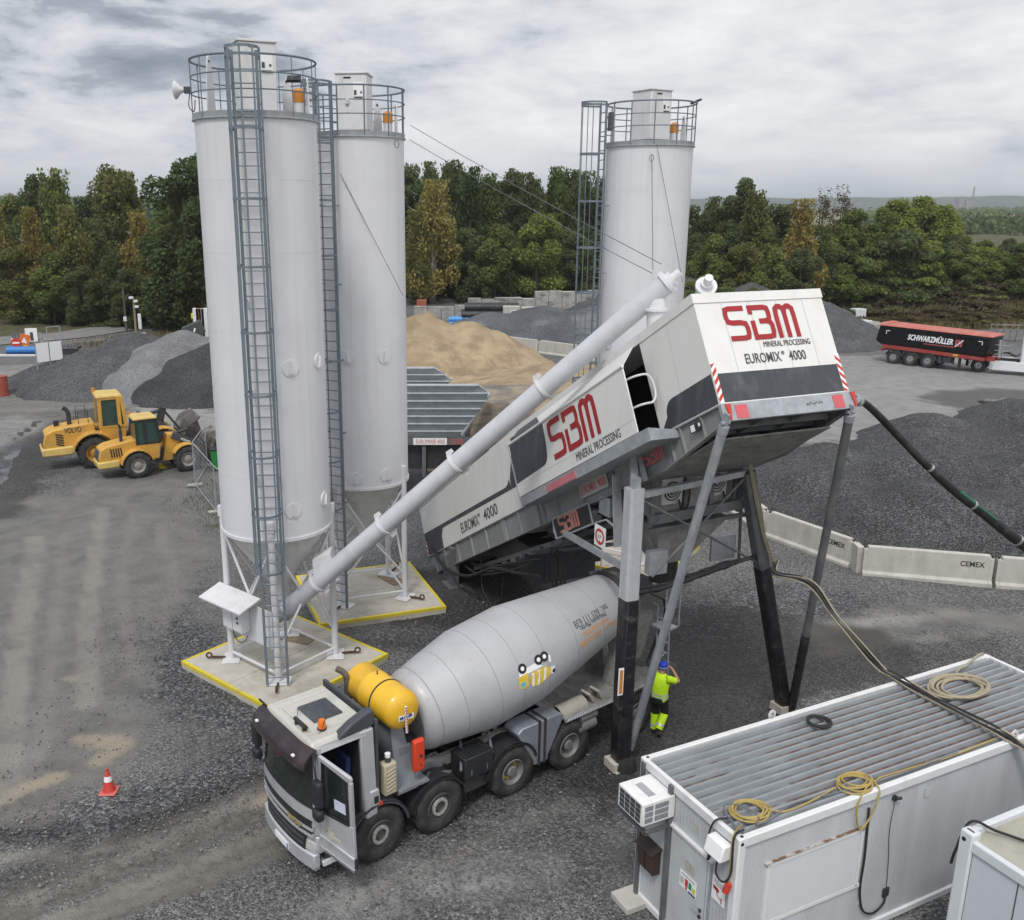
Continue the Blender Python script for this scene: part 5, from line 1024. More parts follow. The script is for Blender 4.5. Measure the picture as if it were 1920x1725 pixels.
 mb = MB(); mb.prism([c+Vector((-.009, -.03, .125)), c+Vector((-.009, .03, .125)), c+Vector((-.009, 0, .085))], (-.003, 0, 0)); mb.prism([c+Vector((-.009, -.03, -.125)), c+Vector((-.009, .03, -.125)), c+Vector((-.009, 0, -.085))], (-.003, 0, 0)); mb.build('arrows', dark_text, hs)
 mb = MB(); mb.tube([(-1.62, 1.9, 4.95), (-1.6, 1.5, 5.15), (-1.5, 1.0, 5.0)], .025, 6); mb.cyl((-1.62, 1.6, 4.45), (-1.62, 1.6, 3.9), .012, n=6); mb.build('board_hanger', galv, hs)
 # wires along the far post
 mb = MB()
 for k, dx in enumerate((0, .035, .07)):
  mb.tube(catmull([(.95+dx, .05, 6.9), (1.12+dx, .03, 6.2), (1.5+dx, .0, 5.0), (1.75+dx, -.02, 4.4), (1.9+dx, -.03, 4.05)]), .014, 5)
 mb.build('riser_cable', mat('tan cable sheath', (.30, .26, .18), .6, var=.15), plant, smooth=True)
machinery()
# ------------------------------------------------------------------ screw conveyors
tube_m = mat('grey white tube paint', (.52, .535, .565), .42, var=.04, dirt=(.36, .355, .34), damt=.4, dscale=(2, 2, 2), dlo=.52, dhi=.72)
def conveyor(p, q, r, label, spout_z, clamps, bend=None):
 t = thing('screw_conveyor', label, 'screw conveyor', p, 0, 'screw conveyors feeding the plant'); o = Vector(p); q = Vector(q)-o; p = Vector((0, 0, 0)); d = q.normalized()
 mb = MB(); mb.cyl(p, q, r, n=28); mb.build('tube', tube_m, t, smooth=True)
 mb = MB()
 for k in clamps:
  c = p.lerp(q, k)
  mb.cyl(c-d*.035, c+d*.035, r+.035, n=28)
 mb.build('flange', white_paint, t, smooth=True, split=True)
 mb = MB()
 for k in clamps:
  c = p.lerp(q, k); u, v, _ = frame(d)
  for sg in (-1, 1):
   e = c+v*(-sg*(r+.02))+d*.02; mb.prism([e+d*x-v*sg*y for x, y in ((-.10, 0), (.14, 0), (.14, .10), (-.02, .12))], u*.02)
 mb.build('clamp_lug', white_paint, t, split=True)
 mb = MB(); mb.cyl(q-d*.06, q+d*.02, r+.05, n=24); mb.cyl(q, q+d*.12, r*.75, n=20); mb.cyl(q+d*.1, q+d*.3, .09, n=14); mb.build('end_bearing', white_paint, t, smooth=True)
 s_ = q-d*.32; mb = MB(); mb.cyl(s_+Vector((0, 0, -r*.6)), Vector((s_.x+.08, s_.y-.05, spout_z-o.z)), r*.92, n=24); mb.cyl(s_+Vector((0, 0, -r-.10)), s_+Vector((0, 0, -r-.16)), r+.05, n=24); mb.build('outlet_spout', white_silo, t, smooth=True)
 mb = MB(); mb.cyl(p-d*.1, p+d*.04, r+.05, n=24); mb.cyl(p-d*.35, p-d*.1, r*.8, n=18); mb.build('tail_drive', galv, t, smooth=True)
 return t
c1 = conveyor((-4.30, 22.30, 1.80), (4.55, 19.70, 10.42), .225, 'long white screw conveyor tube rising from the nearest silo to the plant roof', 9.1, (.10, .30, .50, .72))
mb = MB(); o = Vector((.9, -.1, .75)); mb.hexa([o+Vector(k) for k in ((-.1, -.2, 0), (.5, -.2, .35), (-.1, .2, 0), (.5, .2, .35), (-.1, -.25, .75), (.35, -.25, .95), (-.1, .25, .75), (.35, .25, .95))]); mb.build('hanger_plate', white_paint, c1)
mb = MB(); a_ = Vector((-4.3, 22.3, 1.8)); b_ = Vector((4.55, 19.7, 10.42)); d_ = (b_-a_)
for k0, k1 in ((.36, .58),): mb.cyl(d_*k0+Vector((.05, -.1, -.27)), d_*k1+Vector((.05, -.1, -.27)), .012, n=6)
mb.build('stay_rod', galv_dark, c1)
conveyor((6.1, 30.2, 1.8), (5.46, 20.1, 10.30), .18, 'short visible head of the second screw conveyor with a black eye, on the plant roof', 9.2, (.3, .6))
# ------------------------------------------------------------------ concrete mixer truck, local X forward, Y to its left (towards the camera)
silver = mat('silver truck paint', (.50, .51, .53), .38, .35, var=.05, coat=.3, dirt=(.25, .24, .22), damt=.35, dscale=(3, 3, 1.2))
roof_paint = mat('dusty cab roof paint', (.50, .49, .45), .5, .1, var=.06, dirt=(.33, .31, .28), damt=.5, dscale=(2, 2, 2))
drum_paint = mat('light grey drum paint', (.40, .405, .42), .46, .1, var=.05, scale=1.5, coat=.08, dirt=(.28, .275, .26), damt=.45, dscale=(1.2, 1.2, 1.2), dlo=.5, dhi=.75, dirt2=(.30, .29, .26), d2scale=6, d2lo=.64, d2hi=.68, d2amt=.6)
tank_yellow = mat('yellow tank paint', (.72, .42, .025), .4, var=.05, coat=.3, dirt=(.45, .26, .04), damt=.3, dscale=(2, 2, 2))
tyre_rubber = mat('dusty tyre rubber', (.030, .030, .031), .85, var=.3, scale=5, dirt=(.085, .08, .072), damt=.65, dscale=(4, 4, 4), dlo=.45, dhi=.68)
rim_grey = mat('dirty rim paint', (.22, .22, .21), .6, .3, var=.2, scale=8, dirt=(.12, .11, .10), damt=.6, dscale=(9, 9, 9))
def wheel_mesh(R_, w, style, tread=True):
 """returns tyre and rim builders, axle along Y, outer face at +w/2"""
 t = MB(); h = w/2; prof = [(R_*.52, h-.02), (R_*.66, h+.01), (R_*.86, h+.012), (R_*.95, h-.015), (R_, h-.05), (R_, -h+.05), (R_*.95, -h+.015), (R_*.86, -h-.012), (R_*.52, -h+.02)]
 t.lathe(prof, ax=(0, 1, 0), n=44, caps=False)
 for k in range(44 if tread else 0):
  a = 2*PI*k/44; u = Vector((math.cos(a), 0, math.sin(a))); s_ = Vector((-u.z, 0, u.x))
  for y in (-h*.62, 0, h*.62): t.hexa([u*(R_-.004)+s_*x*.024+Vector((0, y+dy*h*.26+x*.01, 0)) if z < 0 else u*(R_+.014)+s_*x*.022+Vector((0, y+dy*h*.25+x*.01, 0)) for z in (-1, 1) for dy in (-1, 1) for x in (-1, 1)])
 r = MB()
 if style == 'flat':
  r.lathe([(R_*.52, -h), (R_*.53, h-.02), (R_*.50, h-.005), (R_*.47, h-.07), (R_*.36, h-.06), (R_*.335, h-.005), (R_*.22, h-.005), (R_*.20, h-.05), (R_*.13, h-.045), (0.001, h-.05)], ax=(0, 1, 0), n=36)
 else:
  r.lathe([(R_*.52, -h), (R_*.53, h-.02), (R_*.50, h-.005), (R_*.47, h-.06), (R_*.43, h-.15), (R_*.40, h-.17), (R_*.24, h-.16), (R_*.22, h-.05), (R_*.17, h-.03), (0.001, h-.03)], ax=(0, 1, 0), n=36)
 n = MB()
 if style != 'flat': n.lathe([(R_*.27, h-.168), (R_*.37, h-.158), (R_*.37, h-.175)], ax=(0, 1, 0), n=30, caps=False)
 rr = R_*(.28 if style == 'flat' else .32); z0 = h-.005 if style == 'flat' else h-.165
 for k in range(10):
  a = 2*PI*k/10; c = Vector((rr*math.cos(a), z0, rr*math.sin(a))); n.cyl(c, c+Vector((0, .03, 0)), .018, n=6)
 if style == 'flat': n.lathe([(R_*.225, z0-.03), (R_*.225, z0+.012), (R_*.335, z0+.012), (R_*.345, z0-.03)], ax=(0, 1, 0), n=36, caps=False)
 return t, r, n
def add_wheel(parent, loc, kit, nutmat, flip=False, yaw=0, hubmat=None):
 M = Matrix.Translation(loc) @ Matrix.Rotation((PI if flip else 0)+yaw, 4, 'Z')
 e = bpy.data.objects.new('wheel', None); C.objects.link(e); e.parent = parent; e.matrix_local = M; e.empty_display_size = .2
 for k, (mb, nm, m) in enumerate(zip(kit, ('tyre', 'rim', 'wheel_nuts'), (tyre_rubber, hubmat or rim_grey, nutmat))):
  key = nm+str(id(kit));
  if key in _wm: o = bpy.data.objects.new(nm, _wm[key]); C.objects.link(o); o.parent = e
  else: o = mb.build(nm, m, e, smooth=True, ang=30); _wm[key] = o.data
  if o.data.materials[0] != m:
   o.data = o.data.copy(); o.data.materials[0] = m
 return e
_wm = {}
truck = thing('mixer_truck', 'silver five axle concrete mixer truck with open driver door and yellow water tank', 'mixer truck', (-1.924, 15.747, 0), math.atan2(-.604, -.797))
AX = (0, -1.40, -3.31, -4.95, -7.12)
def chassis_t():
 mb = MB()
 for y in (-.4, .4): mb.bar((1.2, y, .88), (-8.2, y, .88), .08, .26)
 for x in (.9, -.6, -2.3, -4.1, -6, -8.1): mb.bar((x, -.4, .88), (x, .4, .88), .1, .2)
 mb.b2((-.3, -.42, .55), (.9, .42, 1.1))
 for x in AX: mb.bar((x, -.75, .53), (x, .75, .53), .14, .16)
 mb.build('frame', dark_steel, truck)
 mb = MB()
 for y in (-.42, .42): mb.bar((-1.35, y, 1.12), (-8.2, y, 1.12), .12, .22)
 mb.bar((-1.45, -.5, 1.12), (-1.45, .5, 1.12), .1, .2); mb.build('sub_frame', cement_steel, truck)
 kf = wheel_mesh(.555, .38, 'flat'); kr = wheel_mesh(.55, .34, 'deep')
 bright = mat('worn hub paint', (.10, .10, .095), .55, .2, var=.35, scale=14, dirt=(.09, .085, .075), damt=.75, dscale=(9, 9, 9), dlo=.42, dhi=.6); yel = mat('yellow nut caps', (.62, .47, .03), .5, var=.1)
 for i, x in enumerate(AX):
  front = i < 2
  for sg in (1, -1):
   y = sg*(.80 if front else .82)
   add_wheel(truck, (x, y, .535), kf if front else kr, mat('pale hub ring', (.42, .42, .39), .5, .3, var=.25, scale=14, dirt=(.12, .11, .10), damt=.7, dscale=(10, 10, 10)) if front and i+sg == 1 else bpy.data.materials['pale hub ring'] if front else (yel if i == 2 else rim_grey), sg < 0, R(4)*(1 if i == 0 else .5) if front else 0, bright if front else None)
   if i in (2, 3):
    mb = MB(); mb.lathe([(.32, -.15), (.5, -.16), (.53, -.11), (.53, .11), (.5, .16), (.32, .15)], (x, sg*.46, .535), (0, 1, 0), 36, caps=False); mb.build('inner_tyre', tyre_rubber, truck, smooth=True)
 # mudguards
 def guard(x, r, a0, a1, y0, y1, m, nm='mudguard', th=.025, lip=True):
  mb = MB(); pts = []
  n = 12
  for rr in (r, r-th): pts.append([(x+rr*math.cos(R(a0+(a1-a0)*k/n)), .53+rr*math.sin(R(a0+(a1-a0)*k/n))) for k in range(n+1)])
  o, i_ = pts; ring = o+i_[::-1]
  for k in range(n): mb.hexa([Vector((p[0], y, p[1])) for y in (y0, y1) for p in (i_[k], i_[k+1], o[k], o[k+1])])
  if lip:
   for k in range(n): mb.hexa([Vector((x+(r-.06*q)*math.cos(R(a0+(a1-a0)*kk/n)), yy, .53+(r-.06*q)*math.sin(R(a0+(a1-a0)*kk/n)))) for yy in (y1-.02, y1) for q in (1, 0) for kk in (k, k+1)])
  return mb.build(nm, m, truck)
 for sg in (1, -1):
  a, b = (.58, .99) if sg > 0 else (-.99, -.58)
  guard(0, .70, 20, 172, a, b, dark_grey_plastic); guard(-1.40, .66, 8, 150, a, b, black_plastic); guard(-3.31, .68, 5, 165, .45*sg if sg > 0 else -1.0, 1.0 if sg > 0 else -.45, black_plastic)
  mb = MB(); mb.bar((-2.0, sg*.78, .78), (-2.06, sg*.78, .42), .42, .015, up=(1, 0, 0)); mb.bar((-4.0, sg*.78, .8), (-4.05, sg*.78, .45), .42, .015, up=(1, 0, 0)); mb.build('mud_flap', black_rubber, truck, split=True)
 mb = MB()
 for x0, z0, x1, z1 in ((-1.75, 1.1, -1.0, 1.22), (-2.35, 1.35, -1.95, 1.1), (-3.05, 1.48, -2.75, 1.2)): mb.bar((x0, .42, z0), (x1, .95, z1), .05, .05)
 mb.build('guard_stay', galv_dark, truck, split=True)
chassis_t()
def cab():
 zr = 2.88; W_ = .99
 sec = lambda x, zb_, zt_, w, k=.1: None
 # cab shell: rear part solid, front part with door openings (near side hollow)
 mb = MB()
 mb.hexa([(.02, -W_, .98), (.30, -W_, .98), (.02, W_, .98), (.30, W_, .98), (.06, -W_+.04, zr-.06), (.36, -W_+.04, zr-.06), (.06, W_-.04, zr-.06), (.36, W_-.04, zr-.06)])      # rear pillar and wall
 shell = mb.build('cab', silver, truck, bevel=.035)
 mb = MB(); mb.hexa([(.20, -W_, 1.25), (1.30, -W_, 1.25), (.20, -W_+.05, 1.25), (1.30, -W_+.05, 1.25), (.22, -W_+.04, zr-.1), (1.26, -W_+.04, zr-.1), (.22, -W_+.09, zr-.1), (1.26, -W_+.09, zr-.1)]); mb.build('side_wall', silver, shell)
 mb = MB(); mb.hexa([(.04, -W_+.08, zr-.08), (1.33, -W_+.06, zr-.10), (.04, W_-.08, zr-.08), (1.33, W_-.06, zr-.10), (.10, -W_+.16, zr+.03), (1.26, -W_+.16, zr+.01), (.10, W_-.16, zr+.03), (1.26, W_-.16, zr+.01)])
 rf = mb.build('roof', roof_paint, truck, bevel=.035)
 mb = MB()
 for y in (-.74, -.58, .58, .74): mb.bar((.16, y, zr+.028), (1.2, y, zr+.012), .05, .014)
 for x in (.18, 1.12): mb.bar((x, -.5, zr+.026), (x, .5, zr+.026), .05, .014)
 mb.build('roof_rib', roof_paint, rf, split=True)
 mb = MB(); mb.box((.62, -.02, zr+.04), (.60, .66, .035)); mb.build('roof_hatch', mat('tinted hatch', (.05, .058, .068), .3, var=.15, dirt=(.16, .16, .155), damt=.4), rf, bevel=.05, seg=3)
 mb = MB(); mb.cyl((.90, .55, zr), (.90, .55, zr+.05), .085, n=18); mb.build('beacon_base', black_plastic, rf, smooth=True)
 mb = MB(); mb.lathe([(.072, .05), (.072, .16), (.055, .21), (.001, .22)], (.90, .55, zr), n=18); mb.build('beacon', mat('orange beacon glass', (.72, .17, .02), .2, var=.1), rf, smooth=True)
 mb = MB(); mb.cyl((1.17, .05, zr+.10), (1.17, .47, zr+.10), .04, n=10); mb.box((1.17, .12, zr+.03), (.08, .04, .1)); mb.box((1.17, .4, zr+.03), (.08, .04, .1)); mb.build('air_horn', black_plastic, rf, smooth=True)
 mb = MB(); mb.tube([(1.02, .63, zr), (.98, .65, zr+.05), (.86, .66, zr+.34)], .006, 5); mb.tube(catmull([(1.15, .08, zr+.1), (1.0, -.15, zr+.12), (.95, -.3, zr+.03)]), .006, 5); mb.build('antenna', black_plastic, rf)
 # side air fairing
 for sg in (1,):
  mb = MB(); q = [(.80, 2.80), (.74, 2.90), (.5, 3.04), (.2, 3.15), (.04, 3.17), (.02, 2.86), (.3, 2.82)]
  mb.prism([Vector((x, sg*.74, z)) for x, z in q], (0, sg*.2, 0)); mb.build('air_fairing', dark_grey_plastic, rf, bevel=.04, seg=3)
 mb = MB(); mb.box((.0, 0, 2.0), (.06, 1.9, 1.9)); mb.build('rear_panel', dark_grey_plastic, shell)
 # dark interior with seat
 mb = MB(); mb.hexa([(.24, -.88, 1.0), (1.28, -.88, 1.0), (.24, .86, 1.0), (1.28, .86, 1.0), (.26, -.88, 1.16), (1.28, -.88, 1.16), (.26, .86, 1.16), (1.28, .86, 1.16)]); fl = mb.build('cab_floor', black_void, shell)
 mb = MB(); mb.b2((.34, -.9, 1.1), (.372, .90, 2.76)); mb.build('interior_wall', black_plastic, shell)
 mb = MB(); mb.b2((.50, .22, 1.16), (.98, .70, 1.50)); mb.hexa([(.42, .22, 1.45), (.54, .22, 1.45), (.42, .70, 1.45), (.54, .70, 1.45), (.38, .24, 2.2), (.48, .24, 2.2), (.38, .68, 2.2), (.48, .68, 2.2)]); mb.build('seat', mat('dark blue seat cloth', (.02, .03, .12), .8, var=.2), shell, bevel=.04)
 mb = MB(); mb.tube([(1.02+.0*math.cos(t)+.09*math.sin(t), .52+.2*math.cos(t), 1.82+.18*math.sin(t)) for t in [2*PI*k/20 for k in range(20)]], .018, 6, closed=True); mb.build('steering_wheel', mat('blue wheel cover', (.03, .10, .35), .6), shell)
 mb = MB(); mb.hexa([(1.10, -.88, 1.2), (1.36, -.88, 1.2), (1.10, .88, 1.2), (1.36, .88, 1.2), (1.16, -.88, 1.78), (1.36, -.88, 1.78), (1.16, .88, 1.78), (1.36, .88, 1.78)]); mb.build('dashboard', black_plastic, shell)
 # front: windscreen, panel, grille, bumper
 def fx(y, x): return x-.13*(abs(y)/.99)**2.4
 def front_sheet(nm, m, z0, z1, x0, x1, w0, w1, th=.05, bev=0.0, n=10):
  mb = MB(); vs = []
  for k in range(n+1):
   f = -1+2*k/n
   for (z, x, w) in ((z0, x0, w0), (z1, x1, w1)):
    y = f*w; vs += [(fx(y, x), y, z), (fx(y, x)-th, y*.985, z)]
  fs = []
  for k in range(n):
   a = 4*k; b = a+4; fs += [(a, b, b+2, a+2), (a+1, a+3, b+3, b+1), (a+2, b+2, b+3, a+3), (a, a+1, b+1, b)]
  fs += [(0, 2, 3, 1), (4*n, 4*n+1, 4*n+3, 4*n+2)]
  mb.add(vs, fs); return mb.build(nm, m, shell, smooth=True, bevel=bev, ang=50)
 front_sheet('windscreen', mat('windscreen glass', (.016, .024, .021), .05, var=.3, scale=2, spec=.6, rvar=.02), 1.68, 2.76, 1.485, 1.35, .93, .90, .03)
 front_sheet('front_panel', silver, 1.42, 1.68, 1.50, 1.49, .985, .97, .06, .01)
 front_sheet('screen_seal', black_rubber, 1.665, 1.70, 1.497, 1.49, .96, .955, .05)
 mb = MB()
 for sg in (1, -1):
  mb.hexa([(1.20, sg*.94, 1.3), (1.385, sg*.90, 1.3), (1.20, sg*.985, 1.3), (1.375, sg*.975, 1.3), (1.16, sg*.88, 2.80), (1.26, sg*.86, 2.80), (1.16, sg*.945, 2.80), (1.26, sg*.93, 2.80)])
 mb.build('windscreen_pillar', silver, shell, split=True)
 mb = MB(); mb.hexa([(.22, .90, 2.72), (1.24, .88, 2.70), (.22, .96, 2.72), (1.24, .945, 2.70), (.22, .88, 2.86), (1.22, .86, 2.82), (.22, .93, 2.86), (1.22, .90, 2.82)]); mb.build('door_header', silver, shell)
 # sun visor
 mb = MB(); vs = []; n = 12
 for k in range(n+1):
  y = (-1+2*k/n)*1.0; d = .10*abs(y)**3
  for x, z in ((1.36-d, 2.84), (1.50-d, 2.80), (1.62-d, 2.66), (1.63-d, 2.52), (1.60-d, 2.52), (1.58-d, 2.64), (1.47-d, 2.76), (1.36-d, 2.80)): vs.append((x, y, z))
 fs = [(8*k+j, 8*k+(j+1) % 8, 8*k+8+(j+1) % 8, 8*k+8+j) for k in range(n) for j in range(8)]+[tuple(range(7, -1, -1)), tuple(range(8*n, 8*n+8))]
 mb.add(vs, fs); sv = mb.build('sun_visor', mat('smoked visor plastic', (.035, .026, .030), .22, var=.2, dirt=(.12, .10, .10), damt=.25, dscale=(3, 3, 3)), shell, smooth=True, ang=60)
 for y in (-.7, .72):
  mb = MB(); mb.box((1.58, y, 2.72), (.05, .06, .03)); mb.build('marker_lamp', white_flat, sv)
 # grille
 front_sheet('upper_grille', black_plastic, 1.12, 1.43, 1.49, 1.50, .90, .93, .05)
 front_sheet('lower_grille', black_plastic, .70, 1.10, 1.505, 1.495, .72, .76, .04)
 for z, w in ((1.24, .96), (1.11, .96), (.97, .72), (.85, .7)):
  front_sheet('grille_bar', silver if w > .9 else dark_grey_plastic, z-.025, z+.02, 1.515, 1.51, w, w, .05)
 front_sheet('bumper', silver, .44, .74, 1.53, 1.53, .99, .99, .14, .03)
 front_sheet('lower_lip', silver, .36, .45, 1.47, 1.53, .93, .97, .12)
 mb = MB(); mb.hexa([(1.53, -.26, .50), (1.545, -.26, .50), (1.53, .26, .50), (1.545, .26, .50), (1.53, -.26, .62), (1.545, -.26, .62), (1.53, .26, .62), (1.545, .26, .62)]); pl = mb.build('number_plate', white_flat, shell)
 mb = MB(); mb.b2((1.545, .21, .505), (1.548, .255, .615)); mb.build('plate_band', blue_pipe, pl)
 for sg in (1, -1):
  mb = MB(); mb.hexa([(1.1, sg*.74, .72), (1.40, sg*.72, .72), (1.1, sg*1.0, .72), (1.32, sg*.99, .72), (1.1, sg*.74, 1.08), (1.40, sg*.72, 1.08), (1.1, sg*1.0, 1.08), (1.32, sg*.99, 1.08)]); hl = mb.build('headlight_housing', silver, shell, bevel=.03)
  mb = MB(); mb.hexa([(1.38, sg*.70, .76), (1.44, sg*.68, .76), (1.30, sg*.96, .76), (1.345, sg*.97, .76), (1.38, sg*.7, .95), (1.42, sg*.68, .95), (1.30, sg*.95, .95), (1.34, sg*.965, .95)]); mb.build('headlight', mat('headlight lens', (.55, .56, .53), .12, .2, var=.3, scale=14, spec=.7) if 'headlight lens' not in bpy.data.materials else bpy.data.materials['headlight lens'], hl, bevel=.01)
  mb = MB(); mb.hexa([(1.05, sg*.8, 1.08), (1.36, sg*.78, 1.08), (1.05, sg*.995, 1.08), (1.33, sg*.98, 1.08), (1.05, sg*.8, 1.36), (1.37, sg*.78, 1.36), (1.05, sg*.995, 1.36), (1.34, sg*.975, 1.36)]); mb.build('corner_panel', silver, shell, bevel=.04)
  mb = MB(); mb.hexa([(.62, sg*.74, .42), (1.22, sg*.74, .42), (.62, sg*1.0, .42), (1.22, sg*1.0, .42), (.62, sg*.74, .52), (1.22, sg*.74, .52), (.62, sg*.96, .52), (1.22, sg*.96, .52)]); sp = mb.build('step', silver, shell, bevel=.02)
  mb = MB(); mb.b2((.75, sg*.8 if sg > 0 else -.92, .52), (1.1, sg*.92 if sg > 0 else -.8, .528)); mb.build('step_tread', dark_steel, sp)
  mb = MB(); mb.b2((.66, min(sg*.74, sg*.93), .52), (1.15, max(sg*.74, sg*.93), .98)); mb.build('step_well', dark_steel, shell)
  mb = MB(); mb.hexa([(-.04, sg*.84, 1.20), (.18, sg*.84, 1.20), (-.04, sg*1.01, 1.20), (.18, sg*1.0, 1.20), (.0, sg*.84, 1.55), (.2, sg*.84, 1.55), (.0, sg*1.0, 1.55), (.2, sg*1.0, 1.55)]); sm = mb.build('side_cover', silver, shell, bevel=.03)
  mb = MB(); mb.b2((.03, sg*1.005 if sg > 0 else -1.02, 1.28), (.12, sg*1.02 if sg > 0 else -1.005, 1.42)); mb.build('side_lamp', black_plastic, sm)
  mb = MB(); mb.b2((-.06, sg*1.005 if sg > 0 else -1.02, 1.20), (.02, sg*1.02 if sg > 0 else -1.005, 1.27)); mb.build('side_reflector', red_bright, sm)
  # mirrors
  mx, my = 1.38, sg*1.20
  mb = MB(); mb.tube(catmull([(1.24, sg*.94, 2.72), (1.36, sg*1.08, 2.66), (1.40, sg*1.18, 2.45), (1.40, sg*1.2, 2.2)]), .022, 6); mb.tube([(1.3, sg*.97, 1.55), (1.36, sg*1.1, 1.58), (1.38, sg*1.18, 1.66)], .03, 6); mb.build('mirror_arm', black_plastic, shell, smooth=True)
  mb = MB(); mb.box((mx, my, 2.13), (.14, .24, .50)); mb.build('mirror', black_plastic, shell, bevel=.05, seg=3)
  mb = MB(); mb.box((mx+.01, my, 1.72), (.16, .24, .22)); mb.build('wide_mirror', black_plastic, shell, bevel=.06, seg=3)
 mb = MB(); mb.box((1.3, -1.0, 2.86), (.03, .3, .03)); mb.build('mirror_bracket', black_plastic, shell)
 text('GINAF', .135, mat('gold lettering', (.45, .38, .14), .4, .4), shell, plane_M((1.512, .24, 1.19), (-.05, 1, 0), (0, 0, 1)), bold=.006, name='maker_lettering', width=.46)
 # open driver door
 th_ = R(73); du = Vector((-math.cos(th_), math.sin(th_), 0)); dn = Vector((-du.y, du.x, 0)); H = Vector((1.22, .97, 0)); wd = .80
 D = lambda a, z, n_=0.0: H+du*a+dn*n_+Vector((0, 0, z))
 mb = MB(); e = .035
 def slab(mb, pts, t0=-e, t1=e): mb.prism([D(a, z, t0) for a, z in pts], dn*(t1-t0))
 slab(mb, [(0, .86), (wd, .72), (wd+.02, 1.0), (wd, 1.60), (0, 1.60)])
 slab(mb, [(0, 1.60), (.07, 1.60), (.10, 2.66), (.02, 2.72)]); slab(mb, [(wd-.08, 1.60), (wd, 1.60), (wd-.02, 2.44), (wd-.10, 2.52)]); slab(mb, [(.02, 2.72), (.10, 2.62), (wd-.10, 2.45), (wd-.02, 2.50), (wd-.05, 2.56)])
 dr = mb.build('door', silver, truck, bevel=.012)
 mb = MB(); slab(mb, [(.07, 1.62), (wd-.08, 1.60), (wd-.10, 2.46), (.10, 2.63)], -.006, .006); gl = mb.build('door_window', mat('clear dark pane', (.02, .026, .027), .05, var=.2, spec=.6, rvar=.02), dr)
 mb = MB(); slab(mb, [(.06, 1.60), (.085, 1.60), (.115, 2.62), (.09, 2.64)], -e-.004, e+.004); slab(mb, [(wd-.10, 1.60), (wd-.08, 1.6), (wd-.10, 2.46), (wd-.12, 2.47)], -e-.004, e+.004); slab(mb, [(.085, 1.60), (wd-.1, 1.58), (wd-.1, 1.61), (.085, 1.63)], -e-.004, e+.004); mb.build('window_seal', black_rubber, dr)
 mb = MB(); slab(mb, [(.36, 1.78), (.62, 1.77), (.61, 1.97), (.35, 1.98)], -.016, -.008); mb.build('window_paper', mat('pale paper', (.55, .58, .72), .7, var=.15, scale=12), gl)
 mb = MB(); slab(mb, [(0, 1.16), (wd+.02, 1.0), (wd+.02, .92), (0, 1.10)], -e-.03, -e); mb.build('door_crease', silver, dr, bevel=.01)
 mb = MB(); slab(mb, [(0, .84), (wd, .69), (wd, .74), (0, .89)], -e-.014, -e+.002); mb.build('door_tread_strip', chrome, dr)
 mb = MB(); slab(mb, [(wd-.06, .98), (wd+.04, .96), (wd+.04, .78), (wd-.02, .76)], -.03, .03); mb.build('door_lock', black_plastic, dr)
 for k, (a, z, ww) in enumerate(((.16, 1.30, .18), (.22, 1.22, .16), (.30, 1.20, .28))):
  pass
 fade = mat('faded gold decal', (.47, .44, .33), .5, var=.15, scale=18)
 mb = MB()
 for a0, z0, a1, z1 in ((.10, 1.34, .26, 1.38), (.12, 1.26, .34, 1.31), (.2, 1.17, .5, 1.23), (.16, 1.22, .2, 1.3)): slab(mb, [(a0, z0), (a1, z0-.02), (a1, z1-.02), (a0, z1)], -e-.003, -e)
 mb.build('worn_decal', fade, dr)
cab()
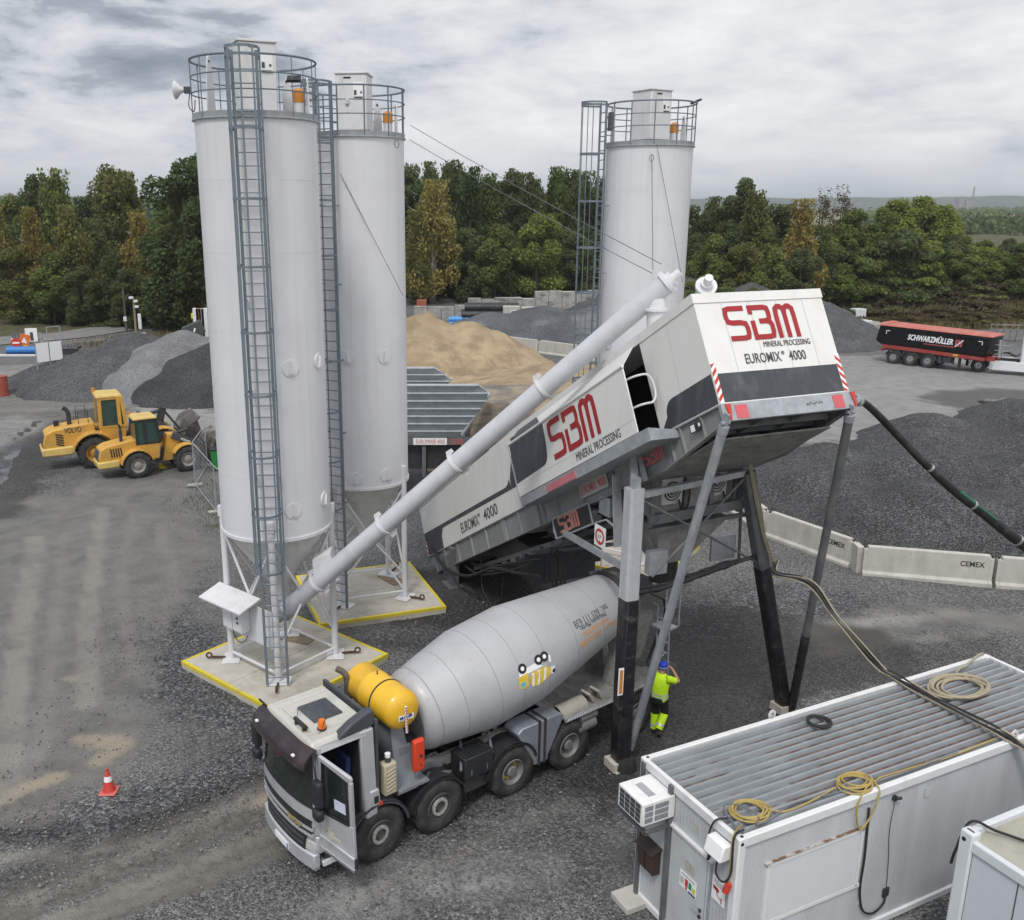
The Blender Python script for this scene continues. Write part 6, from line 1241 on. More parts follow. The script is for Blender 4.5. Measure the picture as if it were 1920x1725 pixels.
def behind_cab():
 # exhaust, tank, canister, red case
 mb = MB(); mb.tube(catmull([(-.32, -.62, 1.1), (-.32, -.62, 2.3), (-.32, -.62, 2.95), (-.28, -.66, 3.12), (-.16, -.72, 3.22)]), .062, 12); mb.build('exhaust_pipe', mat('burnt exhaust', (.16, .13, .11), .6, .5, var=.3, scale=9), truck, smooth=True)
 mb = MB(); mb.cyl((-.32, -.62, 2.35), (-.32, -.62, 2.62), .085, n=14); mb.b2((-.6, -.9, 1.1), (-.1, -.3, 2.2)); mb.build('intake_stack', dark_steel, truck)
 mb = MB(); mb.lathe([(.001, -.87), (.15, -.86), (.31, -.81), (.385, -.72), (.39, -.70), (.39, -.26), (.396, -.25), (.396, -.22), (.39, -.21), (.39, .70), (.385, .72), (.31, .81), (.15, .86), (.001, .87)], (-.70, .02, 2.80), (0, 1, 0), 44); tk = mb.build('water_tank', tank_yellow, truck, smooth=True, ang=50)
 mb = MB(); mb.lathe([(.394, .18), (.404, .18), (.404, .21), (.394, .21)], (-.70, .02, 2.80), (0, 1, 0), 44, caps=False); mb.cyl((-.7, -.1, 3.18), (-.7, -.1, 3.27), .012, n=6); mb.build('tank_strap', dark_steel, tk)
 mb = MB(); y = .93; mb.bar((-.66, y, 2.98), (-.70, y-.03, 2.40), .045, .02, up=(0, 1, 0)); gg = mb.build('level_gauge', white_flat, tk)
 mb = MB()
 for k in range(9): z = 2.95-.06*k; x = -.662-.004*k; mb.box((x, y+.011, z), (.042, .004, .02))
 mb.bar((-.663, y+.010, 2.97), (-.697, y+.010, 2.43), .004, .004); mb.build('gauge_marks', red_dull, gg)
 mb = MB(); mb.box((-.68, .91, 2.74), (.34, .012, .10), Matrix.Rotation(R(-4), 3, 'Y')); lb = mb.build('name_badge', white_flat, tk, bevel=.004)
 text('MULLER', .085, mat('blue lettering', (.03, .05, .22), .5), lb, plane_M((-.53, .918, 2.722), (-1, 0, .02), (0, 0, 1)), name='badge_lettering', width=.29, bold=.004)
 mb = MB(); mb.hexa([(-.95, -.5, 1.1), (-.5, -.5, 1.1), (-.95, .86, 1.1), (-.5, .86, 1.1), (-.85, -.45, 2.5), (-.6, -.45, 2.5), (-.85, .45, 2.5), (-.6, .45, 2.5)]); mb.build('tank_stand', mat('blue grey bracket', (.20, .225, .25), .55, .2, var=.15, dirt=(.3, .29, .27), damt=.5, dscale=(4, 4, 2)), truck)
 mb = MB(); mb.b2((-1.15, .45, 1.22), (-.45, .98, 1.27)); mb.hexa([(-1.1, .6, 1.27), (-.55, .6, 1.27), (-1.1, .66, 1.27), (-.55, .66, 1.27), (-.95, .6, 1.95), (-.7, .6, 1.95), (-.95, .66, 1.95), (-.7, .66, 1.95)]); mb.build('side_bracket', bpy.data.materials['blue grey bracket'], truck)
 mb = MB(); mb.box((-.93, .93, 1.86), (.26, .13, .68)); rb = mb.build('extinguisher_case', mat('orange red plastic', (.60, .055, .02), .45, var=.08), truck, bevel=.05, seg=3)
 mb = MB(); mb.cyl((-.95, .99, 1.86), (-.95, 1.005, 1.86), .035, n=14); mb.box((-.95, .997, 1.66), (.02, .01, .06)); mb.build('case_latch', dark_steel, rb)
 mb = MB(); mb.box((-.27, .88, 1.62), (.28, .22, .66)); cn = mb.build('jerry_can', mat('beige canister', (.42, .38, .27), .6, var=.08, dirt=(.3, .26, .18), damt=.4), truck, bevel=.035)
 mb = MB()
 for k in range(6): mb.box((-.27, .994, 1.42+.08*k), (.2, .02, .03), Matrix.Rotation(.25, 3, 'Y'))
 mb.build('can_ribs', bpy.data.materials['beige canister'], cn, bevel=.008)
 mb = MB(); mb.cyl((-.27, .88, 1.95), (-.27, .88, 2.05), .06, n=14); mb.build('can_neck', dark_grey_plastic, cn); mb = MB(); mb.cyl((-.27, .88, 2.05), (-.27, .88, 2.12), .055, n=14); mb.build('can_cap', white_flat, cn)
 random.seed(3)
 mb = MB()
 for k in range(9):
  y = -.3+.12*k; mb.tube(catmull([(-.05, y, 1.5+.1*random.random()), (-.2, y+.1*random.random(), 1.2+.3*random.random()), (-.5, y-.1, 1.05+.4*random.random()), (-.9, y*.8, 1.3+.5*random.random())]), .014, 5)
 for k in range(3): mb.tube(catmull([(-.5, .7, 1.3), (-.9, .62+.06*k, 1.12), (-1.2, .55, 1.22-.05*k), (-1.9, .5, 1.05)]), .014, 5)
 mb.build('air_hose', black_rubber, truck, split=True)
 mb = MB(); mb.b2((-1.2, -.35, 1.1), (-.95, .35, 1.9)); mb.cyl((-1.75, 0, 2.2), (-1.05, 0, 2.1), .26, n=18); mb.build('drum_drive', dark_steel, truck)
 mb = MB(); mb.bar((-1.0, .5, 1.15), (-1.75, .52, 1.17), .16, .12); mb.bar((-1.3, .55, 1.1), (-1.75, .9, 1.15), .04, .04); mb.build('coupling_bar', galv_dark, truck)
behind_cab()
DF, DR = Vector((-1.532, 0, 2.196)), Vector((-7.029, 0, 3.034)); dax = (DR-DF).normalized(); DL = (DR-DF).length
dvv = Vector((-dax.z*-1, 0, 0)); dvv = Vector((dax.z, 0, -dax.x)); dvv = -dvv if dvv.z < 0 else dvv; duu = Vector((0, 1, 0))
_dp = [(0, .851), (.246, 1.104), (.476, 1.116), (1, .701)]
def drad(t):
 for (a, ra), (b, rb) in zip(_dp, _dp[1:]):
  if t <= b: return ra+(rb-ra)*(t-a)/(b-a)
 return .701
def dsurf(s_, ph, off=.004):
 t = s_/DL; r_ = drad(t)+off; return DF+dax*s_+(dvv*math.cos(ph)+duu*math.sin(ph))*r_
def drum():
 mb = MB(); prof = [(.30, -.30), (.55, -.29), (.70, -.25), (.78, -.18), (.83, -.08), (.848, -.02), (.852, .04)]
 for s_ in (.55, 1.0, 1.368, 1.9, 2.4, 2.647, 3.5, 4.4, 5.2, 5.56): prof.append((drad(s_/DL), s_))
 mb.lathe(prof, DF, dax, 96); dm = mb.build('drum', drum_paint, truck, smooth=True, ang=50)
 mb = MB(); mb.lathe([(.10, -.31), (.50, -.30), (.66, -.27)], DF-dax*.006, dax, 72, caps=False); mb.build('drum_head', mat('shaded drum head', (.20, .205, .21), .6, var=.25, scale=3, dirt=(.2, .2, .19), damt=.4), dm, smooth=True)  # drum paint darkened, the shade on the front head put into its colour
 seam = mat('drum seam', (.30, .305, .31), .5, var=.1)
 for s_ in (.06, .62, 1.368, 1.95, 2.647, 3.62, 4.55):
  mb = MB(); r_ = drad(s_/DL); mb.lathe([(r_-.01, s_-.012), (r_+.0035, s_-.008), (r_+.0035, s_+.008), (r_-.01, s_+.012)], DF, dax, 96, caps=False); mb.build('drum_seam', seam, dm, smooth=True)
 mb = MB(); mb.lathe([(.66, 5.50), (.735, 5.50), (.745, 5.53), (.745, 5.66), (.70, 5.68), (.60, 5.68)], DF, dax, 64, caps=False); mb.build('running_ring', dark_steel, dm, smooth=True)
 mb = MB(); mb.lathe([(.68, 5.66), (.62, 5.95), (.55, 6.05)], DF, dax, 48); mb.build('drum_mouth', cement_steel, dm, smooth=True)
 dk, og = dark_text, mat('orange lettering', (.62, .30, .08), .5)
 def line(txt, s0, s1, p0, size, m_):
  s_c = (s0+s1)/2; r_ = drad(s_c/DL)
  text(txt, size, m_, dm, None, mapf=lambda x, y, z: dsurf(s0-x, R(p0)+y/r_, .005+z), width=s0-s1, th=.002)
 line('tel.: 603 111 638', 4.86, 3.72, 51, .23, dk); line('Mikulenka Martin', 4.74, 3.87, 61.0, .15, dk); line('autodoprava', 4.76, 3.87, 70.0, .19, og); line('beton - lit\u00e9 podlahy', 4.96, 3.66, 80.0, .22, og)
 # sticker: a cartoon mixer lorry, upside down like the writing
 def pat(poly, m_, nm, lay, parent): # poly in sticker units: x to the left of the writing, y up in the sticker
  mb = MB(); pts = []
  for i, (x, y) in enumerate(poly):
   x2, y2 = poly[(i+1) % len(poly)]
   for k in range(4): pts.append((x+(x2-x)*k/4, y+(y2-y)*k/4))
  lo = [dsurf(2.30-x, R(76)+y/1.11, .004) for x, y in pts]; hi = [dsurf(2.30-x, R(76)+y/1.11, .004+.002*lay) for x, y in pts]
  n = len(pts); mb.add(lo+hi, [tuple(range(n, 2*n))]+[(i, (i+1) % n, n+(i+1) % n, n+i) for i in range(n)]); return mb.build(nm, m_, parent)
 yl, wh, bk = mat('sticker yellow', (.70, .50, .06), .5), white_flat, mat('sticker black', (.02, .02, .02), .5)
 circ = lambda cx, cy, rx, ry=None, n=14: [(cx+rx*math.cos(2*PI*k/n), cy+(ry or rx)*math.sin(2*PI*k/n)) for k in range(n)]
 em = pat([(-.46, -.12), (.40, -.12), (.44, .0), (-.44, .02)], wh, 'lorry_emblem', 1, dm)
 rot = lambda pl, a, cx, cy: [(cx+(x-cx)*math.cos(a)-(y-cy)*math.sin(a), cy+(x-cx)*math.sin(a)+(y-cy)*math.cos(a)) for x, y in pl]
 pat([(.20, -.02), (.46, -.02), (.48, .20), (.40, .26), (.24, .26)], yl, 'emblem_cab', 2, em); pat([(.30, .12), (.45, .12), (.43, .22), (.32, .22)], mat('sticker blue', (.12, .45, .60), .5), 'emblem_window', 3, em)
 pat([(-.40, .16), (-.30, .06), (.10, .02), (.20, .12), (.18, .28), (.02, .38), (-.22, .34), (-.36, .26)], yl, 'emblem_drum', 2, em)
 for a, b, c, d in ((-.28, .08, -.20, .33), (-.10, .05, -.04, .36), (.06, .05, .10, .33)): pat([(a, b), (a+.06, b-.01), (c+.05, d), (c, d)], wh, 'emblem_stripe', 3, em)
 pat([(-.52, .16), (-.40, .12), (-.36, .26), (-.46, .32)], wh, 'emblem_chute', 2, em); pat(circ(-.47, .25, .045), bk, 'emblem_hole', 3, em)
 for x in (-.30, -.14, .30):
  pat(circ(x, -.15, .105), bk, 'emblem_tyre', 3, em); pat(circ(x, -.15, .045), wh, 'emblem_hub', 4, em)
drum()
def rear():
 mb = MB(); mb.hexa([(-3.75, .52, .48), (-4.58, .52, .48), (-3.75, 1.0, .48), (-4.58, 1.0, .48), (-3.55, .52, 1.5), (-4.78, .52, 1.5), (-3.62, .70, 1.5), (-4.72, .70, 1.5)]); mb.v = mb.v[:-8]; mb.f = []; mb.mi = []
 # fuel tank: narrow foot, wide shoulders
 q = [(-3.90, .45), (-3.90, .55), (-3.42, 1.36), (-3.55, 1.46), (-4.62, 1.46), (-4.75, 1.36), (-4.30, .55), (-4.30, .45)]
 mb.prism([Vector((x, .50, z)) for x, z in q], (0, .48, 0)); ft = mb.build('fuel_tank', mat('blue grey tank', (.27, .30, .34), .4, .35, var=.08, dirt=(.2, .2, .19), damt=.5, dscale=(2, 2, 2)), truck, bevel=.03)
 for x in (-4.02, -4.18):
  mb = MB(); mb.b2((x-.03, .985, .44), (x+.03, 1.0, 1.48)); mb.b2((x-.03, .5, 1.462), (x+.03, 1.0, 1.48)); mb.build('tank_band', dark_steel, ft)
 mb = MB(); mb.b2((-2.05, .46, .80), (-2.78, .96, 1.30)); bb = mb.build('battery_box', black_plastic, truck, bevel=.03)
 mb = MB()
 for k in range(8): mb.b2((-2.10-.085*k, .5, 1.30), (-2.15-.085*k, .94, 1.325))
 mb.build('box_ribs', black_plastic, bb)
 mb = MB(); mb.b2((-2.2, .955, .9), (-2.22, .975, 1.02)); mb.b2((-2.6, .955, .9), (-2.62, .975, 1.02)); mb.build('latch', chrome, bb, split=True)
 mb = MB(); mb.b2((-2.1, .5, .45), (-2.7, .85, .78)); mb.build('air_tank_box', dark_steel, truck)
 # side deck with tread strip, half pipe cover, chocks
 mb = MB(); mb.b2((-4.78, -.99, 1.20), (-7.9, .96, 1.24)); mb.build('deck', cement_steel, truck)
 mb = MB(); mb.b2((-4.78, .96, 1.16), (-7.6, .995, 1.25)); ds = mb.build('deck_rail', galv, truck)
 mb = MB()
 for k in range(40): x = -4.83-.07*k; mb.prism([(x, .996, 1.175), (x-.03, .996, 1.175), (x-.05, .996, 1.235), (x-.02, .996, 1.235)], (0, .003, 0))
 mb.build('tread_marks', white_flat, ds)
 n = 10; mb = MB()
 for k in range(n):
  a0, a1 = PI*k/n, PI*(k+1)/n
  mb.hexa([(x, .72+rr*math.cos(a), 1.24+rr*1.0*math.sin(a)) for rr in (.19, .20) for a in (a0, a1) for x in (-4.75, -5.55)])
 mb.build('half_pipe_cover', mat('beige cover', (.36, .34, .29), .7, var=.1, dirt=(.24, .22, .19), damt=.5), truck)
 for x in (-5.75, -6.02):
  mb = MB(); mb.prism([(x, .60, 1.24), (x, .88, 1.24), (x+.16, .88, 1.50), (x+.16, .60, 1.50)], (-.05, 0, .03)); ck = mb.build('wheel_chock', bpy.data.materials['beige cover'], truck, bevel=.01); mb = MB(); mb.cyl((x+.03, .74, 1.36), (x+.09, .74, 1.40), .045, n=12); mb.build('chock_hole', black_void, ck)
 mb = MB(); mb.bar((-4.35, .35, 1.62), (-4.75, .62, 1.35), .2, .1); mb.build('chute_end', cement_steel, truck)
 mb = MB(); mb.cyl((-5.2, .86, .82), (-5.75, .86, .82), .15, n=18); mb.cyl((-5.3, .84, 1.02), (-5.8, .84, 1.02), .13, n=18); mb.build('air_cylinder', mat('grey air tank', (.17, .17, .165), .6, var=.15), truck, smooth=True, split=True)
 mb = MB(); mb.tube([(-2.9, .45, 1.30), (-3.6, .40, 1.78)], .03, 7); mb.build('support_rod', cement_steel, truck)
 for sg in (1, -1):
  mb = MB(); mb.lathe([(.69, -.28), (.70, 0), (.69, .28)], (-7.12, sg*.78, .53), (0, 1, 0), 32, caps=False); mb.v = [v for v in mb.v]; keep = [f for f in mb.f if all(mb.v[i][2] > .70 for i in f)]; mb.f = keep; mb.mi = [0]*len(keep); mb.build('mudguard', dark_grey_plastic, truck)
 # pedestal, hopper, chute, ladder at the back
 mb = MB();
 for sg in (1, -1): mb.hexa([(-7.3, sg*.3, 1.2), (-6.6, sg*.3, 1.2), (-7.3, sg*.62, 1.2), (-6.6, sg*.62, 1.2), (-7.15, sg*.3, 2.35), (-6.85, sg*.3, 2.35), (-7.15, sg*.7, 2.35), (-6.85, sg*.7, 2.35)])
 mb.bar((-7.0, -.6, 2.3), (-7.0, .6, 2.3), .2, .2); mb.build('drum_pedestal', cement_steel, truck)
 mb = MB(); mb.hexa([(-7.55, -.25, 2.75), (-7.2, -.25, 2.75), (-7.55, .25, 2.75), (-7.2, .25, 2.75), (-8.0, -.55, 3.55), (-6.9, -.55, 3.65), (-8.0, .55, 3.55), (-6.9, .55, 3.65)]); mb.build('feed_hopper', galv_dark, truck)
 mb = MB(); mb.hexa([(-7.9, -.35, 1.5), (-7.5, -.35, 1.5), (-7.9, .35, 1.5), (-7.5, .35, 1.5), (-8.1, -.5, 2.7), (-7.4, -.5, 2.7), (-8.1, .5, 2.7), (-7.4, .5, 2.7)]); mb.build('discharge_funnel', cement_steel, truck)
 mb = MB(); a0 = Vector((-7.8, .1, 1.55)); a1 = Vector((-8.7, .5, .95)); mb.bar(a0, a1, .42, .06); mb.bar(a0+Vector((0, .2, .12)), a1+Vector((0, .2, .12)), .03, .25); mb.bar(a0+Vector((0, -.2, .12)), a1+Vector((0, -.2, .12)), .03, .25); mb.build('discharge_chute', galv_dark, truck)
 mb = MB(); lx = -8.05
 for y in (.62, .98): mb.tube([(lx+.15, y, 3.0), (lx, y, 2.9), (lx-.1, y, .55)], .022, 7)
 for k in range(8): z = .65+.28*k; x = lx-.1+.1*(z-.55)/2.35; mb.cyl((x, .62, z), (x, .98, z), .016, n=6)
 mb.tube([(lx+.15, .98, 3.0), (lx+.15, .98, 3.6), (lx-.35, .98, 3.6), (lx-.35, .98, 2.4)], .018, 6); mb.b2((lx-.3, .55, 2.38), (lx+.1, 1.0, 2.42)); mb.build('access_ladder', galv, truck, smooth=True)
 mb = MB(); mb.bar((-8.25, -.95, .75), (-8.25, .95, .75), .1, .16); mb.build('rear_bar', dark_steel, truck)
 for y in (-.8, .8):
  mb = MB(); mb.box((-8.31, y, .78), (.02, .3, .13)); mb.build('tail_light', red_bright, truck)
 mb = MB()
 for k in range(3): mb.tube(catmull([(-7.9, .5, 3.2), (-8.15, .7+.05*k, 3.0), (-8.2, .66, 2.4), (-8.1, .55, 1.8+.1*k), (-7.9, .5, 1.4)]), .016, 5)
 mb.build('control_hose', black_rubber, truck, split=True)
rear()
# ------------------------------------------------------------------ site office containers
def ribbed(name, c, axis):
 m, nt, N, L, bs = _nodes(name); tc = N('ShaderNodeTexCoord'); w = N('ShaderNodeTexWave'); w.bands_direction = axis; w.inputs['Scale'].default_value = 5.2 if axis == 'X' else 4.2; w.wave_profile = 'SIN'
 L(tc.outputs['Object'], w.inputs['Vector']); n = N('ShaderNodeTexNoise'); n.inputs['Scale'].default_value = 1.3; n.inputs['Detail'].default_value = 7; mp = N('ShaderNodeMapping'); mp.inputs['Scale'].default_value = (2, 2, .35); L(tc.outputs['Object'], mp.inputs[0]); L(mp.outputs[0], n.inputs['Vector'])
 r = N('ShaderNodeValToRGB'); L(n.outputs[0], r.inputs[0]); r.color_ramp.elements[0].position = .35; r.color_ramp.elements[1].position = .7; r.color_ramp.elements[0].color = rgba([k*.84 for k in c]); r.color_ramp.elements[1].color = rgba(c)
 mr = N('ShaderNodeMapRange'); L(w.outputs['Fac'], mr.inputs[0]); mr.inputs[1].default_value = .0; mr.inputs[2].default_value = .18; mr.inputs[3].default_value = .0; mr.inputs[4].default_value = 1
 L(r.outputs[0], bs.inputs['Base Color']); bs.inputs['Roughness'].default_value = .5
 k = N('ShaderNodeBump'); k.inputs['Strength'].default_value = .5; k.inputs['Distance'].default_value = .012; L(mr.outputs[0], k.inputs['Height']); L(k.outputs[0], bs.inputs['Normal']); return m
wall_x = ribbed('ribbed container wall long side', (.54, .565, .58), 'X'); wall_y = ribbed('ribbed container wall end', (.50, .525, .54), 'Y')
cont_white = mat('container frame paint', (.66, .67, .67), .5, var=.05, dirt=(.40, .37, .33), damt=.4, dscale=(3, 3, 3), dirt2=(.20, .10, .05), d2scale=5, d2lo=.69, d2hi=.74, d2amt=.5)
cont_grey = mat('container door paint', (.49, .515, .525), .5, var=.04, dirt=(.34, .33, .30), damt=.35, dscale=(3, 3, 1))
LEN, WID, HGT = 8.9, 2.438, 2.83
off = thing('office_container', 'light grey office container with corrugated roof, air conditioner and closed roller shutter', 'container', (3.261, 14.025, 0), .4417)
OM = Matrix.Translation((3.261, 14.025, 0)) @ Matrix.Rotation(.4417, 4, 'Z')
def office():
 W2 = -WID; z0 = .12
 mb = MB(); mb.b2((.06, W2+.05, z0), (LEN-.06, W2+.10, HGT-.14)); mb.b2((.06, -.10, z0), (LEN-.06, -.05, HGT-.14)); mb.build('side_wall', wall_x, off, split=True)
 mb = MB(); mb.b2((.05, W2+.06, z0), (.10, -.06, HGT-.14)); mb.b2((LEN-.1, W2+.06, z0), (LEN-.05, -.06, HGT-.14)); mb.build('end_wall', wall_y, off, split=True)
 mb = MB()
 for x in (0, LEN-.14):
  for y in (W2, -.14): mb.b2((x, y, 0), (x+.14, y+.14, HGT))
 mb.build('corner_post', cont_white, off, bevel=.02, split=True)
 mb = MB(); t = .004
 mb.b2((.14, W2+t, HGT-.17), (LEN-.14, W2+.11, HGT-t)); mb.b2((.14, -.11, HGT-.17), (LEN-.14, -t, HGT-t)); mb.b2((t, W2+.14, HGT-.17), (.09, -.14, HGT-t)); mb.b2((LEN-.09, W2+.14, HGT-.17), (LEN-t, -.14, HGT-t)); mb.build('roof_rail', cont_white, off, bevel=.015, split=True)
 mb = MB(); mb.b2((.14, W2+t, .03), (LEN-.14, W2+.1, .16)); mb.b2((t, W2+.14, .03), (.09, -.14, .16)); mb.b2((.14, -.1, .03), (LEN-.14, -t, .16)); mb.build('floor_rail', cont_white, off, bevel=.015, split=True)
 mb = MB()
 for x, y in ((.09, W2+.06), (.09, -.08)): mb.cyl((x, y, HGT-.01), (x, y, HGT+.003), .028, n=12)
 mb.cyl((.06, W2-.003, HGT-.09), (.06, W2+.01, HGT-.09), .03, n=12); mb.build('corner_hole', black_void, off, split=True)
 # roof: flat rusty pans between raised ribs
 m, nt, N, L, bs = _nodes('weathered roof sheet'); tc = N('ShaderNodeTexCoord'); sp = N('ShaderNodeSeparateXYZ'); L(tc.outputs['Object'], sp.inputs[0])
 n = N('ShaderNodeTexNoise'); n.inputs['Scale'].default_value = 1; n.inputs['Detail'].default_value = 8; mp = N('ShaderNodeMapping'); mp.inputs['Scale'].default_value = (.9, 3.4, 1); L(tc.outputs['Object'], mp.inputs[0]); L(mp.outputs[0], n.inputs['Vector'])
 def mrg(x, a, b, c, d):
  q = N('ShaderNodeMapRange'); L(x, q.inputs[0])
  for i, v in enumerate((a, b, c, d)): q.inputs[i+1].default_value = v
  return q.outputs[0]
 def mm(op, a, b):
  q = N('ShaderNodeMath'); q.operation = op
  for i, v in enumerate((a, b)):
   if isinstance(v, (int, float)): q.inputs[i].default_value = v
   else: L(v, q.inputs[i])
  return q.outputs[0]
 band = mm('MULTIPLY', mrg(sp.outputs[0], 1.3, 4.2, 0, .25), mrg(sp.outputs[0], 6.6, 8.3, 1, 0)); f = mrg(mm('ADD', n.outputs[0], band), .57, .63, 0, 1)
 r = N('ShaderNodeValToRGB'); L(n.outputs[0], r.inputs[0]); r.color_ramp.elements[0].color = (.12, .124, .126, 1); r.color_ramp.elements[1].color = (.27, .275, .275, 1); r.color_ramp.elements[0].position = .35; r.color_ramp.elements[1].position = .65
 n2 = N('ShaderNodeTexNoise'); n2.inputs['Scale'].default_value = 5; n2.inputs['Detail'].default_value = 6; L(tc.outputs['Object'], n2.inputs['Vector']); r2 = N('ShaderNodeValToRGB'); L(n2.outputs[0], r2.inputs[0]); r2.color_ramp.elements[0].color = (.075, .045, .038, 1); r2.color_ramp.elements[1].color = (.165, .125, .105, 1); r2.color_ramp.elements[0].position = .35; r2.color_ramp.elements[1].position = .7
 x = N('ShaderNodeMix'); x.data_type = 'RGBA'; L(f, x.inputs[0]); L(r.outputs[0], x.inputs[6]); L(r2.outputs[0], x.inputs[7]); L(x.outputs[2], bs.inputs['Base Color']); bs.inputs['Roughness'].default_value = .55
 mb = MB(); mb.b2((.09, W2+.11, HGT-.12), (LEN-.09, -.11, HGT-.075)); rs_ = mb.build('roof_sheet', m, off)
 mb = MB(); nr = 13
 for k in range(nr):
  y = W2+.20+(WID-.40)*k/(nr-1); a = .040; b = .018
  mb.hexa([(.10, y-a, HGT-.076), (LEN-.1, y-a, HGT-.076), (.10, y+a, HGT-.076), (LEN-.1, y+a, HGT-.076), (.10, y-b, HGT-.012), (LEN-.1, y-b, HGT-.012), (.10, y+b, HGT-.012), (LEN-.1, y+b, HGT-.012)])
 mb.build('roof_ribs', mat('roof rib zinc', (.29, .315, .335), .45, .25, var=.12, scale=2, dirt=(.36, .37, .365), damt=.5, dscale=(.8, 5, 2)), rs_)
 for x, y in ((2.93, -.03), (6.33, W2+.06)):
  mb = MB(); mb.lathe([(.03, -.012), (.085, -.012), (.085, .012), (.03, .012)], (x, y, HGT+.08), (0, 1, 0), 16, caps=False); mb.b2((x-.07, y-.012, HGT-.01), (x+.07, y+.012, HGT+.05)); mb.build('lifting_eye', white_paint, off)
 # end wall: door, notices, boxes
 e = .045; Y = lambda v: -v
 mb = MB(); mb.b2((e-.03, Y(1.85), .14), (e+.02, Y(.91), 2.05)); dr = mb.build('door', cont_grey, off, bevel=.006)
 mb = MB(); mb.b2((-.02, Y(1.92), 2.05), (.06, Y(.86), 2.09)); mb.build('door_hood', cont_white, off)
 mb = MB()
 for a, b in (((1.86, .12), (1.89, 2.05)), ((1.80, .12), (1.812, 2.04))): mb.b2((.008, Y(b[0]), a[1]), (.05, Y(a[0]), b[1]))
 mb.build('door_frame', dark_grey_plastic if False else galv, off, split=True)
 mb = MB(); mb.tube([(.0, Y(1.72), 1.02), (-.05, Y(1.72), 1.02), (-.055, Y(1.56), 1.03)], .012, 6); h = mb.build('handle', chrome, dr)
 mb = MB(); mb.cyl((.01, Y(1.72), 1.02), (-.012, Y(1.72), 1.02), .03, n=12); mb.cyl((.01, Y(1.72), .90), (-.012, Y(1.72), .90), .032, n=12); mb.build('lock', black_plastic, dr, split=True)
 px_ = lambda x: x
 mb = MB(); mb.b2((.006, Y(1.60), 1.13), (.012, Y(1.19), 1.43)); nt_ = mb.build('notice', white_flat, dr)
 X0 = .002
 def blk(nm, y0, z0, y1, z1, m_, par, x=.003): mb = MB(); mb.b2((x, Y(y1), z0), (x+.003, Y(y0), z1)); return mb.build(nm, m_, par)
 blk('notice_block', 1.33, 1.20, 1.40, 1.34, red_bright, nt_); blk('notice_block', 1.34, 1.145, 1.39, 1.19, red_dull, nt_); blk('notice_block', 1.42, 1.21, 1.49, 1.33, mat('green sign', (.02, .25, .12), .5), nt_); blk('notice_block', 1.51, 1.19, 1.58, 1.29, mat('yellow sign', (.60, .52, .08), .5), nt_); blk('notice_band', 1.42, 1.135, 1.59, 1.165, mat('navy sign', (.03, .05, .22), .5), nt_)
 for k in range(4): blk('notice_line', 1.21, 1.30-.03*k, 1.30, 1.308-.03*k, dark_text, nt_)
 blk('notice_line', 1.24, 1.385, 1.56, 1.395, dark_text, nt_)
 mb = MB(); mb.b2((.028, Y(2.22), 1.43), (.034, Y(1.92), 1.86)); cs = mb.build('camera_notice', white_flat, off)
 for k, (a, b) in enumerate(((1.95, 2.19), (1.96, 2.18), (2.0, 2.14))): blk('notice_line', a, 1.80-.035*k, b, 1.808-.035*k, dark_text, cs, .025)
 mb = MB(); q = lambda y, z: Vector((.026, Y(y), z)); mb.prism([q(1.95, 1.70), q(2.08, 1.67), q(2.075, 1.61), q(1.96, 1.635)], (-.004, 0, 0)); mb.bar(q(2.03, 1.63), q(2.04, 1.57), .012, .006); mb.bar(q(2.04, 1.57), q(2.14, 1.52), .012, .006); mb.bar(q(2.145, 1.57), q(2.145, 1.46), .014, .006); mb.build('camera_pictogram', red_logo, cs)
 blk('old_sticker', 1.30, 1.50, 1.52, 1.68, mat('faded sticker', (.40, .385, .33), .7, var=.2, scale=20), dr, .010)
 blk('cover_plate', 1.34, 2.26, 1.48, 2.42, mat('yellowed plate', (.46, .45, .41), .6), off, .038)
 mb = MB(); mb.hexa([(-.11, Y(.65), .90), (.045, Y(.65), .90), (-.11, Y(.24), .90), (.045, Y(.24), .90), (-.15, Y(.66), 1.32), (.045, Y(.66), 1.38), (-.15, Y(.22), 1.32), (.045, Y(.22), 1.38)]); mx = mb.build('letter_box', mat('brown letter box', (.060, .038, .030), .5, var=.12), off, bevel=.012)
 mb = MB(); mb.hexa([(-.18, Y(.68), 1.31), (.045, Y(.68), 1.39), (-.18, Y(.20), 1.31), (.045, Y(.20), 1.39), (-.18, Y(.68), 1.335), (.045, Y(.68), 1.42), (-.18, Y(.2), 1.335), (.045, Y(.2), 1.42)]); mb.build('letter_box_lid', mat('dark brown lid', (.04, .027, .022), .5), mx)
 mb = MB(); mb.bar((-.135, Y(.45), .92), (-.155, Y(.45), 1.3), .008, .008); mb.build('lid_groove', black_void, mx)
 mb = MB(); mb.hexa([(-.20, Y(2.27), 2.36), (.045, Y(2.27), 2.36), (-.20, Y(1.89), 2.36), (.045, Y(1.89), 2.36), (-.13, Y(2.27), 2.62), (.045, Y(2.27), 2.62), (-.13, Y(1.89), 2.62), (.045, Y(1.89), 2.62)]); mb.build('socket_box', white_flat, off, bevel=.02)
 mb = MB(); mb.b2((-.03, Y(.14), .0), (.02, Y(.06), 2.78)); mb.b2((-.05, Y(.90), .05), (.01, Y(.82), 2.80)); mb.b2((-.50, Y(.88), 2.0), (.0, Y(.83), 2.06)); mb.b2((-.5, Y(.2), 2.0), (.0, Y(.15), 2.06)); mb.b2((-.5, Y(.88), 1.99), (-.44, Y(.15), 2.05)); mb.build('support_rack', galv_dark, off, split=True)
 # air conditioner
 a0, a1, b0, b1 = -.62, .04, .25, .92
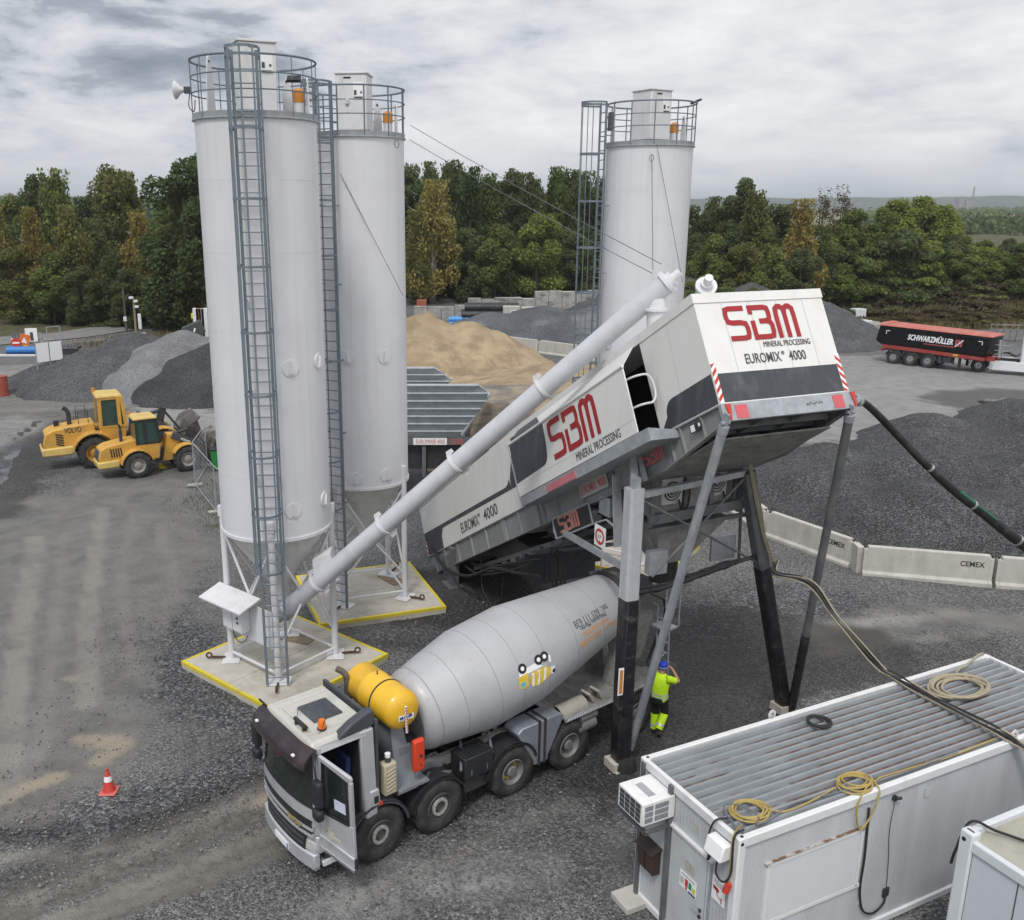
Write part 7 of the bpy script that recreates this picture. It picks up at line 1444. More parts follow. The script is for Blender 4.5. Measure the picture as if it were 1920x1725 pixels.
 mb = MB(); mb.b2((a0, Y(b1), 2.22), (a1, Y(b0), 2.64)); ac = mb.build('air_conditioner', mat('air conditioner casing', (.72, .72, .70), .45, var=.03, dirt=(.5, .48, .44), damt=.3), off, bevel=.018)
 mb = MB()
 for i in range(4):
  for j in range(4): y0 = b0+.05+i*.145; z = 2.26+j*.088; mb.b2((a0-.004, Y(y0+.13), z), (a0+.01, Y(y0), z+.076))
 mb.build('front_grille', mat('dark grille', (.05, .06, .065), .5, var=.3, scale=30), ac)
 mb = MB()
 for i, (x0, x1) in enumerate(((a0+.05, a0+.21), (a0+.25, a0+.52))):
  for j in range(3): mb.b2((x0, Y(b1+.004), 2.27+j*.11), (x1, Y(b1-.01), 2.36+j*.11))
 mb.build('side_grille', mat('grey grille', (.22, .23, .25), .5, var=.2, scale=30), ac)
 mb = MB(); mb.b2((a0+.22, Y(.78), 2.638), (a0+.36, Y(.40), 2.644)); mb.build('top_label', mat('grey label', (.33, .34, .35), .5), ac)
 # near long side: shutter, conduit, sockets
 s_ = W2+.05
 mb = MB(); fr = .07
 for a, b in (((.63, 1.05), (.63+fr, 2.18)), ((2.72-fr, 1.05), (2.72, 2.18)), ((.63, 2.11), (2.72, 2.18)), ((.58, 1.02), (2.76, 1.08))): mb.b2((a[0], s_-.035, a[1]), (b[0], s_+.02, b[1]))
 wf = mb.build('window', cont_white, off)
 mb = MB(); mb.b2((.70, s_-.012, 1.08), (2.65, s_+.01, 2.11))
 for k in range(26): z = 1.09+k*.0395; mb.hexa([(.70, s_-.026, z), (2.65, s_-.026, z), (.70, s_-.012, z), (2.65, s_-.012, z), (.70, s_-.014, z+.036), (2.65, s_-.014, z+.036), (.70, s_-.012, z+.036), (2.65, s_-.012, z+.036)])
 mb.build('roller_shutter', mat('shutter slats', (.50, .52, .525), .5, var=.03), wf)
 mb = MB(); mb.b2((.60, s_-.045, 2.182), (2.76, s_+.0, 2.195)); mb.build('drip_rail', mat('rusting white rail', (.42, .40, .37), .7, var=.1, dirt=(.16, .075, .04), damt=.95, dscale=(4, 4, 4), dlo=.45, dhi=.52), wf)
 mb = MB(); mb.b2((2.83, s_-.02, .62), (2.87, s_+.0, HGT-.17)); mb.build('conduit', cont_grey, off)
 mb = MB(); mb.b2((3.40, s_-.03, .56), (3.54, s_+.0, .72)); mb.build('wall_socket', dark_steel, off)
 mb = MB(); mb.cyl((3.35, s_, 2.53), (3.35, s_-.05, 2.53), .05, n=14); mb.cyl((3.35, s_-.05, 2.53), (3.42, s_-.1, 2.56), .025, n=8); mb.build('cable_gland', black_plastic, off)
 mb = MB(); mb.b2((4.10, s_-.008, 2.28), (4.28, s_, 2.46)); mb.build('blank_plate', mat('plate outline', (.36, .37, .36), .6), off)
 mb = MB(); mb.b2((4.115, s_-.012, 2.295), (4.265, s_, 2.445)); mb.build('blank_plate_face', cont_grey, off)
 mb = MB(); mb.tube(catmull([(2.75, s_-.03, HGT-.3), (2.79, s_-.04, 1.6), (2.80, s_-.03, .95), (2.9, s_-.05, .52), (3.15, s_-.06, .36), (3.4, s_-.05, .45), (3.46, s_-.03, .58)]), .02, 6); mb.tube(catmull([(3.36, s_-.03, 2.5), (3.34, s_-.02, 1.9), (3.42, s_-.02, 1.3), (3.46, s_-.03, .7)]), .006, 5); mb.build('wall_cable', black_rubber, off, smooth=True, split=True)
 mb = MB(); mb.tube(catmull([(-.1, Y(1.95), 2.36), (-.14, Y(1.95), 2.2), (-.06, Y(1.92), 2.25), (-.1, Y(1.88), 2.5), (-.06, Y(1.95), 2.86), (.2, Y(2.0), 2.87)]), .016, 6); mb.tube(catmull([(-.1, Y(2.12), 2.36), (-.14, Y(2.16), 2.1), (-.1, Y(2.28), 2.02), (-.06, Y(2.38), 2.25), (-.04, Y(2.36), 2.84), (.2, Y(2.3), 2.87)]), .016, 6); mb.build('end_cable', black_rubber, off, smooth=True, split=True)
 mb = MB(); mb.tube(catmull([(.25, Y(2.2), 2.87), (-.03, Y(2.33), 2.85), (-.05, Y(2.34), 2.4), (-.05, Y(2.34), 2.02)]), .012, 6); pc = mb.build('plug_cable', mat('yellow brown cable', (.33, .24, .07), .55, var=.1), off, smooth=True)
 mb = MB(); mb.cyl((-.05, Y(2.34), 2.02), (-.08, Y(2.32), 1.86), .05, .055, n=12); mb.build('red_plug', red_bright, pc)
office()
mb = MB(); mb.box((0, 0, .06), (.5, .5, .12)); sb_ = mb.build('support_slab', precast, None, bevel=.01); p = atz(1176, 1690); sb_.location = (p.x+.05, p.y-.02, 0); sb_.rotation_euler = (0, 0, .44); tag(sb_, 'concrete slab sticking out under the corner of the office container', 'concrete slab')
# ---- second container at the corner of the picture
c2_ = thing('storage_container', 'pale container with flat weathered roof, cut off by the lower right corner', 'container', (7.77, 12.16, 0), .4417)
def second():
 Lh, Wd, H2 = 6.0, 2.4, 2.8; fr = mat('pale blue white container paint', (.58, .61, .63), .5, var=.03, dirt=(.42, .41, .38), damt=.25, dscale=(3, 3, 1))
 mb = MB()
 for x in (0, Lh-.2):
  for y in (-Wd, -.22): mb.b2((x, y, 0), (x+.2, y+.22, H2))
 mb.build('corner_post', fr, c2_, bevel=.03, split=True)
 mb = MB(); mb.b2((.01, -Wd+.2, H2-.30), (.12, -.2, H2-.12)); mb.b2((.2, -.12, H2-.22), (Lh-.2, -.01, H2-.03)); mb.b2((.2, -Wd+.01, H2-.22), (Lh-.2, -Wd+.12, H2-.03)); mb.b2((.01, -Wd+.2, .0), (.12, -.2, .2)); mb.build('rail', fr, c2_, bevel=.02, split=True)
 mb = MB(); mb.b2((.05, -Wd+.2, .1), (.10, -.2, H2-.28)); mb.b2((.2, -.1, .1), (Lh-.2, -.06, H2-.2)); mb.build('panel', mat('pale panel', (.52, .555, .58), .5, var=.03), c2_, split=True)
 mb = MB(); mb.b2((.042, -.95, .2), (.05, -.935, H2-.3)); mb.b2((.04, -.222, .2), (.06, -.205, H2-.31)); mb.b2((.04, -Wd+.2, H2-.315), (.06, -.2, H2-.30)); mb.build('panel_gap', dark_text, c2_, split=True)
 mb = MB(); mb.b2((.12, -Wd+.12, H2-.16), (Lh-.12, -.12, H2-.13)); mb.build('roof', mat('weathered beige roof', (.36, .345, .29), .8, var=.14, scale=1.5, dirt=(.23, .215, .17), damt=.6, dscale=(1, 1, 1)), c2_)
 mb = MB(); mb.cyl((.10, -.10, H2-.01), (.10, -.10, H2+.003), .01, n=8); mb.b2((.07, -.17, H2), (.10, -.05, H2+.003)); mb.cyl((-.004, -.08, H2-.14), (.01, -.08, H2-.14), .035, n=14); mb.build('corner_hole', black_void, c2_, split=True)
 mb = MB(); mb.tube(catmull([(.1, .12, 2.05), (.05, .05, 2.35), (.2, -.02, 2.86), (.5, -.3, 2.76), (1.0, -.9, 2.72), (2.2, -1.4, 2.70), (4.0, -1.6, 2.70)]), .022, 7); mb.build('roof_cable', black_rubber, c2_, smooth=True)
second()
# ---- loose cables lying on the office roof
tan = mat('tan rubber cable', (.33, .285, .20), .65, var=.12, scale=9); ybr = mat('yellow brown flex', (.36, .27, .085), .6, var=.12); gry = mat('grey flex', (.13, .14, .15), .55)
def coil(name, label, cx, cy, rx, ry, turns, r, m_, jit, seed, tail=()):
 rg = random.Random(seed); pts = []; n = 22
 ax_, ay_ = rx, ry
 for k in range(turns*n):
  if k % n == 0: ox, oy, sx, sy, ph = rg.gauss(0, jit), rg.gauss(0, jit), rg.uniform(.78, 1.08), rg.uniform(.78, 1.08), rg.uniform(-.25, .25)
  if k == 0: cur = [ox, oy, sx, sy, ph]
  cur = [c+(d-c)*.12 for c, d in zip(cur, (ox, oy, sx, sy, ph))]; a = 2*PI*k/n+cur[4]
  pts.append(OM @ Vector((cx+cur[0]+rx*cur[2]*math.cos(a), cy+cur[1]+ry*cur[3]*math.sin(a), HGT-.01+r+(k/(turns*n))*r*2.2+rg.uniform(0, r*.4))))
 pts += [OM @ Vector(t) for t in tail]
 mb = MB(); c0 = OM @ Vector((cx, cy, HGT)); mb.tube([p-c0 for p in catmull(pts, 2)], r, 6); o = mb.build(name, m_, None, smooth=True); o.location = c0; return tag(o, label, 'cable')
coil('cable_coil', 'small black cable coil lying on the office container roof', 3.59, -.54, .22, .22, 6, .020, black_rubber, .015, 1)
coil('cable_coil', 'large tan cable coil spread over the corrugated container roof', 7.0, -.80, .62, .42, 6, .026, tan, .05, 2, [(7.5, -.35, HGT+.03), (7.95, -.25, HGT+.05), (8.35, -.12, HGT+.06), (8.75, -.02, HGT+.04), (8.95, .04, HGT-.1)])
coil('cable_coil', 'yellow brown tangled flex on the roof corner above the container door', .62, -1.98, .27, .24, 6, .015, ybr, .05, 3, [(1.05, -2.2, HGT+.01), (1.6, -2.2, HGT+.01), (2.3, -2.1, HGT+.01)])
coil('cable_coil', 'yellow brown flex coil hanging over the roof edge above the roller shutter', 2.70, -2.12, .30, .22, 5, .015, ybr, .05, 5, [(2.95, -2.34, HGT+.03), (2.90, -2.46, HGT-.05), (2.75, -2.46, HGT-.45), (2.55, -2.46, HGT-.62), (2.42, -2.46, HGT-.3), (2.5, -2.44, HGT+.01), (3.2, -2.2, HGT+.0), (4.6, -2.28, HGT), (6.0, -2.25, HGT)])
mb = MB(); c0 = OM @ Vector((.5, -2.0, HGT)); pts = [OM @ Vector(q)-c0 for q in ((.12, -2.3, HGT+.03), (.2, -1.9, HGT+.05), (.35, -1.72, HGT+.05), (.55, -1.85, HGT+.05), (.62, -2.15, HGT+.04), (.45, -2.3, HGT+.05), (.8, -2.26, HGT+.02), (1.4, -2.12, HGT+.01), (2.2, -2.2, HGT+.01), (3.2, -2.28, HGT+.01), (5.0, -2.27, HGT+.01))]
mb.tube(catmull(pts, 6), .014, 6); o = mb.build('grey_cable', gry, None, smooth=True); o.location = c0; tag(o, 'thin grey cable lying along the near edge of the container roof', 'cable')
def bundle():
 e = PW @ Vector((1.95, -.06, 4.1)); pts_px = [(1455, 1078, 18.6), (1520, 1098, 17.9), (1570, 1165, 17.2), (1640, 1245, 17.0)]
 w = [e]+[aty(*q) for q in pts_px]+[OM @ Vector(q) for q in ((6.18, .02, HGT+.04), (6.16, -.9, HGT+.03), (6.12, -2.2, HGT+.06), (6.35, -2.5, HGT-.1), (6.9, -3.1, HGT-.5), (7.8, -4.0, HGT-.2))]
 rg = random.Random(5)
 t = thing('cable_bundle', 'bundle of black and tan cables crossing from the plant leg over the container roof', 'cable', w[0])
 for k, (m_, r_) in enumerate(((black_rubber, .026), (tan, .018), (black_rubber, .02), (tan, .018), (gry, .014), (black_rubber, .024))):
  ox, oy, oz = rg.gauss(0, .035), rg.gauss(0, .035), rg.uniform(0, .07)
  mb = MB(); q = catmull([p-w[0]+Vector((ox, oy, oz)) for p in w], 6); mb.tube([p+Vector((0, 0, .02*math.sin(i*.6+k))) for i, p in enumerate(q)], r_, 6); mb.build('cable', m_, t, smooth=True)
bundle()
# ------------------------------------------------------------------ wheel loaders, tipper trailer and its tractor
ly = mat('loader yellow', (.56, .31, .055), .5, var=.1, dirt=(.27, .185, .10), damt=.65, dscale=(1.5, 1.5, 1.0), dlo=.48, dhi=.72); pale_y = mat('pale loader yellow', (.58, .42, .13), .5, var=.08, dirt=(.34, .26, .15), damt=.5, dscale=(2, 2, 2)); bucket_m = mat('worn bucket steel', (.10, .085, .07), .55, .4, var=.4, scale=3, dirt=(.35, .34, .32), damt=.7, dscale=(1.2, 1.2, 1.2), dlo=.5, dhi=.6)
def loader(x, y, rz, s, label, big):
 t = thing('wheel_loader', label, 'wheel loader', (x, y, 0), rz); V = lambda *a: tuple(k*s for k in a); R_ = .60; wb = 2.27 if not big else 2.55
 def part(nm, m_, fill, parent=t, bevel=.03, smooth=False):
  mb = MB(); fill(mb); o = mb.build(nm, m_, parent, smooth=smooth, bevel=bevel*s if bevel else 0, M=Matrix.Scale(s, 4)); return o
 def wheel(px, py, fl, hub):
  e = bpy.data.objects.new('wheel', None); C.objects.link(e); e.parent = t; e.location = V(px, py, R_); e.rotation_euler = (0, 0, PI if fl else 0)
  mb = MB(); h = .24; mb.lathe([(.33, -h), (.42, -h-.02), (.54, -h+.01), (.595, -h+.06), (.60, 0), (.595, h-.06), (.54, h-.01), (.42, h+.02), (.33, h)], ax=(0, 1, 0), n=32, caps=False)
  for k in range(20):
   a = 2*PI*k/20
   for sg in (-1, 1):
    b = a+(.08 if sg > 0 else .08+PI/20); u = Vector((math.cos(b), 0, math.sin(b))); s2 = Vector((-u.z, 0, u.x)); mb.bar(u*.605+Vector((0, sg*.02, 0))-s2*.03, u*.60+Vector((0, sg*.225, 0))+s2*.05, .06, .05, up=u)
  mb.build('tyre', tyre_rubber, e, smooth=True, M=Matrix.Scale(s, 4), ang=30)
  mb = MB(); mb.lathe([(.34, -h), (.345, h), (.30, h-.01), (.27, h-.09), (.20, h-.11), (.17, h-.05), (.10, h-.03), (.001, h-.03)], ax=(0, 1, 0), n=28); mb.build('rim', hub, e, smooth=True, M=Matrix.Scale(s, 4), ang=30)
 hub = ly if big else mat('grey loader rim', (.30, .28, .26), .6, .2, var=.2, scale=6) if 'grey loader rim' not in bpy.data.materials else bpy.data.materials['grey loader rim']
 if big: hub = mat('ochre loader rim', (.42, .22, .04), .6, var=.2, scale=5)
 for px in (0, wb):
  for sg in (-1, 1): wheel(px, sg*.72, sg < 0, hub)
 # rear body
 e0 = -1.55 if not big else -1.72
 def hood(mb):
  pr = [(e0, .78), (e0-.06, 1.0), (e0+.05, 1.42), (e0+.35, 1.56), (-.3, 1.70), (.12, 1.72), (.12, .80)]
  mb.prism([Vector((a, -.50, b)) for a, b in pr], (0, 1.0, 0))
 hd = part('engine_hood', ly, hood, bevel=.07)
 part('counterweight', pale_y, lambda mb: mb.hexa([(e0-.10, -.60, .55), (-.72, -.62, .55), (e0-.10, .60, .55), (-.72, .62, .55), (e0-.14, -.58, .86), (-.70, -.62, .90), (e0-.14, .58, .86), (-.70, .62, .90)]), bevel=.06)
 part('radiator_grille', dark_grey_plastic, lambda mb: mb.hexa([(e0-.10, -.40, .92), (e0+.1, -.46, .92), (e0-.10, .40, .92), (e0+.1, .46, .92), (e0-.02, -.36, 1.34), (e0+.14, -.42, 1.40), (e0-.02, .36, 1.34), (e0+.14, .42, 1.40)]), hd, bevel=.04)
 for sg in (-1, 1):
  mb = MB()
  for k in range(5): a = e0+.50+.11*k; mb.prism([Vector((a, sg*.505, 1.02)), Vector((a+.06, sg*.505, 1.02)), Vector((a+.02, sg*.505, 1.42)), Vector((a-.04, sg*.505, 1.42))] if not big else [Vector((e0+.42, sg*.505, .98+.095*k)), Vector((e0+.68, sg*.505, .90+.095*k)), Vector((e0+.68, sg*.505, .95+.095*k)), Vector((e0+.42, sg*.505, 1.03+.095*k))], (0, sg*.012, 0))
  mb.build('side_louvre', black_plastic, hd, M=Matrix.Scale(s, 4))
 def fender(cx, r, a0, a1, m_, w0, w1, nm='fender'):
  for sg in (-1, 1):
   mb = MB(); n = 9
   for k in range(n):
    p = []
    for yy in (w0*sg, w1*sg):
     for rr in (r-.04, r):
      for kk in (k, k+1): a = R(a0+(a1-a0)*kk/n); p.append((cx+rr*math.cos(a), yy, R_+rr*math.sin(a)))
    mb.hexa(p)
   mb.build(nm, m_, t, M=Matrix.Scale(s, 4), smooth=True)
 fender(0, .74 if not big else .80, 15, 170, ly, .44, .98); fender(wb, .72, 40, 150, ly, .46, .96)
 part('exhaust_pipe', dark_steel, lambda mb: (mb.cyl((-.52, -.25, 1.6), (-.52, -.25, 2.15), .075, n=12), mb.tube([(-.52, -.25, 2.15), (-.52, -.25, 2.35), (-.58, -.25, 2.45)], .05, 8)) if not big else mb.tube([(-.75, -.1, 1.55), (-.75, -.1, 2.05), (-.80, -.1, 2.2), (-.92, -.1, 2.3)], .085, 10), bevel=0, smooth=True)
 # cab: pillars, glass, roof
 c0, c1 = (.08, 1.12) if not big else (.30, 1.22); zb_, zt_ = 1.35, 2.62
 part('cab_base', ly, lambda mb: mb.hexa([(c0, -.60, .72), (c1-.05, -.60, .72), (c0, .60, .72), (c1-.05, .60, .72), (c0-.02, -.62, 1.50), (c1+.06, -.58, 1.50), (c0-.02, .62, 1.50), (c1+.06, .58, 1.50)]), bevel=.05)
 part('cab_glass', glass_green, lambda mb: mb.hexa([(c0, -.595, 1.48), (c1+.02, -.56, 1.48), (c0, .595, 1.48), (c1+.02, .56, 1.48), (c0+.02, -.54, zt_), (c1-.08, -.50, zt_), (c0+.02, .54, zt_), (c1-.08, .50, zt_)]), bevel=.0)
 pm = black_plastic if not big else ly
 def pillars(mb):
  for sg in (-1, 1):
   for a, b in ((c0+.02, c0+.04), (c0+.40 if not big else c0+.72, c0+.40 if not big else c0+.72), (c1+.02, c1-.08)): mb.bar((a, sg*.60, 1.46), (b, sg*.545, zt_), .09 if not big else .13, .05, up=(0, 1, 0))
   mb.bar((c0, sg*.60, 1.50), (c1, sg*.58, 1.50), .05, .06)
  mb.bar((c0+.02, -.6, 1.5), (c0+.04, -.54, zt_), .07, .05); mb.bar((c0+.03, -.54, zt_-.05), (c1-.1, -.52, zt_-.05), .05, .08)
 part('cab_pillar', pm, pillars, bevel=0)
 part('cab_roof', pale_y, lambda mb: mb.hexa([(c0-.10, -.60, zt_-.02), (c1+.0, -.58, zt_-.02), (c0-.10, .60, zt_-.02), (c1+.0, .58, zt_-.02), (c0-.04, -.52, zt_+.14), (c1-.08, -.5, zt_+.12), (c0-.04, .52, zt_+.14), (c1-.08, .5, zt_+.12)]), bevel=.06)
 part('beacon', orange_paint, lambda mb: mb.cyl((c0-.05, .35, zt_+.1), (c0-.05, .35, zt_+.26), .06, n=10), bevel=0)
 part('seat', black_plastic, lambda mb: (mb.b2((c0+.25, -.2, 1.5), (c0+.65, .2, 1.7)), mb.b2((c0+.22, -.2, 1.6), (c0+.34, .2, 2.3))), bevel=.03)
 part('step', dark_steel, lambda mb: (mb.b2((c0+.3, -.80, .45), (c0+.75, -.60, .50)), mb.b2((c0+.3, -.75, .7), (c0+.75, -.6, .74))), bevel=0)
 if big: part('hood_rail', dark_steel, lambda mb: [mb.tube([(-.45, sg*.45, 1.68), (-.45, sg*.45, 2.2), (-.1, sg*.45, 2.2), (-.1, sg*.45, 1.7)], .015, 5) for sg in (-1, 1)], bevel=0)
 if big: part('intake_cap', black_plastic, lambda mb: mb.cyl((-1.2, .1, 1.56), (-1.2, .1, 1.78), .1, n=10), bevel=0)
 # front frame, arms, bucket
 part('front_frame', ly, lambda mb: mb.hexa([(1.25, -.30, .5), (wb+.2, -.34, .5), (1.25, .30, .5), (wb+.2, .34, .5), (1.55, -.28, 1.75), (wb-.25, -.30, 1.70), (1.55, .28, 1.75), (wb-.25, .30, 1.70)]), bevel=.03)
 part('articulation', dark_steel, lambda mb: mb.b2((.9, -.25, .5), (1.4, .25, 1.1)), bevel=0)
 part('lift_arm', dark_grey_plastic, lambda mb: [(mb.bar((1.75, sg*.34, 1.70), (2.75, sg*.34, 1.18), .12, .30), mb.bar((2.7, sg*.34, 1.22), (3.45, sg*.34, .42), .12, .24)) for sg in (-1, 1)], bevel=.02)
 part('tilt_linkage', dark_steel, lambda mb: (mb.bar((2.55, 0, 1.25), (2.75, 0, 1.95), .2, .26), mb.bar((2.72, 0, 1.9), (3.35, 0, 1.0), .09, .09), mb.cyl((1.7, 0, 1.62), (2.72, 0, 1.85), .07, n=10), mb.cyl((1.6, -.2, 1.05), (2.5, -.2, 1.0), .06, n=10)), bevel=0)
 def bucket(mb):
  bw = 1.05; pr = [(3.35, .38), (3.30, .95), (3.55, 1.38), (4.0, 1.62), (3.62, 1.25), (3.42, .92), (3.48, .55), (3.62, .30), (4.35, .10), (4.35, .05), (3.55, .10)]
  mb.prism([Vector((a, -bw, b)) for a, b in pr], (0, 2*bw, 0))
  for sg in (-1, 1): mb.prism([Vector((a, sg*bw, b)) for a, b in ((3.33, .4), (3.30, .95), (3.55, 1.38), (3.85, 1.52), (4.3, .15), (4.3, .06), (3.55, .10))], (0, .04*sg, 0))
  for k in range(9): mb.b2((4.33, -bw+.05+k*.24, .04), (4.52, -bw+.13+k*.24, .10))
 part('bucket', bucket_m, bucket, bevel=0)
 if big: text('VOLVO', .30*s, mat('dark maker letters', (.06, .05, .04), .5), hd, plane_M(Vector((-.98, -.508, 1.38))*s, (1, 0, .03), (0, 0, 1)), bold=.006, width=.60*s)
 else: text('VOLVO', .12*s, white_flat, t, plane_M(Vector((2.10, -.41, 1.46))*s, (1, 0, -.5), (.5, 0, 1)), bold=.004, width=.5*s)
 return t
d = atz(325, 874)-atz(231, 887); h_ = math.atan2(d.y, d.x)
p = atz(231, 884); loader(p.x+(-math.sin(h_))*.75+1.05, p.y+math.cos(h_)*.75-1.0, h_, 1.0, 'smaller yellow wheel loader with rounded dark glazed cab, standing in front of the bigger one', False)
p = atz(152, 868); h2 = h_-.07; loader(p.x-math.sin(h2)*.95+1.05, p.y+math.cos(h2)*.95-.8, h2, 1.24, 'larger yellow wheel loader with square cab and upright exhaust, behind the smaller one', True)
# ---- tipper semi trailer
def tipper():
 h = Vector((.655, -.756, 0)).normalized(); rz = math.atan2(h.y, h.x); p1 = atz(1672, 682); lf = Vector((-h.y, h.x, 0)); o = p1+lf*1.25     # camera sees the right hand side
 t = thing('tipper_trailer', 'black tipping semi trailer with red chassis and red rolled cover', 'semi trailer', (o.x, o.y, 0), rz)
 def part(nm, m_, fill, parent=t, bevel=0.0, smooth=False): mb = MB(); fill(mb); return mb.build(nm, m_, parent, smooth=smooth, bevel=bevel)
 blk = mat('glossy black body', (.006, .006, .007), .3, var=.2, spec=.25); rd = mat('dusty red chassis', (.33, .045, .04), .5, var=.12, dirt=(.3, .2, .17), damt=.4, dscale=(2, 2, 2)); cov = mat('faded red tarpaulin', (.42, .13, .10), .75, var=.12, dirt=(.45, .30, .26), damt=.5, dscale=(1.2, 1.2, 1.2))
 x0, x1 = -1.3, 6.9
 bd = part('tipping_body', blk, lambda mb: mb.prism([Vector((x0-.25, -1.22, 1.75)), Vector((x0+.15, -1.22, 1.45)), Vector((x1-.25, -1.22, 1.30)), Vector((x1, -1.22, 2.75)), Vector((x0, -1.22, 2.95))], (0, 2.44, 0)), bevel=.12)
 part('cover', cov, lambda mb: (mb.hexa([(x0-.1, -1.27, 2.92), (x1+.1, -1.27, 2.76), (x0-.1, 1.27, 2.92), (x1+.1, 1.27, 2.76), (x0, -1.1, 3.04), (x1, -1.1, 2.88), (x0, 1.1, 3.04), (x1, 1.1, 2.88)]), mb.hexa([(x0-.1, -1.1, 3.04), (x0+.5, -1.1, 3.04), (x0-.1, 1.1, 3.04), (x0+.5, 1.1, 3.04), (x0, -.8, 3.13), (x0+.4, -.8, 3.13), (x0, .8, 3.13), (x0+.4, .8, 3.13)])), bd, bevel=.04)
 part('chassis', rd, lambda mb: [mb.prism([Vector((-1.0, sg*.55-.08, .95)), Vector((x1+.2, sg*.55-.08, .98)), Vector((x1+.2, sg*.55-.08, 1.28)), Vector((2.4, sg*.55-.08, 1.32)), Vector((.6, sg*.55-.08, 1.44)), Vector((-1.0, sg*.55-.08, 1.44))], (0, .16, 0)) for sg in (-1, 1)]+[mb.prism([Vector((-1.0, sg*1.10, 1.18)), Vector((x1-.3, sg*1.10, .98)), Vector((x1-.3, sg*1.10, 1.22)), Vector((.6, sg*1.10, 1.48)), Vector((-1.0, sg*1.10, 1.42))], (0, .05*sg, 0)) for sg in (-1, 1)], bevel=.01)
 kit = wheel_mesh(.52, .36, 'flat', tread=False); wm = mat('trailer rim', (.30, .31, .32), .5, .3, var=.15)
 for x in (0, 1.31, 2.62):
  for sg in (-1, 1):
   add_wheel(t, (x, sg*1.05, .52), kit, chrome, sg < 0, 0, wm)
   mb = MB(); n = 9
   for k in range(n):
    a0, a1 = R(10+160*k/n), R(10+160*(k+1)/n); mb.hexa([(x+rr*math.cos(a), y_, .52+rr*math.sin(a)) for y_ in (sg*.86, sg*1.24) for rr in (.60, .63) for a in (a0, a1)])
   mb.build('mudguard', dark_grey_plastic, t)
 part('equipment_box', dark_steel, lambda mb: (mb.b2((3.35, -1.15, .45), (3.6, -.8, .95)), mb.b2((3.7, -1.1, .55), (4.3, -.7, 1.0)), mb.b2((4.35, -1.0, .5), (4.45, -.85, 1.1))))
 part('support_leg', dark_steel, lambda mb: [mb.b2((4.7, sg*.75-.08, .25), (4.86, sg*.75+.08, 1.05)) for sg in (-1, 1)])
 part('front_ram', galv, lambda mb: (mb.cyl((x1+.25, 0, 1.2), (x1+.2, 0, 2.5), .12, n=12), mb.tube([(x1+.15, -1.0, 1.4), (x1+.8, -1.0, 1.4), (x1+.8, -1.0, 2.6)], .03, 6), mb.tube([(x1+.1, -.6, 2.2), (x1+.9, -.6, 2.2), (x1+.9, .6, 2.2)], .025, 6), mb.tube([(x1+.1, -.6, 1.8), (x1+.9, -.6, 1.8), (x1+.9, .6, 1.8)], .025, 6)), smooth=True)
 def corner(x, z, sg): return lambda mb: (mb.b2((x, -1.228, z), (x+.30*sg, -1.222, z+.05)), mb.b2((x, -1.228, z-.22), (x+.05*sg, -1.222, z+.05)))
 part('corner_mark', white_flat, corner(x0+.55, 2.52, 1), bd); part('corner_mark', white_flat, corner(x1-.55, 2.38, -1), bd)
 U, Vv = Vector((1, 0, -.018)), Vector((.03, 0, 1))
 text('SCHWARZM\u00dcLLER', .58, white_flat, bd, plane_M((.95, -1.228, 2.02), U, Vv), shear=.18, bold=.02, width=3.35)
 mb = MB(); e = lambda a, b: Vector((4.45+a*.55+b*.04, -1.228, 1.85+b*.52))
 for k in range(3): mb.prism([e(.0+.33*k, 0), e(.22+.33*k, 0), e(.22+.33*k, 1) if k > 1 else e(.22+.33*k, 1), e(.0+.33*k, 1)], (0, .004, 0))
 em = mb.build('red_emblem', red_dull, bd)
 mb = MB(); mb.prism([e(-.05, -.05), e(.12, -.05), e(1.05, 1.0), e(.88, 1.0)], (0, -.005, 0)); mb.build('emblem_slash', white_flat, em)
 mb = MB();
 for k in range(22): mb.b2((2.2+.1*k, -1.2275, 1.78-.0018*k), (2.27+.1*k, -1.223, 1.86-.0018*k))
 mb.build('small_red_line', red_dull, bd)
 part('yellow_tag', yellow_line, lambda mb: mb.b2((4.4, -1.17, 1.15), (4.75, -1.155, 1.27)))
 part('rear_lights', red_bright, lambda mb: mb.b2((-1.06, -1.1, .9), (-1.0, -.7, 1.05)))
 # tractor unit, cut by the picture edge
 q = atz(1832, 698); h2 = Vector((.80, -.60, 0)).normalized(); l2 = Vector((-h2.y, h2.x, 0)); oo = q+l2*1.22
 k = thing('tractor_unit', 'white truck tractor hitched to the black tipping trailer, only its rear half in view', 'truck', (oo.x, oo.y, 0), math.atan2(h2.y, h2.x))
 def part2(nm, m_, fill, parent=k, bevel=0.0): mb = MB(); fill(mb); return mb.build(nm, m_, parent, bevel=bevel)
 part2('frame', dark_steel, lambda mb: (mb.b2((-1.1, -.48, .75), (4.6, -.38, 1.0)), mb.b2((-1.1, .38, .75), (4.6, .48, 1.0)), mb.b2((-.5, -.5, 1.0), (.6, .5, 1.12))))
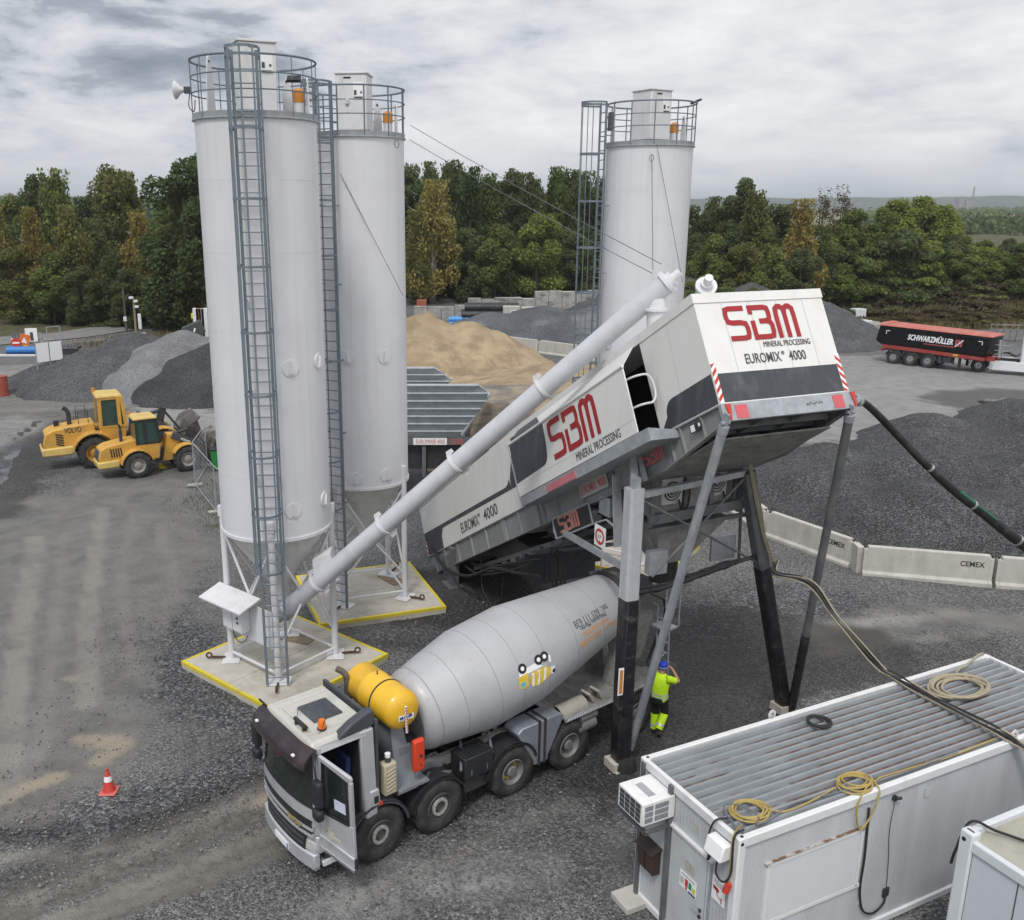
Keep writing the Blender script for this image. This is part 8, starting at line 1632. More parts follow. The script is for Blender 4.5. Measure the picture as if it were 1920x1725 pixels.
 for sg in (-1, 1):
  add_wheel(k, (0, sg*.98, .52), kit, chrome, sg < 0, 0, wm); add_wheel(k, (3.7, sg*.98, .52), kit, chrome, sg < 0, 0, wm)
  mb = MB(); n = 10
  for i in range(n):
   a0, a1 = R(5+170*i/n), R(5+170*(i+1)/n); mb.hexa([(rr*math.cos(a), y_, .52+rr*math.sin(a)) for y_ in (sg*.72, sg*1.2) for rr in (.62, .65) for a in (a0, a1)])
  mb.build('mudguard', dark_grey_plastic, k)
  part2('side_skirt', mat('white skirt', (.72, .73, .74), .35, var=.03, coat=.3) if 'white skirt' not in bpy.data.materials else bpy.data.materials['white skirt'], lambda mb: mb.b2((.72, sg*1.22-.05, .30), (3.1, sg*1.22+.05, .98)), bevel=.03)
 part2('cab', bpy.data.materials['white skirt'], lambda mb: mb.b2((2.6, -1.22, .9), (4.9, 1.22, 3.6)), bevel=.12); part2('cab_window', glass, lambda mb: mb.b2((3.7, -1.235, 2.0), (4.5, -1.21, 2.8))); part2('windscreen', glass, lambda mb: mb.b2((4.88, -1.05, 2.0), (4.92, 1.05, 3.0))); part2('fuel_tank', galv, lambda mb: mb.b2((1.0, -1.1, .45), (2.4, -.6, .95)))
 part2('spiral_hose', black_rubber, lambda mb: [mb.tube(catmull([(2.6, .1*j, 1.6), (2.2, .1*j, 1.25), (1.6, .15*j, 1.45), (1.1, .1*j, 1.3)]), .03, 5) for j in (-1, 1, 3)])
tipper()
# ------------------------------------------------------------------ barriers, cone, person, fences, signs, pipes and the rest
def traffic_cone(p, label, s=1.0):
 t = thing('traffic_cone', label, 'traffic cone', p); Ms = Matrix.Scale(s, 4)
 red = mat('cone red', (.50, .045, .03), .5, var=.1, dirt=(.3, .1, .07), damt=.4, dscale=(6, 6, 6)) if 'cone red' not in bpy.data.materials else bpy.data.materials['cone red']
 mb = MB(); mb.box((0, 0, .02), (.36, .36, .035)); mb.build('base', mat('cone base pink red', (.50, .13, .11), .6, var=.1) if 'cone base pink red' not in bpy.data.materials else bpy.data.materials['cone base pink red'], t, bevel=.02, M=Ms)
 mb = MB(); mb.lathe([(.14, .035), (.125, .06), (.032, .50), (.025, .51), (.001, .51)], n=24); c = mb.build('cone', red, t, smooth=True, M=Ms)
 mb = MB(); mb.lathe([(.087, .27), (.063, .385)], n=24, caps=False); mb.build('white_band', white_flat, c, smooth=True, M=Ms)
 mb = MB(); mb.lathe([(.012, .51), (.03, .53), (.03, .55), (.001, .57)], n=12); mb.build('knob', red, c, smooth=True, M=Ms)
 return t
p = atz(205, 1484); traffic_cone(p, 'red and white traffic cone standing alone on the gravel')
def barrier(a, b, h, label, lettering, group='concrete barriers'):
 a = Vector((a[0], a[1], 0)); b = Vector((b[0], b[1], 0)); L_ = (b-a).length; rz = math.atan2(b.y-a.y, b.x-a.x)
 t = thing('concrete_barrier', label, 'concrete barrier', a, rz, group)
 mb = MB(); q = [(-.24, -.05), (-.24, .10), (-.13, .17), (-.10, h-.03), (-.08, h), (.08, h), (.10, h-.03), (.13, .17), (.24, .10), (.24, -.05)]
 for x0, x1, zc in ((.02, .14, h-.10), (.14, L_-.14, h), (L_-.14, L_-.02, h-.10)):
  mb.prism([Vector((x0, y, min(z, zc))) for y, z in q], (x1-x0-.001, 0, 0))
 mb.build('block', precast, t, bevel=.012)
 mb = MB(); mb.cyl((L_-.06, 0, h-.12), (L_-.06, 0, h-.02), .03, n=8); mb.cyl((.06, 0, h-.12), (.06, 0, h-.02), .03, n=8); mb.build('coupling', dark_steel, t, split=True)
 if lettering: text('CEMEX', .24, mat('stencil black', (.03, .03, .03), .7) if 'stencil black' not in bpy.data.materials else bpy.data.materials['stencil black'], t, plane_M((L_-1.02, -.122, h*.60), (1, 0, 0), (0, .05, 1)), bold=.003, width=.72)
 return t
barrier(atz(1362, 948)[:2], atz(1434, 1001)[:2], 1.0, 'plain concrete barrier behind the far plant leg, partly hidden', False)
barrier(atz(1439, 1004)[:2], atz(1598, 1063)[:2], 1.0, 'lettered concrete barrier set at an angle, running up towards the plant leg', True)
barrier(atz(1613, 1075)[:2], atz(1857, 1096)[:2], 1.02, 'lettered concrete barrier lying square to the view, between two other barriers', True)
barrier(atz(1861, 1097)[:2], atz(2110, 1118)[:2], 1.02, 'concrete barrier cut off by the right edge of the picture', False)
mb = MB(); mb.box((0, 0, .45), (.22, .5, .95)); o = mb.build('concrete_post', precast, bevel=.02); q = atz(1605, 1072); o.location = (q.x+.05, q.y+.15, 0); tag(o, 'short concrete post filling the gap between two barriers', 'concrete post')
for i, (a, b, lb) in enumerate((((4.3, 81.0), (7.4, 78.2), 'concrete barrier behind the sand heap, farthest of the row'), ((7.5, 78.1), (10.4, 75.2), 'concrete barrier behind the sand heap with a small dark mark'), ((10.5, 75.1), (13.2, 71.8), 'concrete barrier at the end of the sand heap, nearest the rear silo ladder'))): barrier(a, b, 1.1, lb, False, 'barriers behind the sand heap')
# ---- insulated hose from the plant to the right
def hose():
 a = PW @ P(-.02, HW+.08, -.15); pts = [a, aty(1640, 772, 19.3), aty(1762, 896, 19.7), aty(1850, 967, 20.0), aty(1920, 1022, 20.2), aty(2010, 1085, 20.5)]; pts += [Vector((17.6, 20.9, .25)), Vector((19.5, 21.2, .1))]
 t = thing('feed_hose', 'thick black wrapped hose slanting from the plant corner down to the right edge', 'hose', a)
 q = [p-a for p in catmull(pts, 6)]; n = len(q); mb = MB(); mb.tube(q, [.06+.07*min(1, i/(n*.55)) for i in range(n)], 12); mb.build('hose', mat('black hose cover', (.016, .017, .018), .55, var=.4, scale=6, bump=.6, bscale=14, dirt=(.09, .09, .088), damt=.5, dscale=(4, 4, 4)), t, smooth=True)
 mb = MB(); d = (pts[1]-pts[0]).normalized(); mb.cyl((0, 0, 0), d*.45, .07, n=12); mb.cyl(d*.02, d*.10, .11, n=12); mb.cyl(d*.35, d*.45, .1, n=12); mb.build('coupling', galv, t, smooth=True)
 for k in (1.9, 2.8, 3.9):
  i = int(k*6); c = q[i]; dd = (q[i+1]-q[i-1]).normalized(); r_ = .06+.07*min(1, i/(n*.55))+.012; mb = MB(); mb.cyl(c-dd*.03, c+dd*.03, r_, n=14); mb.build('clamp', chrome, t, smooth=True)
 mb = MB(); i0, i1 = 14, 20; mb.tube([c+Vector((.02, -.07, .05)) for c in q[i0:i1]], .035, 6); mb.build('green_print', mat('green hose print', (.02, .16, .09), .6, var=.5, scale=30), t)
hose()
# ---- steel ropes between silos and conveyor head
mb = MB(); A = aty(770, 235, 27.5); B = aty(768, 262, 27.4); E1 = aty(1240, 495, 19.65); E2 = aty(1222, 512, 19.65)
def wire(a, b, sag, label):
 mb = MB(); pts = [a.lerp(b, k/12)-Vector((0, 0, sag*4*(k/12)*(1-k/12)))-a for k in range(13)]; mb.tube(pts, .009, 5); o = mb.build('steel_rope', galv_dark); o.location = a; tag(o, label, 'rope')
wire(A, E1, .05, 'upper thin steel rope from the middle silo to the conveyor head'); wire(B, E2, .05, 'lower thin steel rope from the middle silo to the conveyor head')
wire(aty(638, 325, 25.9), aty(756, 555, 25.9), .0, 'thin rope slanting across the front of the middle silo'); wire(aty(1222, 290, 29.5), aty(1224, 505, 29.4), 0, 'thin rope hanging straight down the rear silo'); wire(aty(1231, 270, 29.5), aty(1280, 530, 29.3), 0, 'thin rope slanting down the rear silo to the second conveyor')
for (u, v, y), lb in (((744, 270, 25.9), 'small wire ring hanging on the middle silo'), ((1222, 296, 29.45), 'small wire ring hanging on the rear silo')):
 c = aty(u, v, y); mb = MB(); mb.tube([(.06*math.cos(a), 0, .10*math.sin(a)) for a in [2*PI*k/14 for k in range(14)]], .010, 5, closed=True); o = mb.build('wire_ring', galv_dark); o.location = c; tag(o, lb, 'ring')
# ---- person: walking away, hand at the ear, high visibility clothing
def person():
 f = atz(1232, 1376); t = thing('person', 'person in yellow high visibility shirt and blue cap walking away, hand raised to the ear', 'person', (f.x, f.y, 0), R(-38))
 sc = 1.02     # local +Y is the walking direction
 skin = mat('skin', (.45, .24, .16), .55, var=.06); hv = mat('yellow high visibility cloth', (.52, .80, .02), .75, var=.07, scale=8); trs = mat('black work trousers', (.016, .017, .018), .8, var=.2); blue = mat('blue cap cloth', (.012, .04, .38), .6, var=.1); boot = mat('dark boot leather', (.035, .03, .027), .6, var=.2); refl = mat('silver reflective tape', (.55, .60, .60), .35, .2)
 J = {'hip': (0, 0, .96), 'waist': (0, .01, 1.10), 'chest': (0, .03, 1.30), 'neck': (0, .05, 1.50), 'nk2': (0, .07, 1.57), 'head': (.01, .085, 1.66), 'top': (.01, .08, 1.75),
   'lhip': (-.10, 0, .92), 'lkn': (-.11, .06, .50), 'lan': (-.10, .02, .10), 'rhip': (.10, 0, .92), 'rkn': (.10, .12, .52), 'ran': (.09, -.16, .22),
   'lsh': (-.20, .03, 1.44), 'lel': (-.28, -.04, 1.17), 'lwr': (-.27, .08, .95), 'rsh': (.20, .03, 1.44), 'rel': (.36, .20, 1.36), 'rwr': (.18, .22, 1.60)}
 J.update(lto=(-.11, .16, .04), rto=(.10, -.08, .07), lhd=(-.26, .12, .87), rhd=(.12, .19, 1.66))
 ed = [('hip', 'waist'), ('waist', 'chest'), ('chest', 'neck'), ('neck', 'nk2'), ('nk2', 'head'), ('head', 'top'), ('hip', 'lhip'), ('lhip', 'lkn'), ('lkn', 'lan'), ('lan', 'lto'), ('hip', 'rhip'), ('rhip', 'rkn'), ('rkn', 'ran'), ('ran', 'rto'), ('chest', 'lsh'), ('lsh', 'lel'), ('lel', 'lwr'), ('lwr', 'lhd'), ('chest', 'rsh'), ('rsh', 'rel'), ('rel', 'rwr'), ('rwr', 'rhd')]
 rad = dict(hip=(.12, .09), waist=(.11, .08), chest=(.12, .08), neck=(.07, .07), nk2=(.055, .06), head=(.078, .095), top=(.06, .07), lhip=(.095, .10), rhip=(.095, .10), lkn=(.065, .07), rkn=(.065, .07), lan=(.045, .05), ran=(.045, .05), lto=(.04, .03), rto=(.04, .03), lsh=(.075, .07), rsh=(.075, .07), lel=(.045, .045), rel=(.045, .045), lwr=(.028, .032), rwr=(.028, .032), lhd=(.035, .02), rhd=(.035, .02))
 def skinned(name, mt, names, edges, rd, parent, grow=0.0, root=None, sub=2):
  me = bpy.data.meshes.new(name); ix = {n: i for i, n in enumerate(names)}; me.from_pydata([Vector(J[n])*sc for n in names], [(ix[a], ix[b]) for a, b in edges], []); me.materials.append(mt)
  o = bpy.data.objects.new(name, me); C.objects.link(o); o.parent = parent
  md = o.modifiers.new('skin', 'SKIN'); md.use_smooth_shade = True
  for n, i in ix.items():
   v = me.skin_vertices[0].data[i]; v.radius = (rd[n][0]+grow, rd[n][1]+grow); v.use_root = (n == (root or names[0]))
  s_ = o.modifiers.new('sub', 'SUBSURF'); s_.levels = s_.render_levels = sub; return o
 body = skinned('body', skin, list(J), ed, rad, t)
 # fingers of the raised hand, curled beside the ear, and of the hanging hand
 for base, dirs in (((.12, .19, 1.66), [(-.02, .01, .07), (-.04, -.01, .07), (-.055, -.03, .06), (-.06, -.05, .045), (-.01, -.05, .03)]), ((-.26, .12, .87), [(.005, .03, -.09), (.0, .01, -.095), (.0, -.01, -.09), (.0, -.03, -.075), (.035, .04, -.05)])):
  for k, dv in enumerate(dirs):
   b = Vector(base)+Vector((.012*(k-2)*.4, .016*(k-2), 0)); dv = Vector(dv); mb = MB(); mb.tube([b*sc, (b+dv*.5+Vector((0, .008, 0)))*sc, (b+dv+Vector((-.01, 0, -.01)))*sc], [.011, .010, .007], 6); mb.build('finger', skin, body, smooth=True)
 # face (turned away) : nose and ears keep the head readable from the side
 h = Vector(J['head'])*sc
 mb = MB(); mb.lathe([(.001, 0), (.018, .01), (.012, .05), (.001, .055)], h+Vector((0, .09, -.03)), (0, .35, 1), 8); mb.build('nose', skin, body, smooth=True)
 for sg in (-1, 1): mb = MB(); mb.lathe([(.001, -.012), (.03, -.006), (.032, .006), (.001, .012)], h+Vector((sg*.082, -.005, -.01)), (1, .2*sg, 0), 12); mb.build('ear', skin, body, smooth=True)
 for sg in (-1, 1): mb = MB(); mb.lathe([(.001, -.011), (.011, 0), (.001, .011)], h+Vector((sg*.034, .088, .005)), (0, 0, 1), 8); mb.build('eye', mat('eye', (.05, .04, .035), .2) if 'eye' not in bpy.data.materials else bpy.data.materials['eye'], body, smooth=True)
 mb = MB(); mb.box(h+Vector((0, .092, -.06)), (.05, .012, .012)); mb.build('mouth', mat('lips', (.32, .12, .10), .5), body, bevel=.004)
 # shirt with short sleeves, trousers black above and yellow below the knee
 V = lambda n: Vector(J[n])*sc
 mb = MB(); rings = ((.90, .195, .150, 0, 0), (.93, .20, .155, 0, 0), (1.02, .195, .15, 0, .005), (1.10, .187, .145, 0, .01), (1.22, .20, .150, 0, .02), (1.34, .212, .148, 0, .035), (1.42, .205, .130, 0, .045), (1.475, .155, .105, 0, .05), (1.51, .085, .08, 0, .055), (1.525, .068, .068, 0, .06)); n = 28; rg = random.Random(2)
 vs = [Vector((cx+rx*math.cos(2*PI*k/n)*(1+.02*math.sin(5*2*PI*k/n+z*19)), cy+ry*math.sin(2*PI*k/n)*(1+.03*math.sin(4*2*PI*k/n+z*23)), z))*sc for z, rx, ry, cx, cy in rings for k in range(n)]
 mb.add(vs, [(i*n+k, i*n+(k+1) % n, (i+1)*n+(k+1) % n, (i+1)*n+k) for i in range(len(rings)-1) for k in range(n)]+[tuple(range(n-1, -1, -1))])
 for a, e, f in (('lsh', 'lel', .62), ('rsh', 'rel', .62)): p = V(a); q = V(e); m_ = p.lerp(q, f); mb.tube([p.lerp(q, -.35)-Vector((0, 0, .01)), p, p.lerp(q, .3), m_], [.085, .088, .08, .078], 14)
 sh = mb.build('shirt', hv, t, smooth=True, ang=70)
 for z, rx, ry in ((.985, .203, .158), (1.06, .198, .154)):
  mb = MB(); mb.add([Vector((rx*math.cos(2*PI*k/n)*(1+.02*math.sin(5*2*PI*k/n+zz*19)), .006+ry*math.sin(2*PI*k/n)*(1+.03*math.sin(4*2*PI*k/n+zz*23)), zz))*sc for zz in (z-.022, z+.022) for k in range(n)], [(k, (k+1) % n, n+(k+1) % n, n+k) for k in range(n)]); mb.build('reflective_tape', refl, sh, smooth=True)
 mb = MB(); mb.lathe([(.10, .80), (.17, .84), (.18, .92), (.17, 1.0)], (0, 0, 0), (0, 0, 1), 24)
 for a, b in (('lhip', 'lkn'), ('rhip', 'rkn')): p, q = V(a), V(b); mb.tube([p+Vector((0, 0, .03)), p.lerp(q, .4), q, q-Vector((0, .01, .05))], [.118, .105, .088, .086], 16)
 tr_ = mb.build('trousers', trs, t, smooth=True, ang=70)
 for a, b in (('lkn', 'lan'), ('rkn', 'ran')):
  p, q = V(a), V(b); mb = MB(); mb.tube([p.lerp(q, .06), p.lerp(q, .45), p.lerp(q, .97)], [.096, .092, .088], 16); lg = mb.build('trouser_leg', hv, t, smooth=True, ang=70); mb = MB(); m_ = p.lerp(q, .74); dd = (q-p).normalized(); mb.cyl(m_-dd*.025, m_+dd*.025, .0945, n=20, caps=False); mb.build('reflective_tape', refl, lg, smooth=True)
 for an, to in (('lan', 'lto'), ('ran', 'rto')):
  a = Vector(J[an])*sc; b = Vector(J[to])*sc; d_ = (b-a); d_.normalize(); mb = MB(); hl = a-Vector((0, .04, .05)); mb.bar(hl+Vector((0, -.02, .0)), b+d_*.05+Vector((0, 0, -.01)), .095, .085); mb.cyl(a+Vector((0, 0, -.05)), a+Vector((0, 0, .06)), .058, n=12); mb.build('boot', boot, t, bevel=.025, smooth=False)
 mb = MB(); mb.lathe([(.102, -.045), (.106, .0), (.100, .05), (.078, .09), (.04, .108), (.001, .112)], h+Vector((0, -.005, .04)), (0, -.12, 1), 28); cp = mb.build('cap', blue, t, smooth=True)
 mb = MB(); mb.prism([h+Vector((x, y, .02)) for x, y in ((-.09, .07), (-.08, .14), (-.04, .18), (.04, .18), (.08, .14), (.09, .07))], (0, 0, .012)); mb.build('cap_peak', blue, cp)
 mb = MB(); mb.lathe([(.108, -.012), (.1085, .012)], h+Vector((0, -.005, .035)), (0, -.12, 1), 28, caps=False); mb.build('cap_band', refl, cp, smooth=True)
person()
# ---- wire fence panels beside the loaders
def fence():
 pts = [aty(388, 800, 40.5), atz(366, 912), atz(406, 962), atz(430, 985)]; pts[0] = Vector((pts[0].x, 42.6, 0)); pts[0].x = -11.6
 for i, (a, b) in enumerate(zip(pts, pts[1:])):
  a, b = Vector((a.x, a.y, 0)), Vector((b.x, b.y, 0)); L_ = (b-a).length; t = thing('fence_panel', ('wire mesh fence panel beside the loader bucket', 'leaning wire mesh fence panel between two thin posts by the loaders', 'wire mesh fence panel half hidden by the nearest silo')[i], 'fence', a, math.atan2(b.y-a.y, b.x-a.x))
  mb = MB(); mb.tube([(0.03, 0, .1), (0.03, 0, 2.0), (L_-.03, 0, 2.0), (L_-.03, 0, .1)], .022, 6, closed=True); mb.build('frame', galv, t, smooth=True)
  mb = MB()
  for k in range(1, int(L_/.22)): mb.bar((.22*k, 0, .1), (.22*k, 0, 2), .005, .005)
  for k in range(1, 9): mb.bar((0.03, 0, .1+.21*k), (L_-.03, 0, .1+.21*k), .005, .005)
  mb.build('mesh', galv, t)
  mb = MB(); mb.box((0, 0, .06), (.25, .65, .12)); mb.build('foot_block', old_block, t, bevel=.02)
fence()
# ---- aggregate bins behind the middle silo
def bins():
 zinc = mat('dull zinc trough sheet', (.43, .465, .485), .55, .25, var=.14, scale=3, dirt=(.33, .34, .335), damt=.5, dscale=(1, 1, 2))
 def bin_(yd, q, label, plate):
  w = [aty(u, v, yd) for u, v in q]; o = Vector((w[0].x, yd, 0)); t = thing('aggregate_bin', label, 'aggregate bin', o)
  w = [p-o for p in w]; tl, t1, t2, br, bl = w; n = 7; back = Vector((0, 2.6, .35)); mb = MB()
  zt, zb = tl.z, bl.z
  def xr(z):   # right outline
   if z > t2.z: f = (t1.z-z)/(t1.z-t2.z+1e-6); f = max(0, f); return t1.x+(t2.x-t1.x)*f
   f = (t2.z-z)/(t2.z-br.z); return t2.x+(br.x-t2.x)*f
  for k in range(n):
   z0 = zt+(zb-zt)*k/n; z1 = zt+(zb-zt)*(k+1)/n; y0, y1 = .10*0, .55*0
   lean0, lean1 = .9*k/n, .9*(k+1)/n
   mb.hexa([(0, lean1+.0, z1), (xr(z1), lean1, z1), (0, lean1+.05, z1), (xr(z1), lean1+.05, z1), (0, lean0-.07, z0-.03), (xr(z0), lean0-.07, z0-.03), (0, lean0+.05, z0), (xr(z0), lean0+.05, z0)])
  mb.build('front_sheet', zinc, t)
  mb = MB()
  for k in range(n): z0 = zt+(zb-zt)*k/n; z1 = zt+(zb-zt)*(k+1)/n; mb.hexa([(0, .9*k/n-.09, z1+(z0-z1)*.80), (xr(z0)-.02, .9*k/n-.09, z1+(z0-z1)*.80), (0, .9*k/n, z1+(z0-z1)*.8), (xr(z0)-.02, .9*k/n, z1+(z0-z1)*.8), (0, .9*k/n-.08, z0-.01), (xr(z0)-.02, .9*k/n-.08, z0-.01), (0, .9*k/n, z0-.01), (xr(z0)-.02, .9*k/n, z0-.01)])
  mb.build('sheet_rib', zinc, t)
  mb = MB(); mb.hexa([(br.x-.06, .95, zb), (br.x, .95, zb), (br.x-.06, 2.4, zb), (br.x, 2.4, zb), (t2.x-.06, .1, t2.z), (t2.x, .1, t2.z), (t2.x-.06, 3.4, t2.z-.5), (t2.x, 3.4, t2.z-.5)]); mb.hexa([(0, 2.5, zb), (br.x, 2.5, zb), (0, 2.6, zb), (br.x, 2.6, zb), (0, 3.4, zt-.75), (t1.x, 3.4, zt-.75), (0, 3.5, zt-.75), (t1.x, 3.5, zt-.75)]); mb.build('side_sheet', zinc, t, split=True)
  if plate:
   mb = MB(); mb.b2((0, .85, zb-.34), (br.x+.35, 1.05, zb-.02)); cb = mb.build('carrier_beam', galv_dark, t)
   mb = MB(); mb.b2((1.6, .835, zb-.33), (3.05, .85, zb-.03)); np_ = mb.build('name_plate', white_flat, cb)
   mb = MB(); text('EUROMIX\u00ae 4000', .27, red_dull, np_, plane_M((1.7, .832, zb-.28), (1, 0, 0), (0, 0, 1)), width=1.25)
   logo(cb, (3.2, .84, zb-.29), (1, 0, 0), (0, 0, 1), .20, red_dull)
   mb = MB()
   for x in (.05, br.x*.55, br.x+.2): mb.bar((x, 1.0, 0), (x, 1.0, zb-.3), .16, .16); mb.bar((x, 3.0, 0), (x, 3.0, zb), .16, .16)
   mb.build('support', galv_dark, t, split=True)
   mb = MB(); mb.hexa([(.1, 1.2, zb-1.5), (br.x-.2, 1.2, zb-1.5), (.1, 2.2, zb-1.5), (br.x-.2, 2.2, zb-1.5), (0, 1.1, zb), (br.x, 1.1, zb), (0, 2.5, zb), (br.x, 2.5, zb)]); mb.build('outlet_hopper', dark_steel, t)
   mb = MB(); mb.b2((-1.5, .6, zb-2.6), (br.x+.6, 2.4, zb-2.1)); mb.b2((-1.5, .5, zb-2.5), (br.x+.6, .58, zb-1.7)); mb.build('conveyor_trough', dark_steel, t, split=True)
 bin_(38.0, [(700, 720), (882, 708), (921, 741), (868, 816), (700, 829)], 'corrugated grey aggregate bin with name plate beam, right of the middle silo', True)
 bin_(41.5, [(690, 688), (806, 683), (848, 712), (800, 770), (690, 780)], 'second corrugated aggregate bin rising behind the first one', False)
 # dirty ramp wall and spilled sand between bin and heap
 mb = MB(); c = aty(905, 790, 41); mb.hexa([(-.9, 0, 0), (2.6, 0, 0), (-.9, 3.5, 0), (2.6, 3.5, 0), (-.3, .6, 3.3), (2.4, .6, 3.3), (-.3, 3.5, 3.6), (2.4, 3.5, 3.6)]); o = mb.build('loading_ramp', mat('sandy dirty concrete', (.24, .20, .155), .95, var=.3, scale=1.5, dirt=(.10, .10, .10), damt=.8, dscale=(.6, .6, 2.5), dlo=.46, dhi=.6), bevel=.05); o.location = (c.x, 41, 0); tag(o, 'dirty sand stained concrete ramp beside the corrugated bin', 'ramp')
bins()
pile('sand_heap', 'flat spill of tan sand in front of the big heap, marked by tyres', [(4.5, 60, .9), (8, 58, .8), (10.5, 62, .8), (7, 64.5, 1.0), (3, 55, 1.2), (5, 51, 1.6), (8.5, 53, .7), (12, 66, .6)], sand_m, .16, .05, .18, cat='sand heap', seed=31, ridge_=.10)
# ---- street furniture on the left
def pole(u, v, vt, label, cams):
 b = atz(u, v); hgt = aty(u, vt, b.y).z; t = thing('utility_pole', label, 'pole', b)
 mb = MB(); mb.cyl((0, 0, -.2), (0, 0, hgt), .13, .09, n=12); mb.build('shaft', wood if cams else bark, t, smooth=True)
 if cams:
  mb = MB()
  for z, sx in ((hgt-.1, -.15), (hgt-.9, .3), (hgt-.4, .25)): mb.box((sx, -.15, z), (.35, .25, .22))
  mb.build('camera', white_paint, t, bevel=.03, split=True)
  mb = MB(); mb.box((.45, -.1, hgt*.45), (.28, .2, 1.4)); mb.build('cabinet', white_paint, t, bevel=.03)
 else:
  mb = MB(); mb.box((0, -.18, hgt*.30), (.32, .12, .45)); mb.build('meter_box', white_paint, t, bevel=.02)
pole(238, 622, 540, 'plain wooden pole with a small white box beside the road', False); pole(257, 640, 556, 'pole with several white cameras and a white cabinet', True)
def sign(u, v, vt, label, kind):
 b = atz(u, v); hgt = aty(u, vt, b.y).z; t = thing('road_sign', label, 'sign', b, R(8))
 mb = MB(); mb.cyl((0, 0, 0), (0, 0, hgt-.2), .035, n=8); mb.build('post', galv, t)
 if kind == 'no':
  mb = MB(); mb.cyl((0, -.05, hgt-.35), (0, -.07, hgt-.35), .42, n=28); f = mb.build('disc', red_bright, t); mb = MB(); mb.box((0, -.075, hgt-.35), (.58, .01, .14)); mb.build('bar', white_flat, f)
 elif kind == 'stripe':
  mb = MB(); mb.box((0, -.05, hgt-.55), (.30, .02, 1.1)); f = mb.build('board', white_flat, t); mb = MB()
  for k in range(4): mb.prism([(-.14, -.062, hgt-1.05+.26*k), (.14, -.062, hgt-.93+.26*k), (.14, -.062, hgt-.81+.26*k), (-.14, -.062, hgt-.93+.26*k)], (0, -.004, 0))
  mb.build('stripe', red_bright, f)
 elif kind == 'grey': mb = MB(); mb.cyl((0, .0, hgt-.35), (0, .02, hgt-.35), .45, n=24); mb.build('disc_back', galv_dark, t)
 elif kind == 'orange':
  Ms = Matrix.Rotation(R(14), 3, 'Y'); mb = MB(); mb.box((0, -.05, hgt-.6), (.85, .03, 1.15), Ms); f = mb.build('board', mat('orange sign', (.62, .17, .03), .5), t)
  mb = MB(); mb.prism([(-.28, -.07, hgt-.72), (.22, -.07, hgt-.82), (.02, -.07, hgt-.28)], (0, -.005, 0)); mb.build('triangle', white_flat, f); mb = MB(); mb.box((-.06, -.07, hgt-1.02), (.7, .005, .12), Ms); mb.build('yellow_line', yellow_line, f)
 elif kind == 'white':
  mb = MB(); mb.box((0, -.05, hgt-.65), (1.0, .03, 1.2)); f = mb.build('board', white_flat, t); mb = MB(); mb.box((.02, -.07, hgt-.78), (.26, .006, .75)); mb.build('dark_figure', dark_text, f)
  mb = MB(); mb.box((.1, .1, .6), (1.5, .08, 1.4)); mb.build('lower_board', old_block, t)
 return t
sign(32, 656, 635, 'round red no entry sign with a white bar', 'no'); sign(27, 656, 634, 'narrow red and white striped board beside the no entry sign', 'stripe'); sign(34, 650, 624, 'back of a round grey sign behind the no entry sign', 'grey'); sign(48, 655, 626, 'tilted orange warning board with a white triangle', 'orange'); sign(62, 652, 614, 'white board with a dark figure on grey legs', 'white')
def hpipe(a, b, r, label, m_, nm='water_pipe', g=None, open_=True):
 a, b = Vector(a), Vector(b); mb = MB(); d = b-a; u, v, w = frame(d); n = 18; vs = []
 for c, rr in ((Vector(), r), (d, r), (d, r*.86), (Vector(), r*.86)): vs += [c+(u*math.cos(2*PI*k/n)+v*math.sin(2*PI*k/n))*rr for k in range(n)]
 mb.add(vs, [(i*n+k, i*n+(k+1) % n, ((i+1) % 4)*n+(k+1) % n, ((i+1) % 4)*n+k) for i in range(4) for k in range(n)]); o = mb.build(nm, m_, smooth=True); o.location = a; return tag(o, label, 'pipe', g)
q = atz(14, 665); hpipe((q.x, q.y, .35), (q.x+2.6, q.y+.2, .35), .33, 'thick blue pipe lying by the signs, left piece', blue_pipe); hpipe((q.x+2.75, q.y+.25, .35), (q.x+5.0, q.y+.4, .35), .30, 'blue pipe lying by the signs, right piece', blue_pipe)
mb = MB(); mb.box((0, 0, .08), (4.6, .25, .16)); o = mb.build('concrete_beam', white_paint, bevel=.02); o.location = (q.x+2.0, q.y-.9, 0); tag(o, 'long pale beam lying in front of the blue pipe', 'beam')
def drum_(u, v, label):
 b = atz(u, v); t = thing('oil_drum', label, 'drum', b); mb = MB(); mb.lathe([(.001, 0), (.45, 0), (.45, .40), (.47, .42), (.45, .44), (.45, .84), (.47, .86), (.45, .88), (.45, 1.25), (.47, 1.27), (.44, 1.28), (.42, 1.25), (.001, 1.24)], n=26); mb.build('shell', mat('red brown drum paint', (.30, .065, .04), .55, var=.15, dirt=(.3, .15, .1), damt=.4), t, smooth=True)
 mb = MB(); mb.box((-.05, -.455, .7), (.3, .01, .3)); mb.build('label', white_flat, t)
drum_(4, 741, 'red brown metal drum at the left edge of the picture')
